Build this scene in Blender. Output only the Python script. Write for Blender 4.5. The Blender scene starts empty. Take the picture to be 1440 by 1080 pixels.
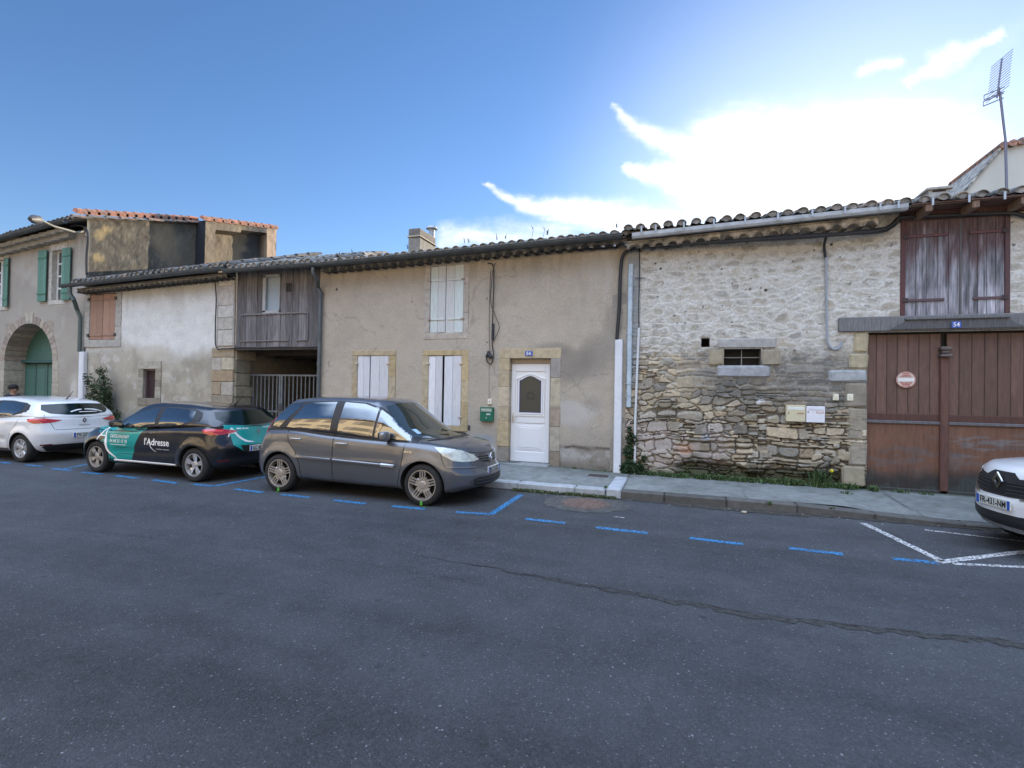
import bpy, bmesh, math, random
import numpy as np
from mathutils import Vector, Matrix
from mathutils.bvhtree import BVHTree
from mathutils.geometry import delaunay_2d_cdt

R = math.radians
SC = bpy.context.scene
COL = SC.collection
random.seed(7)

# ------------------------------------------------------------------ camera
FPX = 700.0; RHO = R(1.0); PIT = math.atan(9/700); YAW = R(18.3); CH = 1.77; DIST = 10.35
cd = bpy.data.cameras.new('camera'); cam = bpy.data.objects.new('camera', cd); COL.objects.link(cam)
SC.camera = cam
cd.sensor_fit = 'HORIZONTAL'; cd.sensor_width = 36.0; cd.lens = 36.0*FPX/1440.0
cd.clip_start = 0.05; cd.clip_end = 3000
fw = Vector((-math.sin(YAW)*math.cos(PIT), math.cos(YAW)*math.cos(PIT), math.sin(PIT)))
rt0 = Vector((math.cos(YAW), math.sin(YAW), 0)); up0 = rt0.cross(fw)
# level right axis appears turned clockwise by RHO in the picture
rt = rt0*math.cos(RHO) + up0*math.sin(RHO)
up = -rt0*math.sin(RHO) + up0*math.cos(RHO)
M = Matrix((rt, up, -fw)).transposed().to_4x4(); M.translation = Vector((0, -DIST, CH))
cam.matrix_world = M

def ray(px, py):
    return rt*(px-720) + up*(540-py) + fw*FPX
def W(px, py, y=0.0):
    """photo point -> (x, z) on the vertical plane y"""
    d = ray(px, py); t = (y+DIST)/d.y
    return d.x*t, CH+d.z*t
def G(px, py, z=0.0):
    d = ray(px, py); t = (z-CH)/d.z
    return d.x*t, -DIST+d.y*t

# ------------------------------------------------------------------ sun + sky
SUN_EL, SUN_AZ = R(15.5), R(15.0)          # azimuth measured from +y towards +x
sd = bpy.data.lights.new('sun', 'SUN'); sun = bpy.data.objects.new('sun', sd); COL.objects.link(sun)
sd.energy = 3.6; sd.angle = R(0.5); sd.color = (1.0, 0.86, 0.68)
sdir = Vector((math.sin(SUN_AZ)*math.cos(SUN_EL), math.cos(SUN_AZ)*math.cos(SUN_EL), math.sin(SUN_EL)))
sun.rotation_euler = sdir.to_track_quat('Z', 'Y').to_euler(); sun.location = (4, 20, 12)
SKY_STRENGTH = 0.15; EXPOSURE = 1.7
SC.view_settings.view_transform = 'Standard'; SC.view_settings.look = 'None'
SC.view_settings.exposure = EXPOSURE; SC.view_settings.gamma = 1.0

class NX:
    """tiny expression wrapper around math nodes"""
    def __init__(s, nt, sock): s.nt = nt; s.o = sock
    def _op(s, op, b=None, rev=False, c=None, clamp=False):
        n = s.nt.nodes.new('ShaderNodeMath'); n.operation = op; n.use_clamp = clamp
        ins = [s, b] if not rev else [b, s]
        if c is not None: ins.append(c)
        for i, q in enumerate(ins):
            if q is None: continue
            if isinstance(q, NX): s.nt.links.new(q.o, n.inputs[i])
            else: n.inputs[i].default_value = q
        return NX(s.nt, n.outputs[0])
    def __add__(s, b): return s._op('ADD', b)
    def __radd__(s, b): return s._op('ADD', b)
    def __sub__(s, b): return s._op('SUBTRACT', b)
    def __rsub__(s, b): return s._op('SUBTRACT', b, True)
    def __mul__(s, b): return s._op('MULTIPLY', b)
    def __rmul__(s, b): return s._op('MULTIPLY', b)
    def __truediv__(s, b): return s._op('DIVIDE', b)
    def max(s, b): return s._op('MAXIMUM', b)
    def min(s, b): return s._op('MINIMUM', b)
    def abs(s): return s._op('ABSOLUTE')
    def pow(s, b): return s._op('POWER', b)
    def sat(s): return s._op('ADD', 0.0, clamp=True)
    def ss(s, a, b):
        n = s.nt.nodes.new('ShaderNodeMapRange'); n.interpolation_type = 'SMOOTHSTEP'
        s.nt.links.new(s.o, n.inputs[0]); n.inputs[1].default_value = a; n.inputs[2].default_value = b
        return NX(s.nt, n.outputs[0])

def make_world():
    w = bpy.data.worlds.new('World'); SC.world = w; w.use_nodes = True
    nt = w.node_tree; nt.nodes.clear(); L = nt.links.new
    out = nt.nodes.new('ShaderNodeOutputWorld'); bg = nt.nodes.new('ShaderNodeBackground')
    sky = nt.nodes.new('ShaderNodeTexSky'); sky.sky_type = 'NISHITA'; sky.sun_disc = False
    sky.sun_elevation = SUN_EL; sky.sun_rotation = SUN_AZ
    sky.air_density = 1.0; sky.dust_density = 0.15; sky.ozone_density = 2.5; sky.altitude = 200
    tc = nt.nodes.new('ShaderNodeTexCoord')
    def dot(v):
        n = nt.nodes.new('ShaderNodeVectorMath'); n.operation = 'DOT_PRODUCT'
        L(tc.outputs['Generated'], n.inputs[0]); n.inputs[1].default_value = v
        return NX(nt, n.outputs['Value'])
    # fixed compass axes of the cloud field (north-ish axis of the street)
    fwd = dot(tuple(fw)); rgt = dot(tuple(rt)); upp = dot(tuple(up))
    fc = fwd.max(0.05)
    u = rgt/fc*7.0 + 7.2; v = upp/fc*7.0          # in hundreds; u 0..14.4
    v = 5.4 - v                                   # downwards
    cmb = nt.nodes.new('ShaderNodeCombineXYZ'); L(u.o, cmb.inputs[0]); L(v.o, cmb.inputs[1])
    def noise(scale, detail=5, rough=0.55, sx=1.0, sy=1.0, rot=0.0, off=0.0, dist=0.0):
        mp = nt.nodes.new('ShaderNodeMapping'); L(cmb.outputs[0], mp.inputs[0])
        mp.inputs['Location'].default_value = (off, off*0.7, off)
        mp.inputs['Rotation'].default_value = (0, 0, rot); mp.inputs['Scale'].default_value = (sx, sy, 1)
        n = nt.nodes.new('ShaderNodeTexNoise'); L(mp.outputs[0], n.inputs['Vector'])
        n.inputs['Scale'].default_value = scale; n.inputs['Detail'].default_value = detail
        n.inputs['Roughness'].default_value = rough; n.inputs['Distortion'].default_value = dist
        return NX(nt, n.outputs['Fac'])
    n1 = noise(0.9, 6, 0.6) - 0.5; n2 = noise(0.9, 6, 0.6, off=9.3) - 0.5
    fine0 = noise(3.4, 5, 0.65, off=2.2)
    uu = u + n1*0.6 + (fine0-0.5)*0.16; vv = v + n2*0.6 + (fine0-0.5)*0.12
    fib = noise(1.1, 6, 0.65, sx=0.6, sy=3.6, rot=R(-33), off=3.1, dist=0.4)
    fine = noise(5.0, 4, 0.6, off=5.1)
    def seg(x0, y0, x1, y1, r0, r1, amp, soft=1.0):
        r0 *= 1.7; r1 *= 1.25; amp *= 1.15
        """a tapering streak from (x0,y0) radius r0 to (x1,y1) radius r1"""
        dx, dy = x1-x0, y1-y0; l2 = dx*dx+dy*dy
        h = (((uu-x0)*dx + (vv-y0)*dy)/l2).sat()
        ex = uu - x0 - h*dx; ey = vv - y0 - h*dy
        d = (ex*ex+ey*ey).pow(0.5)
        r = h*(r1-r0) + r0
        return (1.0 - (d/r).min(1.0)).ss(0.0, soft)*amp
    parts = [
        seg(8.55,1.5, 9.9,2.35, .06,.42,1.0), seg(9.3,2.0, 10.8,2.7, .14,.8,1.3),
        seg(8.85,2.4, 10.2,2.75, .10,.55,1.2), seg(10.1,1.85, 10.8,2.6, .16,.6,1.2),
        seg(10.6,2.5, 13.3,2.5, .85,1.15,2.2), seg(6.85,2.62, 7.7,2.98, .05,.22,1.0),
        seg(7.4,2.85, 9.6,3.35, .16,.5,1.3), seg(6.2,3.4, 8.0,3.3, .18,.34,1.0),
        seg(12.1,1.08, 12.6,0.96, .10,.14,.75), seg(12.7,1.25, 13.5,0.72, .10,.22,.85),
        seg(13.2,0.9, 14.05,0.5, .2,.10,.75), seg(10.9,1.75, 12.3,1.6, .2,.3,.35),
        seg(13.6,1.3, 14.4,0.2, .2,.2,.22), seg(-6,1.0, -2,2.0, .8,1.2,.8), seg(17,3.0, 22,1.0, 1.2,2.0,.9),
    ]
    m = parts[0]
    for q in parts[1:]: m = m.max(q)
    m = m*(fib*1.7+fine*0.7-0.30).max(0.0)
    m = m.ss(0.0, 1.75)*fwd.ss(0.02, 0.15)
    # unseen bright cloud sheet overhead, added to raise the fill light
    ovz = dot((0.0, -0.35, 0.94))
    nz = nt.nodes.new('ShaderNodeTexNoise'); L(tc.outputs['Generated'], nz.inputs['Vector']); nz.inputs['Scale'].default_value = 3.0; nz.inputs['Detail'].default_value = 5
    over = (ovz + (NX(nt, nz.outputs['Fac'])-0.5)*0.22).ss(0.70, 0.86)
    # thin bright veil round the hidden sun
    sdot = dot(tuple(sdir))
    veil = sdot.ss(0.78, 0.998).pow(2.6)
    c1 = nt.nodes.new('ShaderNodeMix'); c1.data_type = 'RGBA'
    # slight grade of the clear sky: cooler and deeper
    hs = nt.nodes.new('ShaderNodeHueSaturation'); hs.inputs['Saturation'].default_value = 1.16
    hs.inputs['Value'].default_value = 0.43
    L(sky.outputs[0], hs.inputs['Color'])
    tn = nt.nodes.new('ShaderNodeMix'); tn.data_type = 'RGBA'; tn.blend_type = 'MULTIPLY'; tn.inputs['Factor'].default_value = 1
    L(hs.outputs[0], tn.inputs['A']); tn.inputs['B'].default_value = (1.06, .955, 1.03, 1)
    L(m.o, c1.inputs['Factor']); L(tn.outputs['Result'], c1.inputs['A']); c1.inputs['B'].default_value = (2.55, 2.65, 2.8, 1)
    c2 = nt.nodes.new('ShaderNodeMix'); c2.data_type = 'RGBA'; c2.blend_type = 'ADD'
    vs = veil*0.13; L(vs.o, c2.inputs['Factor']); L(c1.outputs['Result'], c2.inputs['A']); c2.inputs['B'].default_value = (5.5, 5.6, 5.2, 1)
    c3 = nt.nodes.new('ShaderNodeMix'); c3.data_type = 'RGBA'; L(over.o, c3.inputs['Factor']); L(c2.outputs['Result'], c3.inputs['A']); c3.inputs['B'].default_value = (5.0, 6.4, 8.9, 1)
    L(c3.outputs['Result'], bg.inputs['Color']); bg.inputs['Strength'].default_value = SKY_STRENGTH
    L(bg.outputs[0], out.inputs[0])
make_world()

# ------------------------------------------------------------------ tagging
def tag(o, label=None, cat=None, group=None, kind=None):
    if label: o['label'] = label
    if cat: o['category'] = cat
    if group: o['group'] = group
    if kind: o['kind'] = kind
    return o
def empty(name, loc=(0,0,0), rz=0.0, label=None, cat=None, group=None):
    o = bpy.data.objects.new(name, None); COL.objects.link(o); o.location = loc; o.rotation_euler = (0,0,rz)
    o.empty_display_size = 0.2
    return tag(o, label, cat, group)
def link(name, me, mats, parent=None, smooth=False, angle=None):
    o = bpy.data.objects.new(name, me); COL.objects.link(o)
    if not isinstance(mats, (list, tuple)): mats = [mats]
    if not me.materials:
        for m in mats: me.materials.append(m)
    if smooth:
        me.shade_smooth()
        if angle: me.set_sharp_from_angle(angle=R(angle))
    if parent: o.parent = parent
    return o
def copy_tree(o, parent=None):
    c = o.copy(); COL.objects.link(c); c.parent = parent
    for ch in list(o.children): copy_tree(ch, c)
    return c

# ------------------------------------------------------------------ materials
def mat(name, col=(.5,.5,.5), rough=.8, metal=0.0, attr=False, nscale=0, namp=.15, bump=0, bscale=60, coat=0, spec=.5,
        stretch=(1,1,1), ior=None, second=None, sscale=2.0, sthr=(.45,.6), detail=6, flake=False):
    m = bpy.data.materials.new(name); m.use_nodes = True
    nt = m.node_tree; L = nt.links.new; b = nt.nodes['Principled BSDF']
    b.inputs['Roughness'].default_value = rough; b.inputs['Metallic'].default_value = metal
    b.inputs['Specular IOR Level'].default_value = spec
    if ior: b.inputs['IOR'].default_value = ior
    if coat: b.inputs['Coat Weight'].default_value = coat; b.inputs['Coat Roughness'].default_value = .03
    tc = nt.nodes.new('ShaderNodeTexCoord'); mp = nt.nodes.new('ShaderNodeMapping')
    L(tc.outputs['Object'], mp.inputs[0]); mp.inputs['Scale'].default_value = stretch
    def noise(s, d=6, r=.6):
        n = nt.nodes.new('ShaderNodeTexNoise'); L(mp.outputs[0], n.inputs['Vector'])
        n.inputs['Scale'].default_value = s; n.inputs['Detail'].default_value = d; n.inputs['Roughness'].default_value = r
        return n.outputs['Fac']
    if attr:
        a = nt.nodes.new('ShaderNodeAttribute'); a.attribute_name = 'Col'; c = a.outputs['Color']
    else:
        a = nt.nodes.new('ShaderNodeRGB'); a.outputs[0].default_value = (*col, 1); c = a.outputs[0]
    if second:
        mr = nt.nodes.new('ShaderNodeMapRange'); L(noise(sscale, 8, .65), mr.inputs[0])
        mr.inputs[1].default_value, mr.inputs[2].default_value = sthr
        mx = nt.nodes.new('ShaderNodeMix'); mx.data_type = 'RGBA'; L(mr.outputs[0], mx.inputs['Factor'])
        L(c, mx.inputs['A']); mx.inputs['B'].default_value = (*second, 1); c = mx.outputs['Result']
    if nscale:
        mr = nt.nodes.new('ShaderNodeMapRange'); L(noise(nscale, detail), mr.inputs[0])
        mr.inputs[1].default_value = .3; mr.inputs[2].default_value = .7
        mr.inputs[3].default_value = 1-namp; mr.inputs[4].default_value = 1+namp
        mx = nt.nodes.new('ShaderNodeVectorMath'); mx.operation = 'SCALE'
        L(c, mx.inputs[0]); L(mr.outputs[0], mx.inputs['Scale']); c = mx.outputs[0]
    L(c, b.inputs['Base Color'])
    if bump:
        bp = nt.nodes.new('ShaderNodeBump'); bp.inputs['Strength'].default_value = 1.0; bp.inputs['Distance'].default_value = bump
        L(noise(bscale, 6), bp.inputs['Height']); L(bp.outputs[0], b.inputs['Normal'])
    return m

# ------------------------------------------------------------------ numpy noise
def vnoise(x, y, seed=0):
    xi = np.floor(x).astype(np.int64); yi = np.floor(y).astype(np.int64)
    fx = x-xi; fy = y-yi; fx = fx*fx*(3-2*fx); fy = fy*fy*(3-2*fy)
    def h(a, b):
        n = (a*374761393 + b*668265263 + seed*974711) & 0xffffffff
        n = ((n ^ (n >> 13))*1274126177) & 0xffffffff
        n = n ^ (n >> 16)
        return (n & 0xffff)/65535.0
    return (h(xi,yi)*(1-fx)+h(xi+1,yi)*fx)*(1-fy) + (h(xi,yi+1)*(1-fx)+h(xi+1,yi+1)*fx)*fy
def fbm(x, y, s=1.0, octv=5, seed=0, gain=.55):
    t = 0; a = 1; n = 0
    for i in range(octv):
        t = t + a*vnoise(x*s*2**i+i*17.3, y*s*2**i+i*5.1, seed+i); n += a; a *= gain
    return t/n
def sst(a, b, x):
    t = np.clip((x-a)/(b-a), 0, 1); return t*t*(3-2*t)
def mixc(c, d, f):
    f = f[..., None]; return c*(1-f)+np.array(d)*f

def tint(c, k): return tuple(q*k for q in c)
# ------------------------------------------------------------------ mesh accumulator
class MB:
    def __init__(s): s.v = []; s.f = []; s.c = []; s.m = []
    def add(s, vs, fs, col=(1,1,1), mi=0):
        b = len(s.v); s.v += [tuple(p) for p in vs]; s.f += [tuple(i+b for i in f) for f in fs]
        s.c += [col]*len(vs); s.m += [mi]*len(fs)
    def box(s, x0, x1, y0, y1, z0, z1, col=(1,1,1), bev=0.0, jit=0.0, mi=0, M=None):
        if x0 > x1: x0, x1 = x1, x0
        if y0 > y1: y0, y1 = y1, y0
        if z0 > z1: z0, z1 = z1, z0
        bev = min(bev, (x1-x0)*.45, (y1-y0)*.45, (z1-z0)*.45)
        vs = []; fs = []
        if bev <= 0:
            vs = [(x,y,z) for x in (x0,x1) for y in (y0,y1) for z in (z0,z1)]
            fs = [(0,1,3,2),(4,6,7,5),(0,4,5,1),(2,3,7,6),(0,2,6,4),(1,5,7,3)]
        else:
            X = (x0,x1); Y = (y0,y1); Z = (z0,z1); idx = {}
            sg = (1,-1)
            for i in (0,1):
                for j in (0,1):
                    for k in (0,1):
                        for a in range(3):
                            p = [X[i]+sg[i]*bev, Y[j]+sg[j]*bev, Z[k]+sg[k]*bev]
                            p[a] = (X[i],Y[j],Z[k])[a]
                            idx[(i,j,k,a)] = len(vs); vs.append(tuple(p))
            for i in (0,1):
                q = [idx[(i,0,0,0)],idx[(i,1,0,0)],idx[(i,1,1,0)],idx[(i,0,1,0)]]; fs.append(q if i else q[::-1])
                q = [idx[(0,i,0,1)],idx[(0,i,1,1)],idx[(1,i,1,1)],idx[(1,i,0,1)]]; fs.append(q if i else q[::-1])
                q = [idx[(0,0,i,2)],idx[(1,0,i,2)],idx[(1,1,i,2)],idx[(0,1,i,2)]]; fs.append(q if i else q[::-1])
            for a in (0,1):
                for b in (0,1):
                    q = [idx[(a,b,0,0)],idx[(a,b,1,0)],idx[(a,b,1,1)],idx[(a,b,0,1)]]; fs.append(q if a==b else q[::-1])
                    q = [idx[(a,0,b,0)],idx[(a,1,b,0)],idx[(a,1,b,2)],idx[(a,0,b,2)]]; fs.append(q if a!=b else q[::-1])
                    q = [idx[(0,a,b,1)],idx[(1,a,b,1)],idx[(1,a,b,2)],idx[(0,a,b,2)]]; fs.append(q if a==b else q[::-1])
            for i in (0,1):
                for j in (0,1):
                    for k in (0,1):
                        q = [idx[(i,j,k,0)],idx[(i,j,k,1)],idx[(i,j,k,2)]]
                        fs.append(q if (i+j+k)%2 else q[::-1])
        if jit:
            vs = [(a+random.uniform(-jit,jit), b+random.uniform(-jit,jit)*.5, c+random.uniform(-jit,jit)) for a,b,c in vs]
        if M is not None: vs = [tuple(M @ Vector(p)) for p in vs]
        s.add(vs, fs, col, mi)
    def tube(s, pts, r, n=8, col=(1,1,1), mi=0, cap=True, rs=None):
        pts = [Vector(p) for p in pts]; vs = []; fs = []
        prev = None
        for i, p in enumerate(pts):
            d = (pts[min(i+1,len(pts)-1)]-pts[max(i-1,0)]).normalized()
            ref = Vector((0,0,1)) if abs(d.z) < .95 else Vector((1,0,0))
            if prev is None: a = d.cross(ref).normalized()
            else: a = (prev - d*prev.dot(d)).normalized()
            prev = a; b = d.cross(a)
            rr = rs[i] if rs else r
            for k in range(n):
                t = 2*math.pi*k/n; vs.append(p + (a*math.cos(t)+b*math.sin(t))*rr)
        for i in range(len(pts)-1):
            for k in range(n):
                k2 = (k+1)%n; fs.append((i*n+k, i*n+k2, (i+1)*n+k2, (i+1)*n+k))
        if cap: fs.append(tuple(range(n))[::-1]); fs.append(tuple((len(pts)-1)*n+k for k in range(n)))
        s.add(vs, fs, col, mi)
    def lathe(s, prof, n=48, axis='y', c=(0,0,0), col=(1,1,1), mi=0, close=False):
        """prof: list of (radius, offset along axis)"""
        vs = []; fs = []
        for (r, o) in prof:
            for k in range(n):
                t = 2*math.pi*k/n
                if axis == 'y': vs.append((c[0]+r*math.cos(t), c[1]+o, c[2]+r*math.sin(t)))
                elif axis == 'z': vs.append((c[0]+r*math.cos(t), c[1]+r*math.sin(t), c[2]+o))
                else: vs.append((c[0]+o, c[1]+r*math.cos(t), c[2]+r*math.sin(t)))
        m = len(prof)
        for i in range(m-1 if not close else m):
            for k in range(n):
                k2 = (k+1)%n; i2 = (i+1)%m; fs.append((i*n+k, i2*n+k, i2*n+k2, i*n+k2))
        s.add(vs, fs, col, mi)
    def prism(s, poly, y0, y1, col=(1,1,1), mi=0):
        """poly in (x,z), extruded in y"""
        n = len(poly); vs = [(x,y0,z) for x,z in poly]+[(x,y1,z) for x,z in poly]
        fs = [tuple(range(n)), tuple(range(2*n-1, n-1, -1))]
        fs += [(i, i+n, (i+1)%n+n, (i+1)%n) for i in range(n)]
        s.add(vs, fs, col, mi)
    def build(s, name, mats, parent=None, smooth=False, angle=35, recalc=True):
        me = bpy.data.meshes.new(name); me.from_pydata(s.v, [], s.f)
        if any(s.m): me.polygons.foreach_set('material_index', s.m)
        a = me.color_attributes.new('Col', 'FLOAT_COLOR', 'POINT')
        a.data.foreach_set('color', np.array([(c[0],c[1],c[2],1.0) for c in s.c], dtype=np.float32).ravel())
        if recalc:
            bm = bmesh.new(); bm.from_mesh(me); bmesh.ops.recalc_face_normals(bm, faces=bm.faces); bm.to_mesh(me); bm.free()
        me.update()
        return link(name, me, mats, parent, smooth, angle)

def np_mesh(name, V, F, C, mats, parent=None, smooth=True, angle=None):
    me = bpy.data.meshes.new(name)
    me.from_pydata(V.tolist(), [], F.tolist())
    if C is not None:
        a = me.color_attributes.new('Col', 'FLOAT_COLOR', 'POINT')
        a.data.foreach_set('color', np.concatenate([np.clip(C,0,1), np.ones((len(C),1))], 1).astype(np.float32).ravel())
    me.update()
    return link(name, me, mats, parent, smooth, angle)

def grid_wall(name, x0, x1, z0, z1, step, holes, colfn, dispfn, mats, parent, y=0.0, top=None, extra=None, bottom=None):
    """front skin of a wall as a fine grid, holes = [(x0,x1,z0,z1)]; dispfn gives relief towards -y; extra MB boxes joined in"""
    hx = [h[0] for h in holes]+[h[1] for h in holes]; hz = [h[2] for h in holes]+[h[3] for h in holes]
    def lines(a, b, ex):
        n = max(2, int(round((b-a)/step))+1); l = list(np.linspace(a, b, n))
        for e in ex:
            if a < e < b:
                k = int(np.argmin([abs(q-e) for q in l]))
                if 0 < k < len(l)-1 and abs(l[k]-e) < step*.5: l[k] = e
                else: l.append(e)
        return np.array(sorted(set(round(q,5) for q in l)))
    xs = lines(x0, x1, hx); zs = lines(z0, z1, hz)
    X, Z = np.meshgrid(xs, zs, indexing='ij')
    if top is not None:
        T = top(X); Bz = z0; Z2 = Z.copy()
        m = Z > (z1-1.2); Z2[m] = (z1-1.2)+(Z[m]-(z1-1.2))/1.2*(T[m]-(z1-1.2)); Zp = Z2
    else: Zp = Z
    C = colfn(X, Zp); Dp = dispfn(X, Zp)
    for h in holes:
        d = np.maximum(np.maximum(h[0]-X, X-h[1]), np.maximum(h[2]-Z, Z-h[3]))
        Dp = Dp*np.clip(d/.03, 0, 1)
    nx, nz = len(xs), len(zs)
    V = np.stack([X.ravel(), (y-Dp).ravel(), Zp.ravel()], 1)
    I = np.arange(nx*nz).reshape(nx, nz)
    cx = (xs[:-1]+xs[1:])/2; cz = (zs[:-1]+zs[1:])/2
    keep = np.ones((nx-1, nz-1), bool)
    for h in holes:
        keep &= ~(((cx>h[0])&(cx<h[1]))[:,None] & ((cz>h[2])&(cz<h[3]))[None,:])
    a = I[:-1,:-1][keep]; b = I[1:,:-1][keep]; c = I[1:,1:][keep]; d = I[:-1,1:][keep]
    F = np.stack([a,b,c,d], 1)
    C = C.reshape(-1,3)
    if extra:
        k = len(V); V = np.concatenate([V, np.array(extra.v)]); Fl = F.tolist()+[[i+k for i in f] for f in extra.f]
        C = np.concatenate([C, np.array(extra.c)])
    else: Fl = F.tolist()
    me = bpy.data.meshes.new(name); me.from_pydata(V.tolist(), [], Fl)
    at = me.color_attributes.new('Col', 'FLOAT_COLOR', 'POINT')
    at.data.foreach_set('color', np.concatenate([np.clip(C,0,1), np.ones((len(C),1))], 1).astype(np.float32).ravel())
    me.update()
    return link(name, me, mats, parent, True, 50)

def text_mesh(txt, size, bold=0.018):
    cu = bpy.data.curves.new('lettering', 'FONT'); cu.body = txt; cu.size = size; cu.align_x = 'CENTER'; cu.align_y = 'CENTER'
    cu.resolution_u = 3; cu.offset = size*bold
    o = bpy.data.objects.new('lettering', cu); COL.objects.link(o)
    bpy.context.view_layer.update()
    dg = bpy.context.evaluated_depsgraph_get()
    me = bpy.data.meshes.new_from_object(o.evaluated_get(dg)); bpy.data.objects.remove(o); bpy.data.curves.remove(cu)
    return me
def text_on(name, txt, size, width, origin, U, V, mats, parent, off=.004, project=None, shear=0.0, bold=0.0):
    """flat lettering; origin centre, U right axis, V up axis, squeezed to the given width"""
    me = text_mesh(txt, size)
    xs = [v.co.x for v in me.vertices]; w = max(xs)-min(xs); mx = (max(xs)+min(xs))/2
    ys = [v.co.y for v in me.vertices]; my = (max(ys)+min(ys))/2
    k = width/w if width else 1.0
    U = Vector(U).normalized(); V = Vector(V).normalized(); N = U.cross(V); O = Vector(origin)
    for v in me.vertices:
        y = v.co.y-my
        p = O + U*((v.co.x-mx)*k + shear*y) + V*y
        if project: p = project(p) or p
        v.co = p + N*off
    o = link(name, me, mats, parent)
    if bold or True:
        bm = bmesh.new(); bm.from_mesh(me)
        g = bmesh.ops.extrude_face_region(bm, geom=list(bm.faces))
        for e in g['geom']:
            if isinstance(e, bmesh.types.BMVert): e.co += N*(bold if bold else .001)
        bmesh.ops.recalc_face_normals(bm, faces=bm.faces)
        bm.to_mesh(me); bm.free()
    return o
# ------------------------------------------------------------------ shared materials
M_render = mat('render_wall', attr=True, rough=.92, nscale=38, namp=.16, bump=.007, bscale=60)
M_stone = mat('rubble_stone', attr=True, rough=.93, nscale=30, namp=.22, bump=.006, bscale=55)
M_ashlar = mat('cut_stone', attr=True, rough=.9, nscale=9, namp=.22, bump=.004, bscale=60)
M_tile = mat('clay_tile', attr=True, rough=.9, nscale=12, namp=.4, bump=.003, bscale=70, second=(.13,.125,.11), sscale=5, sthr=(.42,.62))
M_zinc = mat('dark_zinc', (.075,.085,.09), rough=.55, metal=.3, nscale=6, namp=.3)
M_zinclight = mat('pale_zinc', (.42,.45,.47), rough=.6, metal=.2, nscale=5, namp=.2)
M_pvc = mat('white_pvc', (.66,.68,.72), rough=.45, nscale=5, namp=.08)
M_white = mat('white_paint', (.74,.74,.74), rough=.45, nscale=5, namp=.05)
M_wood_old = mat('weathered_wood', attr=True, rough=.85, nscale=6, namp=.35, bump=.004, bscale=30, stretch=(9,9,.9))
M_wood_white = mat('white_shutter_paint', attr=True, rough=.7, nscale=5, namp=.10, second=(.42,.42,.42), sscale=4, sthr=(.55,.75), stretch=(8,8,.7), bump=.0015, bscale=20)
M_plain = mat('painted', attr=True, rough=.6, nscale=8, namp=.1)
M_black = mat('black_rubber', (.012,.012,.014), rough=.6)
M_dark = mat('dark_void', (.01,.01,.01), rough=1)
M_iron = mat('dark_iron', (.03,.03,.032), rough=.6, metal=.4)
M_cable = mat('cable_sheath', (.022,.023,.026), rough=.6)
M_gate = mat('grey_gate_metal', (.16,.18,.20), rough=.5, metal=.3, nscale=8, namp=.2)
M_glass_h = mat('house_glass', (.03,.035,.04), rough=.04, spec=1.0, ior=1.9)
M_concrete = mat('concrete', attr=True, rough=.92, nscale=7, namp=.22, bump=.004, bscale=50)
M_text_w = mat('white_lettering', (.78,.78,.78), rough=.5)
M_text_b = mat('black_lettering', (.015,.015,.018), rough=.5)
M_leaf = mat('leaves', attr=True, rough=.6, nscale=20, namp=.3)
M_bark = mat('bark', (.07,.055,.04), rough=.9)

# ------------------------------------------------------------------ ground, road, pavements
def asphalt():
    m = bpy.data.materials.new('asphalt'); m.use_nodes = True; nt = m.node_tree; L = nt.links.new; b = nt.nodes['Principled BSDF']
    tc = nt.nodes.new('ShaderNodeTexCoord')
    def noise(s, d=5, r=.6, st=(1,1,1)):
        mp = nt.nodes.new('ShaderNodeMapping'); L(tc.outputs['Object'], mp.inputs[0]); mp.inputs['Scale'].default_value = st
        n = nt.nodes.new('ShaderNodeTexNoise'); L(mp.outputs[0], n.inputs['Vector'])
        n.inputs['Scale'].default_value = s; n.inputs['Detail'].default_value = d; n.inputs['Roughness'].default_value = r
        return NX(nt, n.outputs['Fac'])
    def vor(s):
        n = nt.nodes.new('ShaderNodeTexVoronoi'); L(tc.outputs['Object'], n.inputs['Vector']); n.inputs['Scale'].default_value = s
        sep = nt.nodes.new('ShaderNodeSeparateColor'); L(n.outputs['Color'], sep.inputs[0])
        return NX(nt, n.outputs['Distance']), NX(nt, sep.outputs[0]), NX(nt, sep.outputs[1])
    d1, r1, q1 = vor(95); d2, r2, q2 = vor(30)
    d3, r3, q3 = vor(9)
    big = noise(.32, 5, .6, (.35, 1, 1)); mid = noise(2.2, 6, .65); fine = noise(140, 2)
    lane = noise(.9, 4, .6, (.06, 1, 1))
    f = 0.74 + (lane-0.5)*0.9 + (big-0.5)*1.15 + (mid-0.5)*0.75 + (fine-0.5)*0.7 + (r1-0.5)*0.42
    pale = (r1.ss(.93,.97))*(1.0-d1.ss(.25,.5))*(q1*1.6)
    chips = (r2.ss(.935,.95))*(1.0-d2.ss(.16,.26))*(q2*3.4)
    blots = (r3.ss(.90,.905))*(1.0-d3.ss(.08,.42))*mid.ss(.42,.58)
    f = (f + pale*1.9 + chips)*(1.0 - blots*0.45)
    f = f.max(.25)
    sc = nt.nodes.new('ShaderNodeVectorMath'); sc.operation = 'SCALE'; sc.inputs[0].default_value = (.068,.073,.082)
    L(f.o, sc.inputs['Scale']); L(sc.outputs[0], b.inputs['Base Color'])
    bp = nt.nodes.new('ShaderNodeBump'); bp.inputs['Distance'].default_value = .006; bp.inputs['Strength'].default_value = .8
    h = fine*0.7 + (1.0-d1)*0.8 + mid*0.8; L(h.o, bp.inputs['Height']); L(bp.outputs[0], b.inputs['Normal'])
    b.inputs['Roughness'].default_value = .72; b.inputs['Specular IOR Level'].default_value = .5
    return m
M_asphalt = asphalt()
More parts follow.
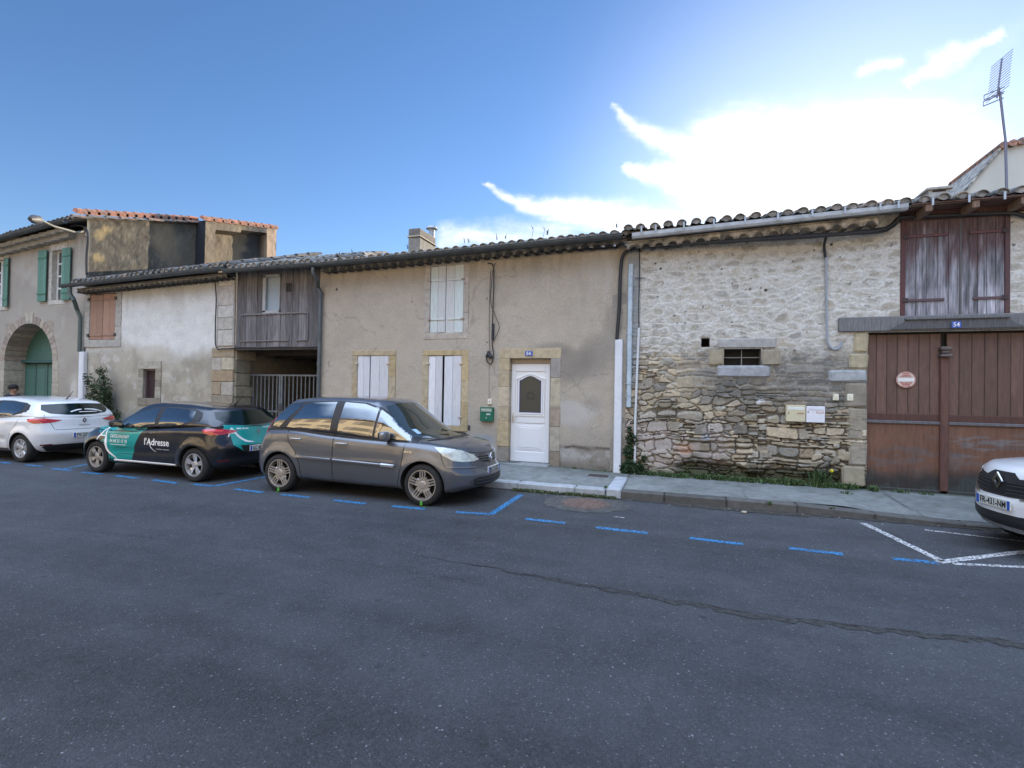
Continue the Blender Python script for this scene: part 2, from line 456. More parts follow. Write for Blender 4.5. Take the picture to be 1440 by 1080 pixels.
g = MB(); g.box(-900, 900, -900, 900, -.4, -.02, (.1,.1,.08)); tag(g.build('ground', mat('earth', (.09,.085,.06), rough=1, nscale=.5, namp=.3)), kind='structure')
g = MB(); g.add([(-120,-9.1,0),(120,-9.1,0),(120,-1.7,0),(-120,-1.7,0)], [(0,1,2,3)]); tag(g.build('road', M_asphalt, recalc=False), kind='structure')

def pave_z(x, y):
    base_k = .12 - .085*sst(2.3, 3.2, x)
    base_w = .14 + .03*np.clip(-1.0-x, 0, 3)*1.0
    t = np.clip((y+1.85)/1.85, 0, 1)
    return base_k*(1-t) + base_w*t
def pave_patch(name, x0, x1, y0, y1, basecol, seed, step=.045, dz=0):
    xs = np.linspace(x0, x1, max(2,int((x1-x0)/step))); ys = np.linspace(y0, y1, max(2,int((y1-y0)/step)))
    X, Y = np.meshgrid(xs, ys, indexing='ij')
    Z = pave_z(X, Y) + dz + (fbm(X, Y, 3, 4, seed)-.5)*.012
    f = fbm(X, Y, 1.6, 6, seed+3); C = np.ones(X.shape+(3,))*np.array(basecol)
    C *= (.58+.80*f)[...,None]
    C = mixc(C, (.085,.095,.06), sst(.5,.72, fbm(X,Y,2.5,5,seed+9))*.5*sst(-.7,0,Y) + .35*sst(.55,.75,fbm(X,Y,6,4,seed+5)))
    C = mixc(C, (.05,.06,.035), sst(-.16,-.02,Y)*.8)
    # hairline cracks between poured slabs
    for cx in (-6.6,-4.1,-.86,1.1,3.4,6.0):
        C = mixc(C, (.04,.04,.035), (1-sst(.006,.03,np.abs(X-cx-.05*(fbm(X*0+cx,Y,2,3,5)-.5))))*.8)
    I = np.arange(X.size).reshape(X.shape)
    F = np.stack([I[:-1,:-1].ravel(), I[1:,:-1].ravel(), I[1:,1:].ravel(), I[:-1,1:].ravel()],1)
    V = np.stack([X.ravel(),Y.ravel(),Z.ravel()],1)
    return tag(np_mesh(name, V, F, C.reshape(-1,3), M_concrete), kind='structure')
pave_patch('pavement', -9.5, 7.5, -1.66, .02, (.19,.198,.19), 11)
pave_patch('pavement', -40, -9.5, -1.66, .02, (.19,.198,.19), 12, .3)
pave_patch('pavement', 7.5, 40, -1.66, .02, (.19,.198,.19), 13, .3)
# kerb stones
k = MB(); x = -40.0; rnd = random.Random(3)
while x < 40:
    ln = rnd.uniform(.9,1.15) if x > -12 else 1.0
    if -1.25 < x+ln and x < -1.125: ln = -1.12-x
    xm = x+ln/2
    granite = x < -1.15
    zt = float(pave_z(np.array(xm), np.array(-1.8)))+.006
    c = (.33,.345,.36) if granite else (.095,.092,.086); t = rnd.uniform(.85,1.12)
    z0t = float(pave_z(np.array(x), np.array(-1.8)))+.006; z1t = float(pave_z(np.array(x+ln), np.array(-1.8)))+.006
    nb = len(k.v)
    k.box(x+.004, x+ln-.004, -1.87+rnd.uniform(-.008,.008), -1.64, -.1, zt, tuple(q*t for q in c), .018)
    k.v = k.v[:nb] + [(a, b_, q if q < 0 else q + (z0t + (z1t-z0t)*(a-x)/ln - zt)) for a,b_,q in k.v[nb:]]
    x += ln
tag(k.build('kerb', M_concrete), kind='structure')
k = MB(); k.box(-1.10,-.86,-1.9,-.62,-.05,.155,(.40,.42,.45),.02); tag(k.build('kerb_stone', M_concrete), kind='structure')
pave = MB(); pave.box(-120,120,-13.2,-9.1,-.2,.12,(.24,.24,.24),.02); tag(pave.build('far_pavement', M_concrete), kind='structure')

# dirty gutter edge: dark silt strip
def strip(name, pts, wfn, z, matl, step=.05, seed=1, kind='structure', thick=.0):
    P = [Vector((p[0],p[1],0)) for p in pts]; out = []
    for a, b in zip(P[:-1], P[1:]):
        n = max(1,int((b-a).length/step))
        for i in range(n): out.append(a.lerp(b, i/n))
    out.append(P[-1]); v = []; f = []
    for i, p in enumerate(out):
        d = (out[min(i+1,len(out)-1)]-out[max(i-1,0)]).normalized(); nrm = Vector((-d.y, d.x, 0))
        w = wfn(i/len(out), i)
        v.append(p+nrm*w[0]+Vector((0,0,z))); v.append(p-nrm*w[1]+Vector((0,0,z)))
    f = [(2*i,2*i+1,2*i+3,2*i+2) for i in range(len(out)-1)]
    m = MB(); m.add(v, f); o = m.build(name, matl, recalc=False)
    if kind: tag(o, kind=kind)
    return o
rs = random.Random(5)
M_silt = mat('gutter_silt', (.045,.04,.033), rough=1, nscale=9, namp=.5, bump=.01, bscale=30)
strip('gutter_silt', [(-9,-1.9),(4.5,-1.9)], lambda t,i:(.03,.05+.07*rs.random()+(.12 if .66<t<.8 else 0)), .006, M_silt, .07)
M_crack = mat('crack', (.034,.034,.034), rough=1); M_seam = mat('asphalt_seam', (.045,.045,.044), rough=.95, nscale=25, namp=.7, bump=.01, bscale=40)
cp = [G(*p) for p in [(585,782),(700,800),(820,822),(950,845),(1050,862),(1200,880),(1440,905)]]+[(6.5,-5.5)]
def wig(pts, a, seed, step=.06):
    r = random.Random(seed); o = []
    for p, q in zip(pts[:-1], pts[1:]):
        n = max(1, int(math.dist(p,q)/step))
        for i in range(n): o.append((p[0]+(q[0]-p[0])*i/n, p[1]+(q[1]-p[1])*i/n+r.uniform(-a,a)))
    return o+[pts[-1]]
strip('asphalt_seam', wig(cp,.03,1,.12), lambda t,i:(.04*rs.random()*min(1,t*3),(.02+.09*rs.random())*min(1,t*3)), .004, M_seam, .05)
strip('road_crack', wig(cp,.02,2), lambda t,i:(.001+.006*rs.random()*(rs.random()>.4),.001+.005*rs.random()*(rs.random()>.4)), .008, M_crack, .05)
strip('road_crack', wig([(-9,-6.6),(-6,-6.2),(-3.6,-6.0),(-1.6,-6.1)],.03,4), lambda t,i:(.004*rs.random(),.004*rs.random()), .004, M_crack, .06)

# painted bay markings (worn paint)
def paintmat(name, col, wear):
    m = mat(name, col, rough=.6, nscale=9, namp=.12); nt = m.node_tree; b = nt.nodes['Principled BSDF']
    tc = nt.nodes.new('ShaderNodeTexCoord'); n = nt.nodes.new('ShaderNodeTexNoise'); nt.links.new(tc.outputs['Object'], n.inputs['Vector'])
    n.inputs['Scale'].default_value = 38; n.inputs['Detail'].default_value = 5; n.inputs['Roughness'].default_value = .7
    q = NX(nt, n.outputs['Fac']).ss(wear, wear+.06); nt.links.new(q.o, b.inputs['Alpha'])
    return m
M_blue = paintmat('blue_road_paint', (.045,.25,.53), .45); M_wpaint = paintmat('white_road_paint', (.62,.62,.62), .45)
def mark(a, b, w, m, label=None):
    a = Vector((*a,0)); b = Vector((*b,0)); d = (b-a).normalized(); n = Vector((-d.y,d.x,0))
    L_ = (b-a).length; k = max(2,int(L_/.04)); v = []
    for i in range(k+1):
        p = a + d*L_*i/k; e = w/2
        v += [p+n*(e+rs.uniform(-.006,.006))+Vector((0,0,.005)), p-n*(e+rs.uniform(-.006,.006))+Vector((0,0,.005))]
    mm = MB(); mm.add(v, [(2*i,2*i+1,2*i+3,2*i+2) for i in range(k)]); tag(mm.build('road_marking', m, recalc=False), kind='structure')
dashes = [((0,650),(14,652)),((36,654),(60,656)),((74,659),(100,662)),((115,664),(144,667)),((163,669),(193,673)),((215,675),(249,680)),
          ((331,688),(370,693)),((396,695.5),(435,700)),((469,703.5),(514,709)),((551,712),(598,716.5)),
          ((739,730),(795,736)),((838,742),(911,750)),((970,757),(1046,766)),((1109,771),(1186,780)),((1255,786),(1318,792))]
for a, b in dashes: mark(G(*a), G(*b), .10, M_blue)
c0 = G(690,723.5); mark(G(641,720.5), c0, .10, M_blue); mark(c0, G(733,696), .10, M_blue)
c0 = G(300,684); mark(G(271,681), c0, .10, M_blue); mark(c0, G(377,670), .09, M_blue)
c0 = G(88,660); mark(c0, G(128,652), .08, M_blue)
mark(G(1214,736), G(1326,790), .09, M_wpaint); mark(G(1320,791), G(1450,775), .09, M_wpaint); mark(G(1340,793), G(1460,799), .07, M_wpaint)
mark(G(1300,745.5), G(1450,763), .05, M_wpaint)
# green surveyor's spots on the road
M_green = mat('green_marker_paint', (.08,.42,.04), rough=.6)
for p, s in (((388,692),.022),((596,713),.022)):
    q = G(*p); mark((q[0]-s,q[1]), (q[0]+s,q[1]+.01), .02, M_green)
# cracked white splash near the manhole
mark(G(864,727), G(878,728.5), .025, M_wpaint)

# manhole cover
def manhole():
    cx, cy = G(823,708.5)
    e = empty('manhole_cover', (cx,cy,0), 0, 'round rust-brown iron manhole cover set in patched tarmac near the kerb', 'manhole cover')
    f = MB(); f.lathe([(.40,.003),(.395,.012),(.34,.012),(.335,.008)], 48, 'z'); f.build('frame', mat('manhole_rim', (.10,.08,.07), rough=.9, nscale=10, namp=.4, bump=.01, bscale=40), e, True)
    c = MB(); c.lathe([(.334,.002),(.334,.012),(.33,.014),(0.001,.014)], 48, 'z', col=(1,1,1))
    for i in range(-7,8):
        for j in range(-7,8):
            x, y = i*.042, j*.042
            if x*x+y*y < .31**2: c.box(x-.013,x+.013,y-.013,y+.013,.012,.021,(1,1,1),.004)
    c.build('cover', mat('rusty_iron', (.15,.10,.08), rough=.85, nscale=15, namp=.4, bump=.004, bscale=60), e)
    t = MB(); n = 40; v = [(0,0,.0045)]
    for k in range(n):
        a = 2*math.pi*k/n; r = .56+.05*rs.random(); v.append((r*math.cos(a)*1.15, r*math.sin(a), .0045))
    t.add(v, [(0,1+k,1+(k+1)%n) for k in range(n)]); tag(t.build('patched_tarmac', mat('patched_tarmac', (.075,.073,.07), rough=.95, nscale=8, namp=.5, bump=.006, bscale=70), recalc=False), kind='structure').location = (cx,cy,0)
manhole()
a = W(829,672); gx0, gy0 = G(830,669.5,.13)
e = MB(); zz = float(pave_z(np.array(-1.3),np.array(-.62)))
e.box(-1.62,-1.24,-.74,-.52,zz-.02,zz+.012,(.06,.045,.04),.006)
for i in range(9): e.box(-1.60+i*.04,-1.58+i*.04,-.72,-.54,zz+.010,zz+.018,(.09,.06,.05))
tag(e.build('service_hatch', mat('rust', attr=True, rough=.9, nscale=20, namp=.3)), 'small rusty rectangular hatch in the pavement left of the white cable duct', 'hatch')

# ------------------------------------------------------------------ roofing
TILES = [(.36,.30,.24),(.31,.27,.23),(.27,.24,.21),(.40,.31,.24),(.34,.30,.26),(.22,.205,.18),(.38,.35,.31)]
def tiles(mb, x0, x1, ye, ze, slope, depth, pitch=.215, courses=6, pal=TILES, seed=1, zfn=None, fall=None):
    """canal tiles: rows of overlapping half-round cover tiles over channel tiles, running up from the eave"""
    r = random.Random(seed); n = int(round((x1-x0)/pitch)); sl = math.tan(slope)
    cl = depth/courses
    for i in range(n+1):
        cx = x0 + (x1-x0)*i/n
        zo = zfn(cx) if zfn else 0
        for c in range(courses):
            jit = r.uniform(-.018,.018); jy = r.uniform(-.03,.03) if c else r.uniform(-.03,.02)
            ra, rb = .092, .074; L_ = cl+.10
            col = tint(r.choice(pal), r.uniform(.75,1.2)); v = []; K = 8
            yaw = r.uniform(-.03,.03); roll = r.uniform(-.12,.12)
            for e_, (yy, rad) in enumerate(((0, ra), (L_, rb))):
                for th in (.014, 0):
                    for k in range(K+1):
                        a = math.pi*k/K + roll
                        y = ye + c*cl + yy + jy
                        z = ze + zo + (c*cl+yy)*sl + (.028 if e_ == 0 else .0) + (rad-th)*math.sin(a)*.95 + r.uniform(-.002,.002)
                        v.append((cx+jit+yaw*yy+(rad-th)*math.cos(a), y, z))
            q = []
            m = K+1
            def id_(e_, t, k): return e_*2*m + (0 if t else m) + k
            for k in range(K):
                q.append((id_(0,1,k),id_(1,1,k),id_(1,1,k+1),id_(0,1,k+1)))
                q.append((id_(0,0,k),id_(0,0,k+1),id_(1,0,k+1),id_(1,0,k)))
                q.append((id_(0,1,k),id_(0,1,k+1),id_(0,0,k+1),id_(0,0,k)))
            for e_ in (0,1):
                for k in (0,K): q.append((id_(0,1,k),id_(0,0,k),id_(1,0,k),id_(1,1,k)))
            mb.add(v, q, col)
            if c == 0:      # mortar plug in the mouth
                rr_ = ra-.016; v = [(cx+jit, ye+jy+.022, ze+zo+.0)]
                for k in range(K+1):
                    a = math.pi*k/K+roll; v.append((cx+jit+rr_*math.cos(a), ye+jy+.022, ze+zo+.028+rr_*math.sin(a)*.95))
                mb.add(v, [(0,k+1,k+2) for k in range(K)], tint((.33,.30,.26), r.uniform(.75,1.1)))
            # channel tile between covers
            if i < n:
                col = tuple(w*.8 for w in col); v = []; hx = (x1-x0)/n
                for e_, yy in enumerate((0, L_)):
                    for k in range(5):
                        a = math.pi*k/4
                        v.append((cx+hx/2-.08*math.cos(a), ye+c*cl+yy+jy+.015, ze+zo+(c*cl+yy)*sl+.045-.055*math.sin(a)))
                mb.add(v, [(k,k+1,k+6,k+5) for k in range(4)], col)
    # bedding under the tiles
    for i in range(n):
        a = x0+(x1-x0)*i/n; b = x0+(x1-x0)*(i+1)/n; za = (zfn(a) if zfn else 0); zb_ = (zfn(b) if zfn else 0)
        y0 = ye+.06; y1 = ye+depth
        v = [(a,y0,ze+za-.02+(.06)*sl),(b,y0,ze+zb_-.02+.06*sl),(b,y1,ze+zb_-.02+depth*sl),(a,y1,ze+za-.02+depth*sl),
             (a,y0,ze+za-.06+.06*sl),(b,y0,ze+zb_-.06+.06*sl),(b,y1,ze+zb_-.06+depth*sl),(a,y1,ze+za-.06+depth*sl)]
        mb.add(v, [(0,1,2,3),(7,6,5,4),(0,4,5,1),(2,6,7,3)], (.12,.10,.085))
def genoise(mb, x0, x1, y0, z, zfn=None, pitch=.235, proj=.26, col=(.30,.26,.215), mortar=(.5,.47,.42), seed=3, fill=True):
    """row of half-round tile mouths under the eave, open towards the street, mortar between"""
    r = random.Random(seed); n = int(round((x1-x0)/pitch)); K = 8
    for i in range(n):
        cx = x0+(i+.5)*(x1-x0)/n; p = (x1-x0)/n; zo = z+(zfn(cx) if zfn else 0)
        ra = p*.44; v = []; c = tint(col, r.uniform(.8,1.15))
        for yy in (y0-proj+r.uniform(-.02,.01), y0):
            for rad in (ra, ra-.026):
                for k in range(K+1):
                    a = math.pi*k/K; v.append((cx+rad*math.cos(a), yy, zo+rad*math.sin(a)*.85))
        m = K+1; q = []
        for k in range(K):
            q += [(k,k+1,m+k+1,m+k),(k,2*m+k,2*m+k+1,k+1),(m+k,m+k+1,3*m+k+1,3*m+k)]
        mb.add(v, q, c)
        if fill:  # mortar web above and between the mouths
            v = []; zt = zo+ra*.85+.03; yy = y0-proj+.012
            for k in range(K+1):
                a = math.pi*k/K; x = cx+(ra-.002)*math.cos(a); v.append((x,yy,zo+(ra-.002)*math.sin(a)*.85)); v.append((max(cx-p/2,min(cx+p/2,cx+(p/2)*math.cos(a)*1.25)),yy,zt))
            mb.add(v, [(2*k,2*k+1,2*k+3,2*k+2) for k in range(K)], mortar)
            mb.add([(cx-p/2,yy,zo),(cx-ra,yy,zo),(cx-p/2,yy,zt)], [(0,1,2)], mortar)
            mb.add([(cx+p/2,yy,zo),(cx+ra,yy,zo),(cx+p/2,yy,zt)], [(0,2,1)], mortar)
        mb.box(cx-p/2, cx+p/2-.0005, y0-proj-.02, y0, zo+ra*.85+.03, zo+ra*.85+.055, c)
def half_gutter(mb, pts, r=.075, col=(1,1,1)):
    """open half-round gutter along pts (x,y,z)"""
    K = 8; v = []
    for p in pts:
        for rad in (r, r-.008):
            for k in range(K+1):
                a = math.pi+math.pi*k/K; v.append((p[0], p[1]+rad*math.cos(a), p[2]+rad*math.sin(a)))
    m = K+1; q = []
    for i in range(len(pts)-1):
        o = i*2*m; o2 = (i+1)*2*m
        for k in range(K): q += [(o+k,o+k+1,o2+k+1,o2+k),(o+m+k,o2+m+k,o2+m+k+1,o+m+k+1)]
        for k in (0,K): q.append((o+k,o2+k,o2+m+k,o+m+k))
    for o in (0,(len(pts)-1)*2*m):
        q.append(tuple(o+k for k in range(m)))
    mb.add(v, q, col)
    # rolled front bead
    mb.tube([(p[0],p[1]-r,p[2]+.004) for p in pts], .011, 6, col)

def stones(mb, blocks, y, pal, bev=.02, jit=.006, proud=.03, depth=.25, seed=2):
    r = random.Random(seed)
    for b in blocks:
        c = b[4] if len(b) > 4 else r.choice(pal); t = r.uniform(.88,1.1)
        mb.box(b[0],b[1],y-proud+r.uniform(-.004,.004),y+depth,b[2],b[3],tuple(q*t for q in c),bev,jit)
SAND = [(.45,.35,.20),(.42,.34,.22),(.47,.385,.25),(.40,.335,.235)]

def px_box(x0, y0, x1, y1, y=0.0):
    a = W(x0,(y0+y1)/2,y); b = W(x1,(y0+y1)/2,y); xm=(x0+x1)/2
    t = W(xm,y0,y); u = W(xm,y1,y)
    return a[0], b[0], u[1], t[1]

def shutter(name, parent, x0, x1, z0, z1, y, cols, matl, boards=3, bars=(.12,.88), seed=0, barcol=None, hinge_side=None, thick=.035, ironcol=None):
    r = random.Random(seed); mb = MB(); w = (x1-x0)/boards
    for i in range(boards):
        c = r.choice(cols); t = r.uniform(.85,1.1)
        mb.box(x0+i*w+.003, x0+(i+1)*w-.003, y, y+thick, z0+r.uniform(-.006,.006), z1+r.uniform(-.006,.006), tuple(q*t for q in c), .005)
    mb.box(x0+.002, x1-.002, y+.012, y+thick-.004, z0+.01, z1-.01, tuple(q*.6 for q in cols[0]))
    for b in bars:
        if b < 0: continue
        z = z0+(z1-z0)*b
        mb.box(x0+.004, x1-.004, y-.022, y+.002, z-.028, z+.028, barcol or cols[0], .006)
    if hinge_side:
        for b in bars:
            z = z0+(z1-z0)*b; hx = x0 if hinge_side < 0 else x1
            mb.box(hx-.035 if hinge_side<0 else hx-.01, hx+.01 if hinge_side<0 else hx+.035, y-.035, y-.005, z-.022, z+.022, ironcol or (.32,.26,.22), .004)
    return mb.build(name, matl, parent)
# ================================================================== BUILDINGS
def blob(X, Z, px, py, rx, rz, seed=0, wob=.35):
    cx, cz = W(px, py)
    d = np.sqrt(((X-cx)/rx)**2 + ((Z-cz)/rz)**2) + (fbm(X,Z,2.2,5,seed)-.5)*wob*2
    return 1-sst(.45, 1.0, d)
def streaks(X, Z, ztop, length, seed, dens=.6, s=9):
    n = fbm(X*s, Z*.5, 1, 4, seed); l = length*(.3+1.4*vnoise(X*7, X*0, seed+4))
    return sst(dens-.1, dens+.12, n)*(1-sst(0, 1, (ztop-Z)/l))
def shell(x0, x1, y0, y1, z0, z1, col, slope=0.0):
    """side and back walls + floor plate of a building behind its front skin"""
    m = MB(); q = .3
    zb = z1 + (y1-y0)*slope
    for a, b in ((x0, x0+q), (x1-q, x1)):
        m.add([(a,y0,z0),(b,y0,z0),(b,y1,z0),(a,y1,z0),(a,y0,z1),(b,y0,z1),(b,y1,zb),(a,y1,zb)],
              [(0,3,2,1),(4,5,6,7),(0,1,5,4),(1,2,6,5),(2,3,7,6),(3,0,4,7)], col)
    m.box(x0, x1, y1-q, y1, z0, zb, col)
    return m

# ------------------------------------------------------------------ house with the white door (number 56)
XD0, XD1 = -8.55, -.98
e56 = empty('terraced_house', (-4.8, 0, 0), 0, 'long low beige rendered house with white shutters and front door beside the stone barn', 'house')
def rel(o): o.location = o.location - Vector((e56.location)) ; return o
def P(parent, o):
    """parent keeping world place"""
    o.parent = parent; o.matrix_parent_inverse = Matrix.Translation(-Vector(parent.location)); return o
def col56(X, Z):
    f = fbm(X, Z, 1.3, 6, 21); f2 = fbm(X, Z, 6, 5, 22)
    C = np.ones(X.shape+(3,))*np.array((.42,.365,.295)); C *= (.80+.26*f+.16*f2)[...,None]
    C = mixc(C, (.40,.37,.33), .6*sst(.5,.7,fbm(X,Z,.7,5,31))*sst(-6,-2,X))
    C = mixc(C, (.27,.235,.19), streaks(X, Z, 4.75, .55, 33, .52)*.5)
    C = mixc(C, (.50,.47,.43), .55*sst(.56,.7,fbm(X*3,Z*.4,1,4,35))*(1-sst(.3,1.6,4.7-Z))*sst(-3.2,-2.4,X))
    C = mixc(C, (.33,.26,.19), .5*blob(X,Z,820,345,1.0,.18,41))
    # smoke coloured stain right of the door
    C = mixc(C, (.20,.18,.155), .68*blob(X,Z,800,515,.75,.55,43,.25)); C = mixc(C, (.14,.125,.11), .40*blob(X,Z,775,492,.55,.22,44,.25))
    C = mixc(C, (.19,.17,.15), .5*blob(X,Z,842,500,.45,.55,46,.3)); C = mixc(C, (.22,.20,.17), .5*blob(X,Z,862,455,.3,.5,47,.3))
    C = mixc(C, (.48,.455,.43), .65*blob(X,Z,805,580,.7,.35,45,.5)); C = mixc(C, (.27,.25,.22), .4*blob(X,Z,830,568,.3,.2,48,.4))
    # bare patched plinth
    m = (1-sst(.58,.66,Z+.08*(fbm(X,Z,3,4,51)-.5)))*sst(-2.5,-2.35,X)
    pl = np.ones(X.shape+(3,))*np.array((.27,.25,.23)); pl = mixc(pl, (.52,.50,.49), sst(.44,.56,fbm(X,Z,3.2,6,52))*.9)
    pl = mixc(pl, (.13,.115,.10), sst(.6,.68,fbm(X,Z,4.2,6,53))*.8); pl = mixc(pl, (.15,.13,.11), 1-sst(.2,.42,Z))
    C = C*(1-m[...,None])+pl*m[...,None]
    edge = np.abs(Z-.60-.05*(fbm(X,Z*0,4,4,54)-.5)); C = mixc(C, (.05,.045,.04), (1-sst(.012,.035,edge))*sst(-2.45,-2.2,X)*(1-sst(-1.35,-1.2,X))*sst(.42,.5,fbm(X,Z,6,4,55)))
    m = (1-sst(.72,.8,Z+.1*(fbm(X,Z,3,4,56)-.5)))*(1-sst(-3.9,-3.75,X)); C = mixc(C, (.30,.32,.35), m*.85*(.5+fbm(X,Z,4,5,57)*.6))
    C = mixc(C, (.10,.09,.07), (1-sst(.16,.3,Z))*.6)
    for sd_,th in ((58,.006),(59,.004)):      # hairline cracks
        w_ = fbm(X+.35*fbm(X,Z,1.5,3,sd_),Z,.75,3,sd_+20); C = mixc(C, (.16,.14,.12), (1-sst(th*.35,th,np.abs(w_-.5)))*.38*sst(.45,.55,fbm(X,Z,1.1,3,sd_+3)))
    C = mixc(C, (.28,.245,.20), .55*(1-sst(.3,1.3,Z+.7*(fbm(X,Z,1.4,5,64)-.5)))*sst(-2.4,-2.3,X))
    for px,py,r in ((474,407,.035),(472.5,443,.018),(579.5,424.5,.02),(685,420,.02),(685.5,482,.015)):
        cx,cz = W(px,py); d = np.hypot(X-cx,(Z-cz)*.8); C = mixc(C,(.55,.5,.45),(1-sst(r,r*2.2,d))*.5); C = mixc(C,(.07,.04,.03),1-sst(r*.6,r*1.1,d))
    cx,_ = W(690,440); C = mixc(C, (.20,.18,.16), (1-sst(.004,.016,np.abs(X-cx)))*(1-sst(2.3,2.5,Z))*sst(1.5,1.6,Z)*.6)
    return C
def disp56(X, Z):
    d = (fbm(X,Z,.8,4,61)-.5)*.05+(fbm(X,Z,5,4,62)-.5)*.010
    m = (1-sst(.56,.64,Z))*sst(-2.45,-2.3,X); d = d - m*.02 - m*sst(.55,.66,fbm(X,Z,3.2,6,53))*.02
    return d
w1 = px_box(502,500,546,600); w2 = px_box(602,500,648.5,598); w3 = px_box(605,373,652,468)
w1 = (w1[0],w1[1],w2[2],w2[3]+.01)
door_h = (W(716,560)[0], W(773.6,560)[0], .20, W(745,504)[1])
holes = [w1, w2, (w3[0],w3[1],w3[2],w3[3]-.01), door_h]
WT = 4.78
ex = shell(XD0+.02, XD1, .01, 7.0, -.1, 4.72, (.3,.27,.23), .2)
ow = grid_wall('wall', XD0, XD1, -.05, WT, .03, holes, col56, disp56, M_render, None, extra=ex); P(e56, ow)
# window surrounds with shutters
def surround(name, parent, o, h, blocks, y=0.0, pal=SAND, back=.16, proud=.015, seed=1, bev=.008, pcol=(.02,.02,.02)):
    """o outer (x0,x1,z0,z1), h hole, blocks = (jamb courses)"""
    mb = MB(); r = random.Random(seed)
    lint = o[3]-h[3]; sillh = h[2]-o[2]; bl = []
    bl.append((o[0],o[1],h[3],o[3]))
    if sillh > .02: bl.append((o[0],o[1],o[2],h[2]))
    for s in (0,1):
        a, b = (o[0],h[0]) if s == 0 else (h[1],o[1])
        z = h[2]; n = blocks; hh = (h[3]-h[2])
        cuts = sorted([0,1]+[ (i+r.uniform(-.18,.18))/n for i in range(1,n)])
        for q in range(n): bl.append((a,b,h[2]+hh*cuts[q],h[2]+hh*cuts[q+1]))
    stones(mb, [(b[0]+.0015,b[1]-.0015,b[2]+.0015,b[3]-.0015) for b in bl], y, pal, bev, .003, proud, .22, seed)
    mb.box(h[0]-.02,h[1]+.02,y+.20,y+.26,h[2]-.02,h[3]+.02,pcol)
    return mb.build(name, M_ashlar, parent)
WHT = [(.66,.66,.68),(.60,.61,.64),(.70,.70,.72)]
def window56(h, o, ls, rs_, sd, label=None, wash=None, pal=SAND, gap=.45, boards=2):
    f = surround('window', None, o, h, 3, seed=sd, pal=pal); P(e56, f)
    xm = h[0]+(h[1]-h[0])*gap
    bars = (.14,.86)
    a = shutter('shutter', None, h[0]+.005, xm-ls, h[2]+.01, h[3]-.012, .002, wash or WHT, M_wood_white, boards, (-9,), sd, hinge_side=None)
    b = shutter('shutter', None, xm+rs_, h[1]-.005, h[2]+.0, h[3]-.008, -.002, wash or WHT, M_wood_white, boards, (-9,), sd+1)
    for s in (a, b): s.parent = f
    return f, a, b
def flat_bars(par, x0, x1, z, y=-.012, col=(.6,.6,.6), iron=(.35,.27,.22), side=-1):
    m = MB(); m.box(x0,x1,y-.012,y+.004,z-.02,z+.02,col,.004)
    hx = x0 if side < 0 else x1; m.box(hx-.05,hx+.03,y-.03,y,z-.018,z+.018,iron,.005)
    return m.build('hinge', M_plain, par)
o1 = px_box(494.5,492,556,600); o1 = (o1[0],o1[1],w1[2]-.1,w1[3]+.125)
o2 = px_box(593.5,492,658.8,606); o2 = (o2[0],o2[1],w2[2]-.12,w2[3]+.125)
o3 = px_box(597,372,659.5,477); o3 = (o3[0],o3[1],o3[2],4.72)
f1,a1,b1 = window56(w1, o1, .012, .012, 3, gap=.41)
f2,a2,b2 = window56(w2, o2, .005, .045, 6, gap=.43)
GW = [(.60,.63,.62),(.55,.60,.58),(.64,.65,.64)]
PALE = [(.42,.37,.31),(.40,.36,.31),(.44,.39,.34)]
f3,a3,b3 = window56(w3, o3, .004, .006, 9, wash=GW, pal=PALE, gap=.47)
for (f,a,b,h,zs) in ((f1,a1,b1,w1,(2.36,)),(f2,a2,b2,w2,(2.36,1.15)),(f3,a3,b3,w3,(4.28,3.38))):
    for z in zs:
        if f is f3:
            flat_bars(a, h[0]+.0, h[0]+.38, z, -.006, (.6,.62,.6), side=-1); flat_bars(b, h[1]-.38, h[1], z, -.010, (.6,.62,.6), side=1)
        else:
            flat_bars(a, h[0]-.0, h[0]+.03, z, -.006, (.5,.47,.42), side=-1, iron=(.55,.45,.38)); flat_bars(b, h[1]-.03, h[1], z, -.010, (.5,.47,.42), side=1, iron=(.6,.5,.42))
for o in list(bpy.data.objects):     # hinges hang one level too deep: make them part of the window
    if o.name.startswith('hinge') and o.parent and o.parent.name.startswith('shutter'): o.parent = o.parent.parent

# door surround: separate stones
dm = MB(); z0 = .12
def pz(py, px=745): return W(px,py)[1]
xl0, xl1 = W(701,560)[0], W(716,560)[0]; xr0, xr1 = W(773.6,560)[0], W(788.5,560)[0]
cl = [pz(y,708) for y in (504,521,544,572,592,628,652)]+[.14]
cr = [pz(y,780) for y in (504,531,572,600,635)]+[.14]
bl = [(xl0,xr1,pz(504),pz(489.5),(.50,.41,.27))]
cc = [(.50,.40,.25),(.47,.385,.26),(.45,.38,.28),(.42,.34,.23),(.46,.36,.22),(.30,.26,.21),(.25,.22,.18)]
for i in range(len(cl)-1): bl.append((xl0-(.02 if i>=4 else 0),xl1,cl[i+1],cl[i],cc[i%7]))
cc = [(.36,.33,.29),(.43,.38,.28),(.34,.28,.21),(.40,.36,.29),(.27,.22,.17)]
for i in range(len(cr)-1): bl.append((xr0,xr1,cr[i+1],cr[i],cc[i%5]))
stones(dm, [(b[0]+.002,b[1]-.002,b[2]+.0015,b[3]-.0015,b[4]) for b in bl], 0, SAND, .010, .004, .02, .28, 8)
dm.box(xl1-.02,xr0+.02,-.25,.26,.06,.205,(.28,.28,.275),.015)       # threshold step
P(e56, dm.build('door_surround', M_ashlar))
d0, d1 = W(717.5,560,.12)[0]+.02, W(773,560,.12)[0]; dz0, dz1 = .215, W(745,512,.12)[1]
dd = MB(); yd = .12
dd.box(d0,d1,yd+.02,yd+.06,dz0,dz1,(.78,.78,.78))
fw_ = .10
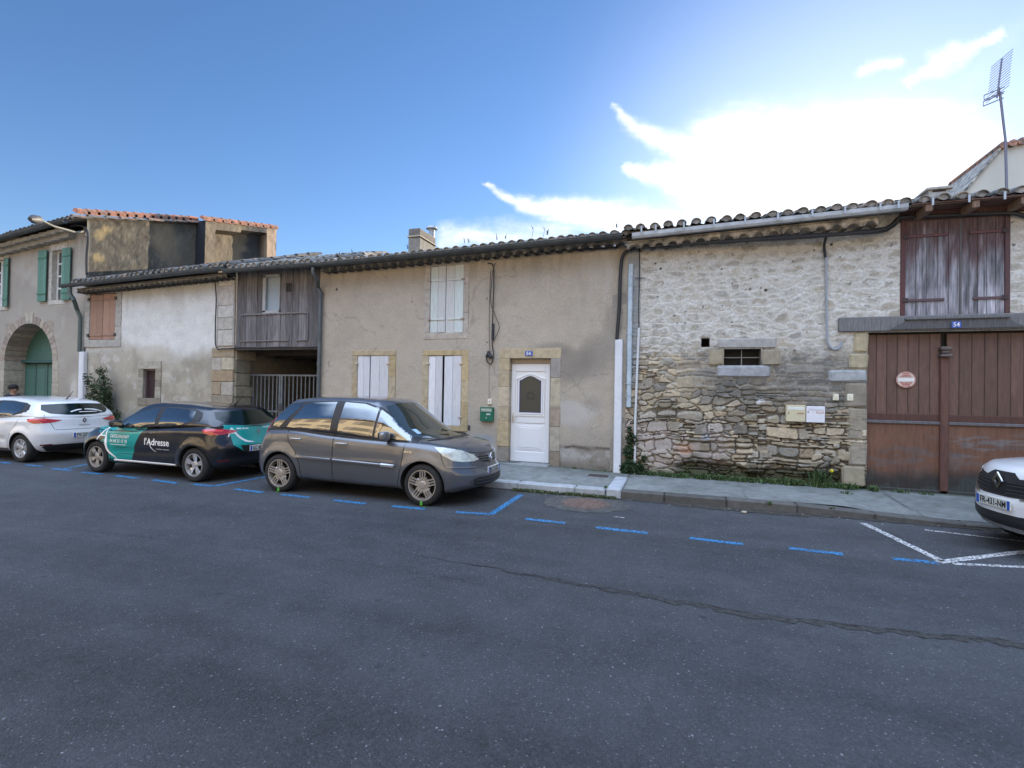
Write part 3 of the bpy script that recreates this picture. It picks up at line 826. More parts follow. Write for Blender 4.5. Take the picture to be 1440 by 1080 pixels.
for b in ((d0,d0+fw_,dz0,dz1),(d1-fw_,d1,dz0,dz1),(d0+fw_,d1-fw_,dz1-.16,dz1),(d0+fw_,d1-fw_,dz0,dz0+.22)):
    dd.box(b[0],b[1],yd-.0,yd+.03,b[2],b[3],(.76,.76,.77),.006)
zm = dz0+(dz1-dz0)*.46
dd.box(d0+fw_,d1-fw_,yd+.004,yd+.03,zm-.14,zm+.02,(.75,.75,.76),.01)
# lower raised panel
pz0, pz1 = dz0+.24, zm-.17; px0, px1 = d0+fw_+.03, d1-fw_-.03
for k_, ins in enumerate((0,.03,.07)):
    dd.box(px0+ins,px1-ins,yd+.012-.008*k_,yd+.03,pz0+ins,pz1-ins,(.76,.76,.77),.006)
# arched moulding round the glass
gx0, gx1 = d0+fw_+.09, d1-fw_-.09; gz0, gz1 = zm+.09, dz1-.36
def arch(x0,x1,z0,z1,r,n=14,bulge=.10):
    xm = (x0+x1)/2; pts = [(x0-r,z0-r),(x1+r,z0-r),(x1+r,z1)]
    for i in range(n+1):
        t = i/n; x = x1+r-(x1-x0+2*r)*t; s = math.sin(math.pi*t); pts.append((x, z1+r*.6+bulge*s**1.6))
    pts.append((x0-r,z1)); return pts
def ring(mb, a, b, y0, y1, col):
    n = len(a); v = [(x,y0,z) for x,z in a]+[(x,y0,z) for x,z in b]+[(x,y1,z) for x,z in a]+[(x,y1,z) for x,z in b]; f = []
    for i in range(n):
        j = (i+1)%n; f += [(i,j,n+j,n+i),(i,2*n+i,2*n+j,j),(n+i,n+j,3*n+j,3*n+i)]
    mb.add(v, f, col)
ring(dd, arch(gx0,gx1,gz0,gz1,.075), arch(gx0,gx1,gz0,gz1,.05), yd-.012, yd+.03, (.78,.78,.78))
ring(dd, arch(gx0,gx1,gz0,gz1,.03), arch(gx0,gx1,gz0,gz1,.0), yd-.006, yd+.03, (.76,.76,.77))
dd.box(d0-.03,d1+.03,yd+.0,yd+.05,dz1+.002,W(745,504)[1],(.33,.27,.22),.004)     # brown transom board
dob = P(e56, dd.build('door', M_plain)); dob.data.materials.clear(); dob.data.materials.append(mat('door_pvc', attr=True, rough=.35))
gg = MB(); a = arch(gx0,gx1,gz0,gz1,0); gg.prism(a, yd+.008, yd+.018, (.1,.1,.09))
go = gg.build('door_window', mat('bronze_glass', (.075,.07,.055), rough=.25, spec=.25)); go.parent = dob
gg = MB(); ring(gg, arch(gx0,gx1,gz0,gz1,0), arch(gx0,gx1,gz0,gz1,-.02), yd+.0, yd+.012, (.05,.06,.14))
cx, cz = (gx0+gx1)/2, (gz0+gz1)/2+.02
for k_ in range(4):
    for s in (-1,1):
        a0 = math.pi/2*k_; v = [(cx+(.085*math.cos(a0+s*t)), yd+.006, cz+.085*math.sin(a0+s*t)) for t in np.linspace(.15,.62,6)]
        gg.tube(v, .008, 5, (.03,.03,.05))
for k_ in range(4):
    a0 = math.pi/2*k_+math.pi/4; gg.tube([(cx+.045*math.cos(a0),yd+.006,cz+.045*math.sin(a0)),(cx+.075*math.cos(a0),yd+.006,cz+.075*math.sin(a0))],.008,5,(.03,.03,.05))
gg.build('glass_border', M_plain).parent = dob
hh = MB(); hz = zm-.03
hh.box(d0+.035,d0+.075,yd-.02,yd,hz-.11,hz+.11,(.62,.58,.5),.006); hh.tube([(d0+.055,yd-.02,hz+.03),(d0+.055,yd-.05,hz+.03),(d0+.16,yd-.055,hz+.03)],.010,8,(.6,.52,.4)); hh.tube([(d0+.055,yd-.03,hz-.06),(d0+.055,yd-.015,hz-.06)],.012,8,(.4,.28,.15))
hh.build('handle', M_plain).parent = dob
def number_plate(px0,py0,px1,py1,txt,label,y,par=None):
    x0,x1,z0,z1 = px_box(px0,py0,px1,py1,y)
    e = empty('house_number_plate', ((x0+x1)/2,y,(z0+z1)/2), 0, label, 'number plate'); hw, hz_ = (x1-x0)/2, (z1-z0)/2
    m = MB(); m.box(-hw,hw,-.008,.0,-hz_,hz_,(.03,.10,.42),.004); m.build('plate', mat('blue_enamel', attr=True, rough=.3), e)
    text_on('lettering', txt, hz_*1.9, hw*1.35, (0,-.008,0), (1,0,0), (0,0,1), M_text_w, e, .0015, bold=.001)
number_plate(738.5,493.5,749,500.5,'56','small blue enamel house number 56 on the lintel over the white front door',-.024)

# eave, gutter, tiles
def linez(p, q, y):
    a = W(*p, y); b = W(*q, y); return lambda x: a[1]+(b[1]-a[1])*(x-a[0])/(b[0]-a[0])
gz = linez((450,371),(868,330.5),-.45)
rf = MB(); tiles(rf, XD0+.05, XD1-.02, -.42, 0, R(15), 2.6, zfn=lambda x: gz(x)+.0, seed=5, pitch=.212)
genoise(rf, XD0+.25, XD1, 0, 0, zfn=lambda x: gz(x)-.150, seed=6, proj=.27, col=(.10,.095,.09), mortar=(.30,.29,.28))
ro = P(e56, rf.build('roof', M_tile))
gm = MB(); half_gutter(gm, [(x,-.47,gz(x)-.005) for x in np.linspace(XD0+.3, XD1-.08, 12)], .08)
P(e56, gm.build('gutter', M_zinc))
dp = MB(); gx = W(441,375,-.45)[0]
tx = W(452.5,480)[0]
dp.tube([(gx,-.47,gz(gx)-.08),(gx,-.47,gz(gx)-.2),(gx+.04,-.36,gz(gx)-.33),(tx-.06,-.12,gz(gx)-.47),(tx,-.08,gz(gx)-.62),(tx,-.08,2.4),(tx-.01,-.08,.2)], .048, 10)
for z in (4.1,2.35,1.5): dp.tube([(tx,-.08,z-.03),(tx,-.08,z+.03)], .058, 10)
P(e56, dp.build('downpipe', mat('grey_downpipe', (.10,.115,.125), rough=.5, metal=.3, nscale=4, namp=.25), smooth=True))
# chimney behind the ridge
cy = 3.0; x0 = W(574,340,cy)[0]; x1 = W(590,340,cy)[0]; zt = W(582,321,cy)[1]
y1 = cy+.3
for k_ in range(40):
    # depth at which the right-hand corner reaches px 612
    d = Vector((x1, y1, zt))-Vector((0,-DIST,CH)); u_ = 720+FPX*d.dot(rt)/d.dot(fw)
    if u_ > 612: break
    y1 += .05
cm = MB(); cm.box(x0,x1,cy,y1,3.5,zt-.28,(.24,.22,.19),.02); cm.box(x0-.03,x1+.03,cy-.03,y1+.03,zt-.27,zt-.22,(.46,.40,.30),.01); cm.box(x0,x1,cy,y1,zt-.215,zt,(.17,.15,.13),.02)
ch = cm.build('chimney', M_concrete); ch.parent = ro
cw = MB(); xc, yc = x1-.12, cy+1.0; cw.tube([(xc,yc,zt-.05),(xc,yc,zt+.28)],.09,12); cw.lathe([(.19,zt+.28),(.15,zt+.36),(.02,zt+.38)],20,'z',(xc,yc,0)); cw.lathe([(.19,zt+.28),(.02,zt+.29)],20,'z',(xc,yc,0))
cwo = cw.build('cowl', M_zinclight, smooth=True); cwo.parent = ro

# mailbox, bell, vents on the house
def wall_box(name, label, cat, px0,py0,px1,py1, col, depth=.1, y=-.01, parts=None, group=None, rough=.5):
    x0,x1,z0,z1 = px_box(px0,py0,px1,py1,y)
    e = empty(name, ((x0+x1)/2,y,(z0+z1)/2), 0, label, cat, group); hw, hz_ = (x1-x0)/2, (z1-z0)/2
    m = MB(); m.box(-hw,hw,-depth,0.02,-hz_,hz_,col,.006); m.build('case', mat(name+'_paint', attr=True, rough=rough, nscale=9, namp=.06), e)
    if parts: parts(e, hw, hz_, -depth)
    return e
def green_box(e, hw, hz_, y):
    m = MB(); m.box(-hw*.82,hw*.82,y-.008,y,hz_*.35,hz_*.82,(.30,.36,.30),.003); m.build('letter_flap', M_plain, e)
    text_on('lettering', 'COURRIER', .04, hw*1.35, (0,y-.009,hz_*.60), (1,0,0), (0,0,1), mat('pale_yellow', (.75,.72,.55)), e, .001)
    m = MB(); m.box(.0,hw*.62,y-.005,y,-hz_*.12,hz_*.10,(.5,.55,.5),.002); m.build('name_label', M_plain, e)
    m = MB(); m.box(-hw*.1,hw*.1,y-.006,y,-hz_*.62,-hz_*.45,(.4,.5,.4),.002); m.build('lock', M_plain, e)
wall_box('mailbox','green metal mailbox on the beige wall just left of the white front door','mailbox',677,572.5,695,592,(.01,.13,.075),.09,parts=green_box)
def bell(e, hw, hz_, y):
    m = MB(); m.box(-hw*.35,hw*.35,y-.006,y,-hz_*.4,hz_*.3,(.5,.48,.42),.004); m.build('push_button', M_plain, e)
wall_box('doorbell','small cream doorbell above the green mailbox','doorbell',686.5,561,692,568.5,(.72,.68,.56),.04,parts=bell)
wall_box('vent_plate','tiny dark vent in the beige wall low down beside the right-hand shuttered window','vent',658,598,661,604.5,(.05,.05,.05),.02)

# ------------------------------------------------------------------ stone barn (number 54)
XE0, XE1 = XD1, 8.6
eb = empty('stone_barn', (3,0,0), 0, 'old rubble stone barn with a big brown garage door and weathered loft doors', 'barn')
gar = (W(1220,600)[0]-.01, 5.62, .13, W(1330,466)[1])
hay = px_box(1266,306,1420,446); hay = (hay[0],hay[1],hay[2],W(1340,305)[1])
sw = px_box(1018,490.5,1070,514); hl = px_box(986,475.5,998,488)
from_attr = None
PAL = np.array([(.33,.30,.25),(.27,.255,.23),(.36,.32,.25),(.30,.30,.285),(.24,.23,.215),(.38,.345,.28),(.29,.265,.21),(.34,.29,.22)])
def voro(X, Z, cw, chh, seed, jx=.9):
    """irregular coursed stones: returns F1, F2-F1 (normalised), random id"""
    wx = X + (fbm(X,Z,3.2,4,seed+7)-.5)*.16; wz = Z + (fbm(X,Z,1.2,3,seed+8)-.5)*.16 + (fbm(X,Z,7,3,seed+9)-.5)*.035
    u = wx/cw; v = wz/chh
    iv = np.floor(v); best = np.full(X.shape, 9e9); sec = np.full(X.shape, 9e9); idn = np.zeros(X.shape)
    def h(a, b, k):
        n = (a.astype(np.int64)*73856093 ^ b.astype(np.int64)*19349663 ^ (seed*83492791+k*2654435)) & 0x7fffffff
        n = ((n ^ (n >> 13))*1274126177) & 0x7fffffff
        return ((n >> 8) & 0xffff)/65535.0
    for dv in (-2,-1,0,1,2):
        rv = iv+dv; off = h(rv, rv*0, 9)*3; iu = np.floor(u+off)
        for du in (-2,-1,0,1,2):
            cu = iu+du; px = cu+.5+(h(cu,rv,1)-.5)*jx-off; pz_ = rv+.5+(h(cu,rv,2)-.5)*.75
            sx = .75+.6*h(cu,rv,4)
            d = np.power(np.power(np.abs(u-px)/sx, 3.4)+np.power(np.abs(v-pz_)/(.7+.65*h(cu,rv,6)), 3.4), 1/3.4)
            nb = d < best; sec = np.where(nb, best, np.minimum(sec, d)); idn = np.where(nb, h(cu,rv,3), idn); best = np.where(nb, d, best)
    return best, sec-best, idn
_c = {}
def coursed(X, Z, cw, chh, seed):
    """random courses of flat stones: joint distance (about 0..0.7) and stone id"""
    def h(a, b, k):
        n = (a.astype(np.int64)*73856093 ^ b.astype(np.int64)*19349663 ^ (seed*83492791+k*2654435)) & 0x7fffffff
        n = ((n ^ (n >> 13))*1274126177) & 0x7fffffff
        return ((n >> 8) & 0xffff)/65535.0
    wx = X + (fbm(X,Z,4,3,seed+7)-.5)*.10; wz = Z + (fbm(X,Z,.9,3,seed+8)-.5)*.16 + (fbm(X,Z,5,3,seed+9)-.5)*.045
    v = wz/chh; v = v + .42*np.sin(v*1.9+1.3*np.sin(v*.71)); r = np.floor(v); f = v-r
    ls = cw*(.6+1.0*h(r, r*0, 1)); u = wx/ls + h(r, r*0, 2)*9
    k = np.floor(u)
    b0 = k+.7*(h(k,r,3)-.5); b1 = k+1+.7*(h(k+1,r,3)-.5)
    low = u < b0; k = np.where(low, k-1, k); hi = u >= b1; k = np.where(hi, k+1, k)
    b0 = k+.7*(h(k,r,3)-.5); b1 = k+1+.7*(h(k+1,r,3)-.5)
    split = h(k,r,4) < .28; half = (f > .5)&split
    f2 = np.where(split, (f*2)%1, f); hh = np.where(split, .5, 1.0)
    top = .22*h(k,r,5); bot = .22*h(k,r,6)
    tt = (u-b0)/(b1-b0)
    dv = np.minimum(f2-bot*(.4+.6*np.abs(tt-.4)*2), 1-f2-top*(.3+.7*np.abs(tt-.6)*2))*hh
    du = np.minimum(u-b0, b1-u)*ls/chh
    a = np.clip(du,0,.6); b = np.clip(dv*1.3,-.2,.6)
    ed = np.where((a<.35)&(b<.35), .35-np.sqrt((.35-a)**2+(.35-b)**2), np.minimum(a,b))
    return np.maximum(ed,0)*1.5, (h(k,r,7)+half*.37)%1
def stonefield(X, Z):
    k = (X.shape, float(X[0,0]), float(Z[0,-1]))
    if k in _c: return _c[k]
    bx, bz = W(985,610); 
    expo = (1-sst(1.35,2.3,Z+ .55*(fbm(X,Z,1.2,4,71)-.5)+.12*np.abs(X-1)))*1.0
    expo = np.maximum(expo, (1-sst(2.2,3.1,Z+.6*(fbm(X,Z,1.2,4,72)-.5)))*(1-sst(-.5,.4,X))*.75)
    e1,i1 = coursed(X,Z,.26,.125,3); e3,i3 = coursed(X+5,Z,.20,.075,4); _,e4,i4 = voro(X,Z,.24,.12,9)
    sel = fbm(X,Z,.9,3,74); e1 = np.where(sel>.56,e3,np.where(sel<.42,e4,e1)); i1 = np.where(sel>.56,i3,np.where(sel<.42,i4,i1))
    f2,e2,i2 = voro(X,Z,.30,.15,5)
    up = sst(2.2,2.9,Z+.4*(fbm(X,Z,1.5,3,73)-.5))
    ed = e1*(1-up)+e2*up; idn = np.where(up>.5, i2, i1)
    _c[k] = (expo, ed, idn, up); return _c[k]
def colE(X, Z):
    expo, ed, idn, up = stonefield(X, Z)
    ii = (idn*7.99).astype(int); C = PAL[ii]*(.62+.72*((idn*57.3)%1))[...,None]*1.12
    C = C*np.array((1.03,.96,.85))*(.85+.3*fbm(X,Z,14,4,81))[...,None]
    C = mixc(C, (.40,.34,.24), .25*sst(.55,.7,fbm(X,Z,4,4,82)))
    C = mixc(C, (.42,.40,.355), .58*up)
    # grey weather-darkened band above the exposed courses
    band = sst(1.35,1.75,Z+.3*(fbm(X,Z,1.6,4,83)-.5))*(1-sst(2.35,2.85,Z+.4*(fbm(X,Z,1.4,4,84)-.5)))*sst(-.1,.7,X)
    C = mixc(C, (.115,.113,.105), band*.85*(.6+.8*(fbm(X,Z,9,4,85)-.2)))
    # mortar
    mcol = np.ones(X.shape+(3,))*np.array((.54,.515,.46))
    mcol = mixc(mcol, (.44,.36,.25), (1-up)*.6*sst(.4,.6,fbm(X,Z,2,4,86)))
    mcol = mixc(mcol, (.36,.335,.29), band*.75)
    n = fbm(X,Z,9,5,87)
    wid = .10+.34*up*(.4+1.2*fbm(X,Z,2.5,5,88))
    mm = 1-sst(wid*.55, wid, ed+(n-.5)*.35)
    mm = np.maximum(mm*(.35+.65*np.maximum(up, .25)), mm*sst(.58,.7,fbm(X,Z,1.3,5,89)))
    mm = np.where(band>.3, mm*.75, mm)
    C = C*(1-mm[...,None])+mcol*mm[...,None]
    C = mixc(C, (.075,.06,.045), (1-sst(.0,.085,ed+(n-.5)*.10))*(1-up)*expo*.85)
    # wide smeared pointing on the upper wall
    C = mixc(C, (.56,.53,.47), .5*sst(.48,.62,fbm(X,Z,3.4,6,90))*up)
    C = mixc(C, (.62,.61,.575), .6*sst(.53,.62,fbm(X*1.3,Z*3,5,4,79))*up)
    # pinkish plaster left on the foot of the wall
    pk = (1-sst(1.0,1.35,Z))*(1-sst(.75,1.1,X+.4*(fbm(X,Z,2,4,91)-.5)))*sst(.36,.5,fbm(X,Z,2.6,5,92))
    C = mixc(C, (.40,.345,.31), pk*.85); C = mixc(C, (.50,.28,.19), .6*blob(X,Z,962,632,.22,.16,93,.6)); C = mixc(C, (.46,.22,.14), sst(.68,.74,fbm(X,Z,5,4,94))*(1-sst(.9,1.2,Z))*.5*(1-sst(.6,1.1,X)))
    C = mixc(C, (.55,.55,.55), .85*blob(X,Z,1069,564,.13,.10,95,.6)*sst(.4,.5,fbm(X,Z,12,3,96))); C = mixc(C,(.3,.33,.38), .7*blob(X,Z,992,614,.12,.12,97,.5))
    # brownish shadow painted into the wall foot, green moss at the ground
    foot_shade = (1-sst(.30,.62,Z+.30*(fbm(X,Z,2.4,5,98)-.5)))*sst(-.2,.2,X)
    C = mixc(C, (.045,.042,.032), foot_shade*.85); C = mixc(C, (.07,.09,.035), (1-sst(.2,.45,Z+.2*(fbm(X,Z,4,4,99)-.5)))*.6)
    # dark pits
    C = mixc(C, (.05,.04,.035), sst(.80,.83,fbm(X,Z,13,3,100))*.8)
    for px,py,r in ((922,370.5,.03),(929,378,.035),(932.5,398,.02),(1015,378.5,.025),(1056,391.5,.022),(1077,408,.04),(1012.5,411,.018),(1015.5,430,.018),(968,369.5,.02),(1169,344,.035),(1181,362,.02),(1145,352,.02)):
        cx,cz = W(px,py); C = mixc(C,(.03,.025,.02),1-sst(r*.5,r,np.hypot(X-cx,(Z-cz)*1.1)))
    # old cement strip at the joint with the house
    st = (1-sst(-.74,-.70,X+.03*(fbm(X,Z,4,3,101)-.5)))*sst(1.8,2.1,Z); C = mixc(C,(.30,.31,.31),st*.9)
    # patched render left of the loft door
    return C
def dispE(X, Z):
    expo, ed, idn, up = stonefield(X, Z)
    rise = sst(.0,.20,ed)
    d = rise*(.010+.046*expo) + ((idn*13.7)%1-.5)*.045*expo + (fbm(X,Z,10,4,111)-.5)*.022 + (fbm(X,Z,1,3,112)-.5)*.06
    d -= .022*expo
    foot = (1-sst(.34,.46,Z+.42*(fbm(X,Z,2.2,5,113)-.5)))*sst(-.3,.2,X); d -= .10*foot
    return d
ex = shell(XE0+.01, XE1, .01, 8.0, -.1, 4.85, (.3,.28,.24), .2)
holesE = [gar, hay, sw, hl]
P(eb, grid_wall('wall', XE0, XE1, -.05, 4.98, .0155, holesE, colE, dispE, M_stone, None, extra=ex))
# deep dark behind the small openings
vb = MB()
for h, d_ in ((hl,.35),(sw,.5)):
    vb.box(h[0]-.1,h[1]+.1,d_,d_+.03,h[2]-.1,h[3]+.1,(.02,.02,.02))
    for b in ((h[0]-.06,h[0],h[2],h[3]),(h[1],h[1]+.06,h[2],h[3]),(h[0]-.06,h[1]+.06,h[2]-.06,h[2]),(h[0]-.06,h[1]+.06,h[3],h[3]+.06)):
        vb.box(b[0],b[1],.005,d_,b[2],b[3],(.16,.15,.13))
P(eb, vb.build('opening_reveal', M_ashlar))
def S(px0,py0,px1,py1,col=None):
    b = px_box(px0,py0,px1,py1); return (*b, col) if col else b
sm = MB()
stones(sm, [S(1009,475,1092,490,(.42,.41,.39)), S(997,491.5,1017.5,513.5,(.36,.31,.22)), S(1071,491.5,1098,513.5,(.37,.32,.24)), S(1008,514.5,1082,530,(.30,.31,.32))], 0, SAND, .03, .012, .028, .3, 4)
wf = sm.build('window_frame', M_ashlar); P(eb, wf); wf.name = 'small_window'
bm_ = MB()
bm_.box(sw[0],sw[1],.12,.135,(sw[2]+sw[3])/2-.008,(sw[2]+sw[3])/2+.008,(.25,.24,.22)); xm=(sw[0]+sw[1])/2; bm_.box(xm-.008,xm+.008,.11,.12,sw[2],sw[3],(.25,.24,.22))
bb = bm_.build('window_bars', M_plain); bb.parent = wf; bb.matrix_parent_inverse = Matrix()
gl = MB(); gl.box(sw[0],sw[1],.3,.31,sw[2],sw[3]); gg = gl.build('pane', mat('dusty_glass',(.02,.02,.022),rough=.5,spec=.2)); gg.parent = wf
# quoins beside the garage door
sm = MB()
stones(sm, [S(1200,467.5,1220,496,(.40,.34,.22)), S(1193,497,1220,519,(.38,.33,.22)), S(1165,520,1219,537.5,(.33,.345,.35)), S(1188,538.5,1219,573,(.29,.255,.20)),
   S(1190,574,1218.5,619,(.28,.245,.19)), S(1193,620.5,1218,655,(.31,.27,.21)), S(1183,655.5,1216,684,(.33,.285,.20))], 0, SAND, .035, .012, .055, .3, 5)
P(eb, sm.build('quoin', M_ashlar))
# oak lintel beam and the ledge above it
lm = MB(); b = S(1178,443,1262,465.5)
lm.box(b[0], 6.0, -.07, .24, W(1300,465.5)[1], W(1300,444)[1], (.17,.168,.17), .015, .004)
P(eb, lm.build('lintel_beam', M_wood_old))
lg = MB(); lx0, lx1 = W(1250,455)[0], W(1437,455)[0]; z0_, z1_ = W(1340,461.5,-.1)[1], W(1340,447.5,-.1)[1]
lg.add([(lx0,-.10,z0_),(lx1,-.10,z0_),(lx1-.28,-.10,z1_),(lx0+.28,-.10,z1_),(lx0,.0,z0_),(lx1,.0,z0_),(lx1-.28,.0,z1_),(lx0+.28,.0,z1_)],[(0,1,2,3),(7,6,5,4),(0,4,5,1),(3,2,6,7),(0,3,7,4),(1,5,6,2)],(.10,.098,.10))
lg.box(lx0+.2,lx1-.2,-.13,-.06,z1_-.012,z1_+.02,(.14,.14,.145),.006)
P(eb, lg.build('ledge', M_wood_old))
number_plate(1338,452,1351.5,461,'54','small blue enamel house number 54 on the dark timber above the garage door',-.132)
# loft doors: weathered boards with remains of red paint
M_hay = mat('red_rest_wood', attr=True, rough=.85, nscale=5, namp=.45, bump=.005, bscale=26, stretch=(9,9,.7))
def loft_leaf(x0, x1, z0, z1, boards, seed, hs):
    r = random.Random(seed); V=[];F=[];C=[]; w=(x1-x0)/boards; k=0
    mb = MB()
    for i in range(boards):
        a,b = x0+i*w+.003, x0+(i+1)*w-.003; n=26; m=5; base = r.uniform(.8,1.15); yo = r.uniform(-.004,.004); vb_=len(mb.v); zb = z0+r.uniform(-.012,.01)
        vs=[];cs=[]
        for q in range(n+1):
            for p_ in range(m+1):
                x=a+(b-a)*p_/m; z=zb+(z1-zb)*q/n
                t=(z-z0)/(z1-z0); f=float(fbm(np.array(x*11),np.array(z*1.3),1,4,seed)); g_=float(fbm(np.array(x*30),np.array(z*2),1,4,seed+5))
                red=np.clip((t-.52+.9*(f-.5)+ (.12 if abs(x-(x0 if hs<0 else x1))<.1 else 0))*4,0,1)*.75
                grey=np.array((.23,.225,.245))*max(.25,(-.15+2.3*g_))*base
                if (t<.30): grey=grey*(1.25)
                c=grey*(1-red)+np.array((.085,.032,.028))*red
                vs.append((x,yo,z)); cs.append(tuple(c))
        fs=[(q*(m+1)+p_,q*(m+1)+p_+1,(q+1)*(m+1)+p_+1,(q+1)*(m+1)+p_) for q in range(n) for p_ in range(m)]
        o_=len(mb.v); mb.v+=vs; mb.c+=cs; mb.f+=[tuple(j+o_ for j in f_) for f_ in fs]; mb.m+=[0]*len(fs)
        mb.box(a,b,yo+.001,yo+.03,zb,z1,(.08,.07,.07))
    o = mb.build('loft_door', M_hay, recalc=False)
    for z,cc,l in ((z0+.30,(.10,.06,.07),.72),(z1-.27,(.12,.05,.055),.80)):
        xa,xb = (x0,x0+(x1-x0)*l) if hs<0 else (x1-(x1-x0)*l,x1)
        bars = MB(); bars.box(xa,xb,-.022,-.005,z-.025,z+.02,cc,.004)
        hx = xa if hs<0 else xb; bars.box(hx-.04,hx+.04,-.03,-.004,z-.04,z+.04,(.05,.03,.03),.006); h_=bars.build('strap_hinge', M_plain); h_.parent=o
    return o
xm = W(1350,380)[0]
for o in (loft_leaf(hay[0]+.07,xm-.004,hay[2]+.01,hay[3]-.02,5,131,-1), loft_leaf(xm+.004,hay[1]-.07,hay[2]+.01,hay[3]-.02,5,137,1)): P(eb, o)
hf = MB(); hf.box(hay[0],hay[0]+.07,-.02,.14,hay[2],hay[3],(.09,.03,.03),.006); hf.box(hay[1]-.07,hay[1],-.02,.14,hay[2],hay[3],(.085,.04,.04),.006)
hf.box(hay[0]-.05,hay[1]+.05,-.012,.3,hay[3]-.035,hay[3]+.12,(.07,.035,.03)); hf.box(hay[0]+.07,hay[1]-.07,.05,.10,hay[2],hay[3],(.01,.01,.01)); hf.box(xm-.012,xm+.02,-.012,.03,hay[2]+.01,hay[3]-.02,(.10,.09,.09),.004)  # wide top board added to block light leaking in above the leaves
P(eb, hf.build('loft_door_frame', M_plain))
# garage doors
M_gdoor = mat('brown_door_paint', attr=True, rough=.6, nscale=5, namp=.22, stretch=(5,5,.8), bump=.002, bscale=30)
yg = .10; pxm = W(1331,580)[0]
zr = W(1290,594)[1]; BR = (.165,.078,.047)
def gleaf(x0,x1,seed):
    r=random.Random(seed); mb=MB(); n=7; w=(x1-x0)/n; zt=gar[3]-.03
    for i in range(n):
        t=r.uniform(.85,1.15); mb.box(x0+i*w+.004,x0+(i+1)*w-.004,yg+r.uniform(0,.006),yg+.05,zr-.01,zt,tuple(q*t for q in (.125,.070,.052)),.006)
    mb.box(x0,x1,yg+.01,yg+.06,gar[2]+.06,zt,(.04,.02,.015))
    n=9; 
    # lower panel with flaking paint, fine grid for the stains
    xs=np.linspace(x0+.002,x1-.002,60); zs=np.linspace(gar[2]+.05,zr-.03,50); X,Z=np.meshgrid(xs,zs,indexing='ij')
    C=np.ones(X.shape+(3,))*np.array(BR)*(.8+.4*fbm(X,Z,3,5,seed))[...,None]
    C=mixc(C,(.17,.15,.145),sst(.55,.63,fbm(X*.8,Z*5,2.5,6,seed+1))*sst(.62,.8,Z)*(1-sst(1.05,1.25,Z))*sst(4.2,4.6,X)*.8)
    C=mixc(C,(.13,.10,.09),sst(.60,.66,fbm(X*.8,Z*5,2.5,6,seed+2))*(1-sst(1.0,1.2,Z))*.6)
    C=mixc(C,(.028,.028,.026),(1-sst(.32,.62,Z+.25*(fbm(X*2,Z,2,5,seed+3)-.5)))*.92)
    C=mixc(C,(.06,.075,.07),sst(.5,.65,fbm(X,Z,6,5,seed+4))*(1-sst(.3,.6,Z))*.6)
    I=np.arange(X.size).reshape(X.shape); fs=np.stack([I[:-1,:-1].ravel(),I[1:,:-1].ravel(),I[1:,1:].ravel(),I[:-1,1:].ravel()],1)
    o_=len(mb.v); mb.v+=[(a,yg,c) for a,c in zip(X.ravel(),Z.ravel())]; mb.c+=[tuple(c) for c in C.reshape(-1,3)]; mb.f+=[tuple(int(j)+o_ for j in f_) for f_ in fs]; mb.m+=[0]*len(fs)
    mb.box(x0,x1-.0,yg-.03,yg+.01,zr-.035,zr+.02,(.13,.12,.125),.008); mb.box(x0,x1,yg-.008,yg+.02,zr+.02,zr+.14,(.085,.036,.027),.006)
    mb.box(x0,x1,yg-.025,yg+.02,gar[2]-.02,gar[2]+.05,(.05,.05,.045),.008)
    return mb.build('garage_door', M_gdoor, recalc=False)
g1=gleaf(gar[0]+.01,pxm-.04,151); g2=gleaf(pxm+.04,gar[1],157)
P(eb,g1); P(eb,g2)
pm=MB(); pm.box(pxm-.06,pxm+.06,yg-.05,yg+.02,gar[2]+.04,W(1331,497)[1],(.12,.055,.042),.012)
zt=W(1331,497)[1]
pm.box(pxm-.085,pxm+.085,yg-.12,yg+.02,zt-.06,zt-.01,(.13,.10,.095),.012); pm.box(pxm-.06,pxm+.06,yg-.09,yg+.02,zt,zt+.06,(.11,.085,.08),.015); pm.box(pxm-.08,pxm+.08,yg-.11,yg+.02,zt+.06,zt+.12,(.13,.10,.09),.012)
P(eb, pm.build('cover_strip', M_gdoor))
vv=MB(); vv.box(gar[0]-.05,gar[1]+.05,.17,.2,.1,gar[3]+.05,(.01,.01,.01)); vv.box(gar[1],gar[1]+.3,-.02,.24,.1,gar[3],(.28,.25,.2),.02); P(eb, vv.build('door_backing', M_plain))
# round no-parking disc
c_ = W(1273.5,534,yg-.01); rr=(W(1287.5,534,yg)[0]-W(1260,534,yg)[0])/2
e=empty('no_parking_sign',(c_[0],yg-.02,c_[1]),0,'round faded red and white no parking disc on the brown garage door','sign')
m=MB(); m.lathe([(rr,0),(rr,-.006),(.001,-.007)],48,'y',col=(.62,.50,.44)); m.lathe([(rr,0),(.001,.002)],48,'y',col=(.5,.4,.36)); m.build('disc',M_plain,e,True,30)
m=MB()
def segd(r0, r1, a0, a1, col, y):
    n=16; v=[]; 
    for i in range(n+1):
        a=a0+(a1-a0)*i/n; v+=[(r0*math.cos(a),y,r0*math.sin(a)),(r1*math.cos(a),y,r1*math.sin(a))]
    m.add(v,[(2*i,2*i+1,2*i+3,2*i+2) for i in range(n)],col)
RD=(.42,.10,.075)
for z0_,z1_ in ((.30,.62),(-.62,-.30)):
    n=10; v=[]
    for i in range(n+1):
        z=rr*(z0_+(z1_-z0_)*i/n); x=math.sqrt(max(0,(rr*.70)**2-z*z))
        v+=[(-x,-.0085,z),(x,-.0085,z)]
    m.add(v,[(2*i,2*i+1,2*i+3,2*i+2) for i in range(n)],RD)
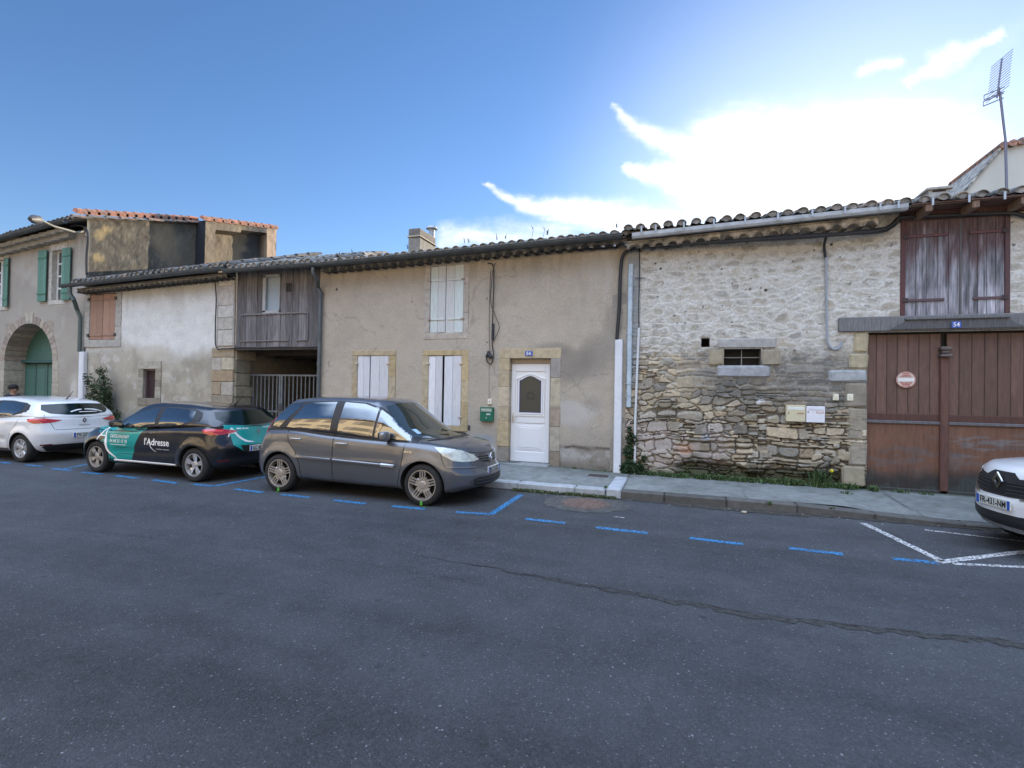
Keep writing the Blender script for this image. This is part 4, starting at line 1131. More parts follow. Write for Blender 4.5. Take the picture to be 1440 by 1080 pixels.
segd(rr*.93,rr*.985,0,math.pi*2,RD,-.0085); m.box(-rr*.82,rr*.82,-.010,-.007,-rr*.17,rr*.20,(.72,.74,.70)); m.build('bands',M_plain,e,recalc=False)
text_on('lettering','SORTIE DE GARAGE',rr*.22,rr*1.1,(0,-.009,rr*.42),(1,0,0),(0,0,1),mat('faded_print',(.66,.6,.52)),e,.001)
text_on('lettering','DEFENSE',rr*.2,rr*.7,(0,-.009,rr*.76),(1,0,0),(0,0,1),mat('red_print',RD),e,.001)
text_on('lettering','STATIONNER',rr*.2,rr*.9,(0,-.009,-rr*.76),(1,0,0),(0,0,1),bpy.data.materials['red_print'],e,.001)
text_on('lettering','JOUR ET NUIT',rr*.22,rr*.9,(0,-.009,-rr*.45),(1,0,0),(0,0,1),bpy.data.materials['faded_print'],e,.001)
# mailboxes and plates
def mb_cream(e,hw,hz_,y):
    m=MB(); m.box(-hw*.85,hw*.85,y-.004,y,hz_*.42,hz_*.80,(.70,.72,.66),.002); m.build('letter_flap',M_plain,e)
    m=MB(); m.box(hw*.1,hw*.85,y-.004,y,-hz_*.08,hz_*.12,(.40,.28,.18),.002); m.build('name_label',M_plain,e)
    m=MB(); m.lathe([(.012,0),(.012,-.006),(.001,-.006)],12,'y',(-hw*.75,y,hz_*.02),(.15,.13,.1)); m.build('lock',M_plain,e)
def mb_white(e,hw,hz_,y):
    m=MB(); m.box(-hw*.8,hw*.85,y-.004,y,hz_*.52,hz_*.74,(.62,.62,.66),.002); m.build('letter_flap',M_plain,e)
    m=MB(); m.box(hw*.05,hw*.85,y-.004,y,hz_*.15,hz_*.42,(.55,.35,.33),.002); m.box(hw*.15,hw*.75,y-.006,y,hz_*.22,hz_*.36,(.7,.68,.66),.001); m.build('name_label',M_plain,e)
    m=MB(); m.lathe([(.012,0),(.012,-.006),(.001,-.006)],12,'y',(-hw*.8,y,hz_*.3),(.2,.12,.12)); m.build('lock',M_plain,e)
wall_box('mailbox','cream mailbox on the rubble wall, touching the white one on its right','mailbox',1104,569.5,1131,592.5,(.60,.54,.37),.10,-.03,mb_cream,'pair of mailboxes on the stone wall')
wall_box('mailbox','white mailbox on the rubble wall, right of the cream one','mailbox',1132,571.2,1158,593.8,(.74,.74,.78),.10,-.03,mb_white,'pair of mailboxes on the stone wall')
def knob(e,hw,hz_,y):
    m=MB(); m.box(-hw*.45,hw*.45,y-.006,y,-hz_*.5,hz_*.5,(.66,.62,.48),.004); m.build('push_button',M_plain,e)
wall_box('doorbell','square cream bell push on the stones, the left one of two right of the mailboxes','doorbell',1171,554,1179,563,(.74,.70,.55),.03,-.035,knob,'bell pushes on the stone wall')
wall_box('doorbell','square cream bell push on the brown corner stone next to the garage door','doorbell',1190.7,554,1199.3,563.5,(.76,.73,.58),.03,-.04,knob,'bell pushes on the stone wall')
# eave: genoise, pale gutter, tiles, rafters over the loft door
gzE = linez((885,331),(1262,291),-.45)
rz = linez((885,320),(1262,283),-.5)
rf=MB(); tiles(rf, XE0+.03, 8.4, -.50, 0, R(14), 2.8, pitch=.25, zfn=lambda x: rz(min(x,3.7))-.055+.012*max(0,x-3.7), seed=15, pal=TILES+[(.36,.26,.18),(.34,.25,.19)])
gEx = W(1262,310,-.2)[0]
genoise(rf, XE0+.0, gEx-.3, 0, 0, zfn=lambda x: gzE(x)-.225, pitch=.25, proj=.30, seed=16, col=(.42,.36,.28), mortar=(.50,.46,.40))
roE=P(eb, rf.build('roof', M_tile))
fb=MB()
for i in range(12):
    xa=XE0+.12+(gEx+.05-XE0-.12)*i/12; xb=XE0+.12+(gEx+.05-XE0-.12)*(i+1)/12
    for q,(dz0_,dz1_,dy,cc) in enumerate(((-.035,.03,.0,(.40,.42,.43)),(-.075,-.035,.02,(.36,.375,.38)))):
        fb.add([(xa,-.50+dy,gzE(xa)+dz0_),(xb,-.50+dy,gzE(xb)+dz0_),(xb,-.50+(0 if q==0 else 0.0),gzE(xb)+dz1_),(xa,-.50+(0 if q==0 else 0.0),gzE(xa)+dz1_)],[(0,1,2,3)],cc)
    fb.add([(xa,-.48,gzE(xa)-.075),(xb,-.48,gzE(xb)-.075),(xb,-.38,gzE(xb)-.065),(xa,-.38,gzE(xa)-.065)],[(0,3,2,1)],(.3,.3,.3))
    fb.add([(xa,-.37,gzE(xa)-.065),(xb,-.37,gzE(xb)-.065),(xb,-.37,gzE(xb)+.03),(xa,-.37,gzE(xa)+.03)],[(0,1,2,3)],(.3,.3,.3))
P(eb, fb.build('gutter', mat('pale_gutter', attr=True, rough=.7, nscale=7, namp=.25), recalc=False))
for px in (902.5,922.5,962,1004,1048,1094,1142,1188,1237.5,1263,1311,1362,1412):
    x=W(px,300,-.52)[0]; z=rz(min(x,3.7))
    bk=MB(); bk.box(x-.015,x+.015,-.545,-.535,z-.13,z+.0,(.40,.44,.48)); bk.box(x-.015,x+.015,-.545,-.40,z-.005,z+.0,(.40,.44,.48)); P(eb, bk.build('gutter_bracket', M_plain))
rft=MB()
for x in np.arange(gEx+.35,8.3,.62): rft.box(x-.05,x+.05,-.46,.1,rz(3.7)-.20,rz(3.7)-.08,(.20,.13,.09),.008)
rft.box(gEx+.1,8.4,-.10,.0,hay[3]+.0,rz(3.7)-.06,(.09,.04,.032),.004); rft.box(gEx+.1,8.4,-.48,.05,rz(3.7)-.078,rz(3.7)-.058,(.12,.06,.045))
P(eb, rft.build('rafters', M_wood_old))
# small chimney on the far slope
c0=MB(); yy=5.2; x0=W(1306,270,yy)[0]; x1=W(1336,270,yy)[0]; zt=W(1320,263,yy)[1]
c0.box(x0,x1,yy,yy+.6,4.5,zt-.12,(.45,.42,.38),.01); c0.box(x0-.06,x1+.06,yy-.06,yy+.66,zt-.07,zt,(.42,.38,.33),.01)
for x in (x0+.04,x1-.04): c0.box(x-.04,x+.04,yy,yy+.6,zt-.13,zt-.06,(.45,.42,.38))
co=c0.build('chimney', M_concrete); co.parent=roE
# ------------------------------------------------------------------ whitewashed barn (left of the passage)
XB0 = W(120,500)[0]; XB1 = W(331,430)[0]; XP0 = W(305.5,430)[0]
e_b = empty('small_barn', ((XB0+XB1)/2,0,0), 0, 'low barn with blotchy off-white render and closed brown shutters, left of the wooden loft', 'barn')
def colB(X,Z):
    f=fbm(X,Z,1.1,6,201); C=np.ones(X.shape+(3,))*np.array((.40,.36,.29)); C*=(.80+.35*f)[...,None]
    up=sst(2.3,3.0,Z+.9*(fbm(X,Z,.9,5,202)-.5)+.12*(X+14)*.3)
    C=mixc(C,(.69,.685,.66),up*.88); C*=(.86+.28*fbm(X,Z,5,6,215,.65))[...,None]; C=mixc(C,(.34,.32,.27),.55*streaks(X,Z,4.75,.8,216,.5,3)); C=mixc(C,(.43,.40,.34),.6*sst(.5,.65,fbm(X,Z,1.4,6,203))*(1-up*.6))
    C=mixc(C,(.36,.33,.26),.55*sst(4.0,4.6,Z+.4*(fbm(X,Z,1.5,4,204)-.5)))
    C=mixc(C,(.60,.60,.58),.7*streaks(X,Z,4.75,.9,205,.60,4)*sst(-14.3,-13.6,X))
    C=mixc(C,(.27,.24,.19),.55*sst(.52,.66,fbm(X,Z,2.0,6,206))*(1-up)); C=mixc(C,(.55,.53,.49),.6*sst(.62,.70,fbm(X,Z,3.6,6,207))*(1-up))
    C=mixc(C,(.30,.27,.21),.6*(1-sst(.9,2.2,Z+.6*(fbm(X,Z,1,4,208)-.5)))*(1-sst(-14.4,-13.6,X)))
    C=mixc(C,(.47,.42,.33),.5*blob(X,Z,212,495,1.0,.25,209)); C=mixc(C,(.3,.32,.36),.4*blob(X,Z,150,570,.8,.5,210))
    return C
def dispB(X,Z): return (fbm(X,Z,.8,4,211)-.5)*.07+(fbm(X,Z,4,5,212)-.5)*.02
bw1=px_box(127,413,163.5,478); bw2=px_box(202,519,219,560)
ex=shell(XB0+.02,XB1-.32,.01,6.5,-.1,4.6,(.3,.27,.22),.2)
P(e_b, grid_wall('wall', XB0, XP0, -.05, 4.92, .04, [bw1,bw2], colB, dispB, M_render, None, extra=ex))
BRN=[(.34,.20,.14),(.30,.18,.13),(.37,.23,.16)]
f=surround('window',None,(bw1[0]-.22,bw1[1]+.25,bw1[2]-.22,bw1[3]+.10),bw1,3,seed=22,pal=[(.38,.36,.32),(.42,.40,.36)],proud=.03); P(e_b,f)
xm=(bw1[0]+bw1[1])/2
for a,b,s in ((bw1[0]+.01,xm-.006,1),(xm+.006,bw1[1]-.01,2)):
    sh=shutter('shutter',None,a,b,bw1[2]+.01,bw1[3]-.02,-.01,BRN,M_wood_white,2,(.10,.88),s+30,barcol=(.31,.19,.14)); sh.parent=f
    sh.data.materials.clear(); sh.data.materials.append(M_plain)
for z in (.10,.88):
    zz=bw1[2]+(bw1[3]-bw1[2])*z
    for x in (bw1[0]-.02,bw1[1]+.02): hm=MB(); hm.box(x-.04,x+.04,-.06,-.005,zz-.04,zz+.05,(.06,.045,.04),.005); h_=hm.build('hinge',M_plain); h_.parent=f
f=surround('window',None,px_box(195,507.5,227,570),bw2,3,seed=23,pal=[(.27,.24,.18),(.36,.33,.27),(.24,.21,.165)],proud=.03,pcol=(.03,.012,.015)); P(e_b,f)
g_=MB(); g_.box(bw2[0],bw2[1],.10,.12,bw2[2],bw2[3],(.03,.014,.018)); 
g_.box(bw2[0],bw2[1],.05,.11,bw2[3]-.04,bw2[3],(.2,.16,.15)); g_.box(bw2[0],bw2[0]+.03,.05,.11,bw2[2],bw2[3],(.13,.09,.09)); g_.box(bw2[1]-.03,bw2[1],.05,.11,bw2[2],bw2[3],(.2,.14,.13))
o=g_.build('pane',M_plain); o.parent=f
# cut-stone pier at the passage
qs=MB(); zl=[W(318,y)[1] for y in (388,402,430,447,464,487)]
WH=[(.52,.49,.44),(.50,.46,.42),(.55,.53,.49),(.47,.44,.39)]
bl=[]
xr=XB1
for i in range(5):
    xa=XP0+.02+(0 if i%2 else .03); bl.append((xa,xr-.03,zl[i+1],zl[i],WH[i%4]))
zl=[W(318,y)[1] for y in (489,503,521,537,556,575,600,640,662)]; LO=[(.31,.25,.17),(.40,.35,.26),(.33,.25,.16),(.42,.38,.32),(.30,.26,.20)]
for i in range(8):
    if i%2: bl.append((XP0-.12,XP0+.22,zl[i+1],zl[i],LO[(i+2)%5])); bl.append((XP0+.225,xr,zl[i+1],zl[i],LO[i%5]))
    else: bl.append((XP0-.14,xr,zl[i+1],zl[i],LO[i%5]))
stones(qs,[(b[0]+.002,b[1]-.002,b[2]+.0015,b[3]-.0015,b[4]) for b in bl],0,SAND,.02,.008,.03,.55,24)
qs.box(XP0,xr-.02,.0,.6,0,4.75,(.40,.37,.32))
qs.box(XP0,xr-.02,.5,5.5,0,2.95,(.24,.215,.17))
P(e_b,qs.build('pier',M_ashlar))
gzB=linez((106,399),(313,376),-.45)
XR0=W(112,398,-.45)[0]+.15; XG=W(316,378,-.45)[0]
rf=MB(); tiles(rf,XB0+.03,XG+.1,-.45,0,R(19.5),3.4,pitch=.22,courses=7,zfn=lambda x:gzB(x)+.02+.02*math.sin(x*1.7),seed=25,pal=[(.13,.12,.11),(.17,.155,.14),(.20,.19,.175),(.30,.21,.15),(.09,.085,.08)])
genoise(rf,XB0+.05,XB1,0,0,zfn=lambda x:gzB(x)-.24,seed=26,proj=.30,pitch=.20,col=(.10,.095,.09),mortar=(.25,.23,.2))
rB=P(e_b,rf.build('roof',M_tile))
gm=MB(); half_gutter(gm,[(x,-.47,gzB(x)-.01) for x in np.linspace(XR0-.9,XG,10)],.085); gm.box(XB0,XB1,-.10,.0,4.70,4.82,(.36,.33,.27),.01)
P(e_b,gm.build('gutter',M_zinc))
dp=MB(); xd=XR0-.55; zt=gzB(xd)-.09; xt=W(119,440)[0]-.02
dp.tube([(xd,-.47,zt),(xd,-.47,zt-.18),(xd+.1,-.42,zt-.35),(xt-.05,-.16,zt-.62),(xt,-.10,zt-.85),(xt,-.10,W(119,495)[1])],.055,10)
P(e_b,dp.build('downpipe',mat('green_grey_downpipe',(.10,.13,.125),rough=.5,metal=.2),smooth=True))
dd_=MB(); z0_=.15; z1_=W(119,495)[1]; x_=W(120.5,540)[0]
dd_.box(x_-.14,x_+.07,-.13,-.0,z0_,z1_,(1,1,1),.02)
o=dd_.build('cable_duct',M_pvc); tag(o,'white plastic cable duct on the wall behind the climbing shrub','cable duct')

# ------------------------------------------------------------------ wooden loft over the passage
XC0, XC1 = XB1, XD0
e_c = empty('loft_passage',((XC0+XC1)/2,0,0),0,'weathered grey boarded loft bridging the dark carriage passage','outbuilding')
zc0=W(390,488)[1]; zc1=4.86
cw_=px_box(369.5,387,393.5,439)
M_clad=mat('silvered_boards',attr=True,rough=.85,nscale=4,namp=.5,bump=.005,bscale=24,stretch=(8,8,.6),second=(.10,.075,.055),sscale=1.2,sthr=(.55,.75))
mb=MB(); r=random.Random(31); x=XC0+.01
while x<XC1-.02:
    w=min(r.uniform(.16,.24),XC1-x); c=tint((.155,.145,.148), r.uniform(.7,1.3))
    segs=[(zc0,zc1)]
    if x+w>cw_[0] and x<cw_[1]: segs=[(zc0,cw_[2]-.02),(cw_[3]+.01,zc1)]
    for a,b in segs:
        top=tuple(q*s for q,s in zip(c,(1.35,1.15,.85)))
        mb.box(x+.003,x+w-.003,.02+r.uniform(0,.012),.05,a+r.uniform(-.01,.01),b,c,.004)
    x+=w
xa,xb=W(339,440)[0],W(433,440)[0]
zz=W(385,441)[1]; mb.box(xa,xb,-.005,.03,zz-.02,zz+.02,(.19,.18,.185),.004)
zz=W(385,479)[1]; mb.box(xa,W(405,479)[0],-.005,.03,zz-.015,zz+.015,(.19,.18,.185),.004); mb.box(W(416,479)[0],xb,-.005,.03,zz-.015,zz+.015,(.17,.16,.165),.004)
mb.box(xb-.015,xb+.015,-.006,.03,W(385,479)[1],W(385,441)[1],(.17,.16,.165),.003)
mb.box(XC0,XC1,-.01,.22,zc0-.07,zc0+.01,(.10,.085,.08),.008,.003)
mb.box(XC0,XC1,.07,.12,zc0,zc1,(.04,.035,.03))
P(e_c,mb.build('cladding',M_clad))
fm=MB()
for b in ((cw_[0]-.0,cw_[0]+.10,cw_[2],cw_[3]),(cw_[1]-.03,cw_[1],cw_[2],cw_[3]),(cw_[0],cw_[1],cw_[2]-.03,cw_[2]+.05),(cw_[0],cw_[1],cw_[3]-.05,cw_[3]+.02)):
    fm.box(b[0],b[1],-.01,.045,b[2],b[3],(.36,.37,.37),.004)
fo=P(e_c,fm.build('window',M_plain)); gm=MB(); gm.box(cw_[0],cw_[1],.058,.065,cw_[2],cw_[3]); o=gm.build('pane',mat('milky_glass',(.30,.36,.42),rough=.35,spec=.4)); o.parent=fo
vs=MB()
for k_ in range(3):
    x=W(403+k_*2.6,400)[0]; vs.box(x-.02,x+.02,.008,.02,W(405,410)[1],W(405,398)[1],(.02,.02,.02))
P(e_c,vs.build('ventilation_slot',M_plain))
# passage inside: ceiling, walls, back
M_in=mat('passage_wall',attr=True,rough=.95,nscale=3,namp=.3,bump=.01,bscale=12)
pw=MB()
pw.box(XC0-.3,XC0,5.5,9,0,2.95,(.22,.19,.14)); pw.box(XC1-.02,XC1+.3,.03,9,0,2.95,(.20,.165,.12))
pw.box(XC0-.3,XC1+.3,9,9.3,0,3.6,(.20,.16,.11)); pw.box(XC0,XC1,.2,9,-.05,.11,(.12,.11,.10))
P(e_c,pw.build('passage_wall',M_in))
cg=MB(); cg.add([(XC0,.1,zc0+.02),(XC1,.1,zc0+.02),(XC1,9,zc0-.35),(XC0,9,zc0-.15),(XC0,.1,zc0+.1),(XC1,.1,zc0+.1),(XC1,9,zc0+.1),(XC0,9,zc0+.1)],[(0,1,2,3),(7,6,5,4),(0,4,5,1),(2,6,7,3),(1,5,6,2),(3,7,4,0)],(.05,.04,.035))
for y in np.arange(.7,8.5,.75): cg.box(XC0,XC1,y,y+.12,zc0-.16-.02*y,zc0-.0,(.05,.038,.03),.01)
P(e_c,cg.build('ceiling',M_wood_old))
gzC=linez((318,380),(446,371),-.45)
rf=MB(); tiles(rf,XG+.15,XC1,-.45,0,R(19),3.2,pitch=.215,courses=6,zfn=lambda x:gzC(x)+.03,seed=35,pal=[(.27,.25,.22),(.33,.30,.26),(.22,.20,.18),(.36,.33,.28)])
P(e_c,rf.build('roof',M_tile))
gm=MB(); half_gutter(gm,[(x,-.47,gzC(x)+.0) for x in np.linspace(XG,XC1+.3,8)],.08); P(e_c,gm.build('gutter',M_zinc))
# rough stones of the inner jamb
js=MB(); r=random.Random(36); z=.3
while z<2.7:
    h=r.uniform(.22,.36); c=(.30,.26,.19); l=r.uniform(.35,.8); js.box(XC0-.12,XC0+.025,.04,.04+l,z,z+h-.012,tint(c, r.uniform(.8,1.2)),.02,.006); z+=h
P(e_c,js.build('jamb_stones',M_ashlar))
# steel gate
yg_=.55; ztop=W(395,526.5,yg_)[1]
gx=[W(340.5,540,yg_)[0],W(395.5,540,yg_)[0],XC1-.06]
eg=empty('metal_gate',((gx[0]+gx[2])/2,yg_,.11),0,'grey steel double gate of upright bars closing the passage under the wooden loft','gate')
def leaf(x0,x1):
    m=MB(); Z0,Z1=.22,ztop
    for x in (x0+.03,x1-.03): m.box(x-.028,x+.028,yg_-.028,yg_+.028,Z0-.08,Z1,(1,1,1),.006)
    m.box(x0,x1,yg_-.025,yg_+.025,Z1-.05,Z1,(1,1,1),.006); m.box(x0,x1,yg_-.025,yg_+.025,Z0,Z0+.05,(1,1,1),.006)
    zm_=W(400,578,yg_)[1]; m.box(x0+.05,x1-.05,yg_-.02,yg_+.02,zm_-.04,zm_,(1,1,1),.005)
    n=int((x1-x0)/.125)
    for i in range(1,n): x=x0+(x1-x0)*i/n; m.box(x-.015,x+.015,yg_-.012,yg_+.012,Z0+.04,Z1-.04,(1,1,1),.003)
    o=m.build('leaf',M_gate); P(eg,o)
leaf(gx[0],gx[1]-.004); leaf(gx[1]+.004,gx[2])
m=MB(); m.box(gx[1]-.06,gx[1]+.05,yg_-.05,yg_-.028,1.1,1.3,(.06,.06,.06),.005); P(eg,m.build('lock_case',M_plain))

# ------------------------------------------------------------------ two-storey house on the left
XA1 = W(119.5,450)[0]-.02; XA0=-29.0
e_a=empty('town_house',(-23,0,0),0,'two-storey grey-beige house with green shutters and an arched green doorway at the left edge','house')
zA=linez((0,335),(112,305),-.45)
aw1=px_box(73.5,352,90,422); aw2=px_box(-16,366,8.5,431)
aj0=W(6,540)[0]; aj1=W(73.5,540)[0]; zsp=W(40,507)[1]; ra=(aj1-aj0)/2; xc=(aj0+aj1)/2
def colA(X,Z):
    f=fbm(X,Z,1,6,301); C=np.ones(X.shape+(3,))*np.array((.36,.325,.275)); C*=(.80+.36*f)[...,None]
    C=mixc(C,(.25,.225,.185),.55*streaks(X,Z,6.3,1.6,303,.5,6)); C=mixc(C,(.44,.41,.36),.5*sst(.5,.66,fbm(X,Z,1.6,6,304)))
    C=mixc(C,(.28,.24,.18),.5*(1-sst(.6,2.4,Z+.6*(fbm(X,Z,1,4,305)-.5)))); C=mixc(C,(.55,.52,.47),.8*blob(X,Z,104,545,.25,.5,306,.6))
    return C
ex=shell(XA0,XA1-.10,.01,7.0,-.1,6.3,(.3,.26,.2),.27)
arch_hole=(aj0,aj1,.1,zsp)
wallA=grid_wall('wall',XA0,XA1,-.05,6.42,.06,[aw1,aw2,(aj0-.02,aj1+.02,.1,zsp+ra+.02)],colA,lambda X,Z:(fbm(X,Z,.7,4,311)-.5)*.04,M_render,None,extra=ex); P(e_a,wallA)
# arch surround: brick ring with stone imposts, spandrels
am=MB(); r=random.Random(41); n=22; BR_=[(.34,.27,.22),(.36,.30,.24),(.31,.25,.21),(.38,.32,.27)]
for i in range(n):
    a0=math.pi*i/n+.006; a1=math.pi*(i+1)/n-.006; c=tint(r.choice(BR_), r.uniform(.85,1.15)); key=i in (n//2,n//2-1)
    r1=ra+(.36 if key else .24)
    if key: c=(.42,.38,.31)
    v=[(xc+rr_*math.cos(a),yy,zsp+rr_*math.sin(a)) for yy in (-.02,.9) for rr_,a in ((ra,a0),(r1,a0),(r1,a1),(ra,a1))]
    am.add(v,[(0,1,2,3),(7,6,5,4),(0,4,5,1),(1,5,6,2),(2,6,7,3),(3,7,4,0)],c)
n=24
for s in (1,-1):   # spandrel fill to the rectangular hole
    for i in range(n//2):
        a0=math.pi*i/n; a1=math.pi*(i+1)/n; R0=ra+.23
        p=[]
        for a in (a0,a1):
            c_,s_=math.cos(a),math.sin(a); k_=min((ra+.03)/max(c_,1e-6),(ra+.03)/max(s_,1e-6)); rr_=max(k_,R0*.0+ra)
            p.append(((xc+s*ra*c_,zsp+ra*s_),(xc+s*rr_*c_,zsp+rr_*s_)))
        am.add([(p[0][0][0],.0,p[0][0][1]),(p[0][1][0],.0,p[0][1][1]),(p[1][1][0],.0,p[1][1][1]),(p[1][0][0],.0,p[1][0][1])],[(0,1,2,3)],(.33,.28,.23))
zz=.1
while zz<zsp-.02:
    h=min(r.uniform(.28,.4),zsp-zz)
    for x,s in ((aj0,-1),(aj1,1)):
        w=r.uniform(.22,.38); c=tint((.40,.36,.29), r.uniform(.9,1.1))
        am.box(min(x,x+s*w),max(x,x+s*w),-.02,.9,zz+.002,zz+h-.002,c,.012)
    zz+=h
P(e_a,am.build('arch',M_ashlar))
dr=MB(); yd=.52; GR=(.055,.13,.105)
dr.box(aj0-.3,aj1+.3,yd+.05,yd+.12,.0,zsp-.02,tuple(q*.8 for q in GR)); 
v=[(xc+ra*1.1*math.cos(math.pi*i/24),zsp+ra*1.1*math.sin(math.pi*i/24)) for i in range(25)]; dr.prism(v,yd+.04,yd+.12,tuple(q*1.1 for q in GR))
dr.box(aj0-.3,aj1+.3,yd-.10,yd+.05,zsp-.06,zsp+.05,(.03,.09,.08),.02)
for i in range(4):
    a=aj0+(aj1-aj0)*i/4; b=aj0+(aj1-aj0)*(i+1)/4
    dr.box(a+.02,b-.02,yd+.01,yd+.06,.1,zsp-.08,GR,.01); 
    for z0_,z1_ in ((.3,1.1),(1.25,zsp-.25)): dr.box(a+.1,b-.1,yd-.005,yd+.03,z0_,z1_,tuple(q*1.12 for q in GR),.02)
P(e_a,dr.build('door',M_plain))
GS=[(.085,.20,.15),(.075,.18,.135),(.10,.22,.165)]
M_gs=mat('green_shutter_paint',attr=True,rough=.6,nscale=6,namp=.15,stretch=(6,6,1))
def winA(h,sx0,sx1,left=True,right=True,sd=1):
    f=surround('window',None,(h[0]-.14,h[1]+.14,h[2]-.14,h[3]+.20),h,2,seed=sd,pal=[(.46,.43,.38),(.43,.40,.35)],proud=.02); P(e_a,f)
    w=(h[1]-h[0])*.5
    if left:
        a=px_box(sx0[0],sx0[1],sx0[2],sx0[3]); s=shutter('shutter',None,a[0],a[1],h[2]-.03,h[3]+.02,-.09,GS,M_gs,3,(.15,.85),sd,barcol=(.06,.2,.14)); s.parent=f
    if right:
        a=px_box(sx1[0],sx1[1],sx1[2],sx1[3]); s=shutter('shutter',None,a[0],a[1],h[2]-.03,h[3]+.02,-.09,GS,M_gs,3,(.15,.85),sd+2,barcol=(.06,.2,.14)); s.parent=f
    m=MB(); y=.12
    m.box(h[0],h[0]+.07,y,y+.05,h[2],h[3],(.6,.6,.58),.004); m.box(h[1]-.07,h[1],y,y+.05,h[2],h[3],(.6,.6,.58),.004); xm=(h[0]+h[1])/2; m.box(xm-.05,xm+.05,y-.01,y+.05,h[2],h[3],(.6,.6,.58),.004)
    for i in range(5): z=h[2]+(h[3]-h[2])*i/4; m.box(h[0],h[1],y+.004,y+.046,z-.03,z+.03,(.6,.6,.58),.003)
    o=m.build('sash',M_plain); o.parent=f
    m=MB(); m.box(h[0],h[1],y+.02,y+.03,h[2],h[3]); o=m.build('pane',M_glass_h); o.parent=f
winA(aw1,(57.5,353,69,423),(91,349,102.5,420),sd=51)
winA(aw2,(-36,380,-18,440),(8.8,364,15,430),sd=55)
rf=MB(); tiles(rf,XA0,XA1+.05,-.45,0,R(16),7.6,pitch=.22,courses=17,zfn=lambda x:zA(x)+.04,seed=45,pal=[(.17,.155,.14),(.22,.18,.15),(.33,.19,.14),(.14,.13,.12)])
# orange verge tiles along the gable
c1=X_=None
def Xp(px,py,x):
    d=ray(px,py); t=x/d.x; return -DIST+d.y*t, CH+d.z*t
y0v,z0v=Xp(121,299,XA1); y1v,z1v=Xp(276,306,XA1); 
XS=XA1+.45
y2v,z2v=Xp(286,305,XS); y3v,z3v=Xp(389,318,XS)
def verge(x,ya,za,yb,zb,n):
    r=random.Random(46)
    for i in range(n):
        a=i/n; b=(i+1)/n+.02; y_a,y_b=ya+(yb-ya)*a,ya+(yb-ya)*b; z_a,z_b=za+(zb-za)*a+.02,za+(zb-za)*b-.01
        c=tint((.44,.17,.10), r.uniform(.85,1.15)); v=[];K=6
        for yy,zz_ in ((y_a,z_a),(y_b,z_b)):
            v+=[(x+.03,yy,zz_-.14)]
            for k in range(K+1): t=math.pi*k/K; v.append((x-.08+.11*math.cos(t),yy,zz_+.08*math.sin(t)-.03))
        m_=K+2; rf.add(v,[(k,k+1,m_+k+1,m_+k) for k in range(m_-1)]+[tuple(range(m_))],c)
verge(XA1,y0v-.25,z0v,y1v,z1v,14); verge(XS,y2v,z2v,y3v,z3v,9)
P(e_a,rf.build('roof',M_tile))
gm=MB(); half_gutter(gm,[(x,-.50,zA(x)) for x in np.linspace(XA0,XA1-.15,12)],.10); P(e_a,gm.build('gutter',M_zinc))
cn=MB()
for x in np.linspace(XA0,XA1-.5,30)[:-1]:
    w=(XA1-.5-XA0)/29; cn.box(x,x+w,-.34,.0,zA(x+w/2)-.22,zA(x+w/2)-.10,(.33,.31,.27)); cn.box(x,x+w,-.20,.0,zA(x+w/2)-.36,zA(x+w/2)-.22,(.30,.28,.24))
P(e_a,cn.build('cornice',M_concrete))
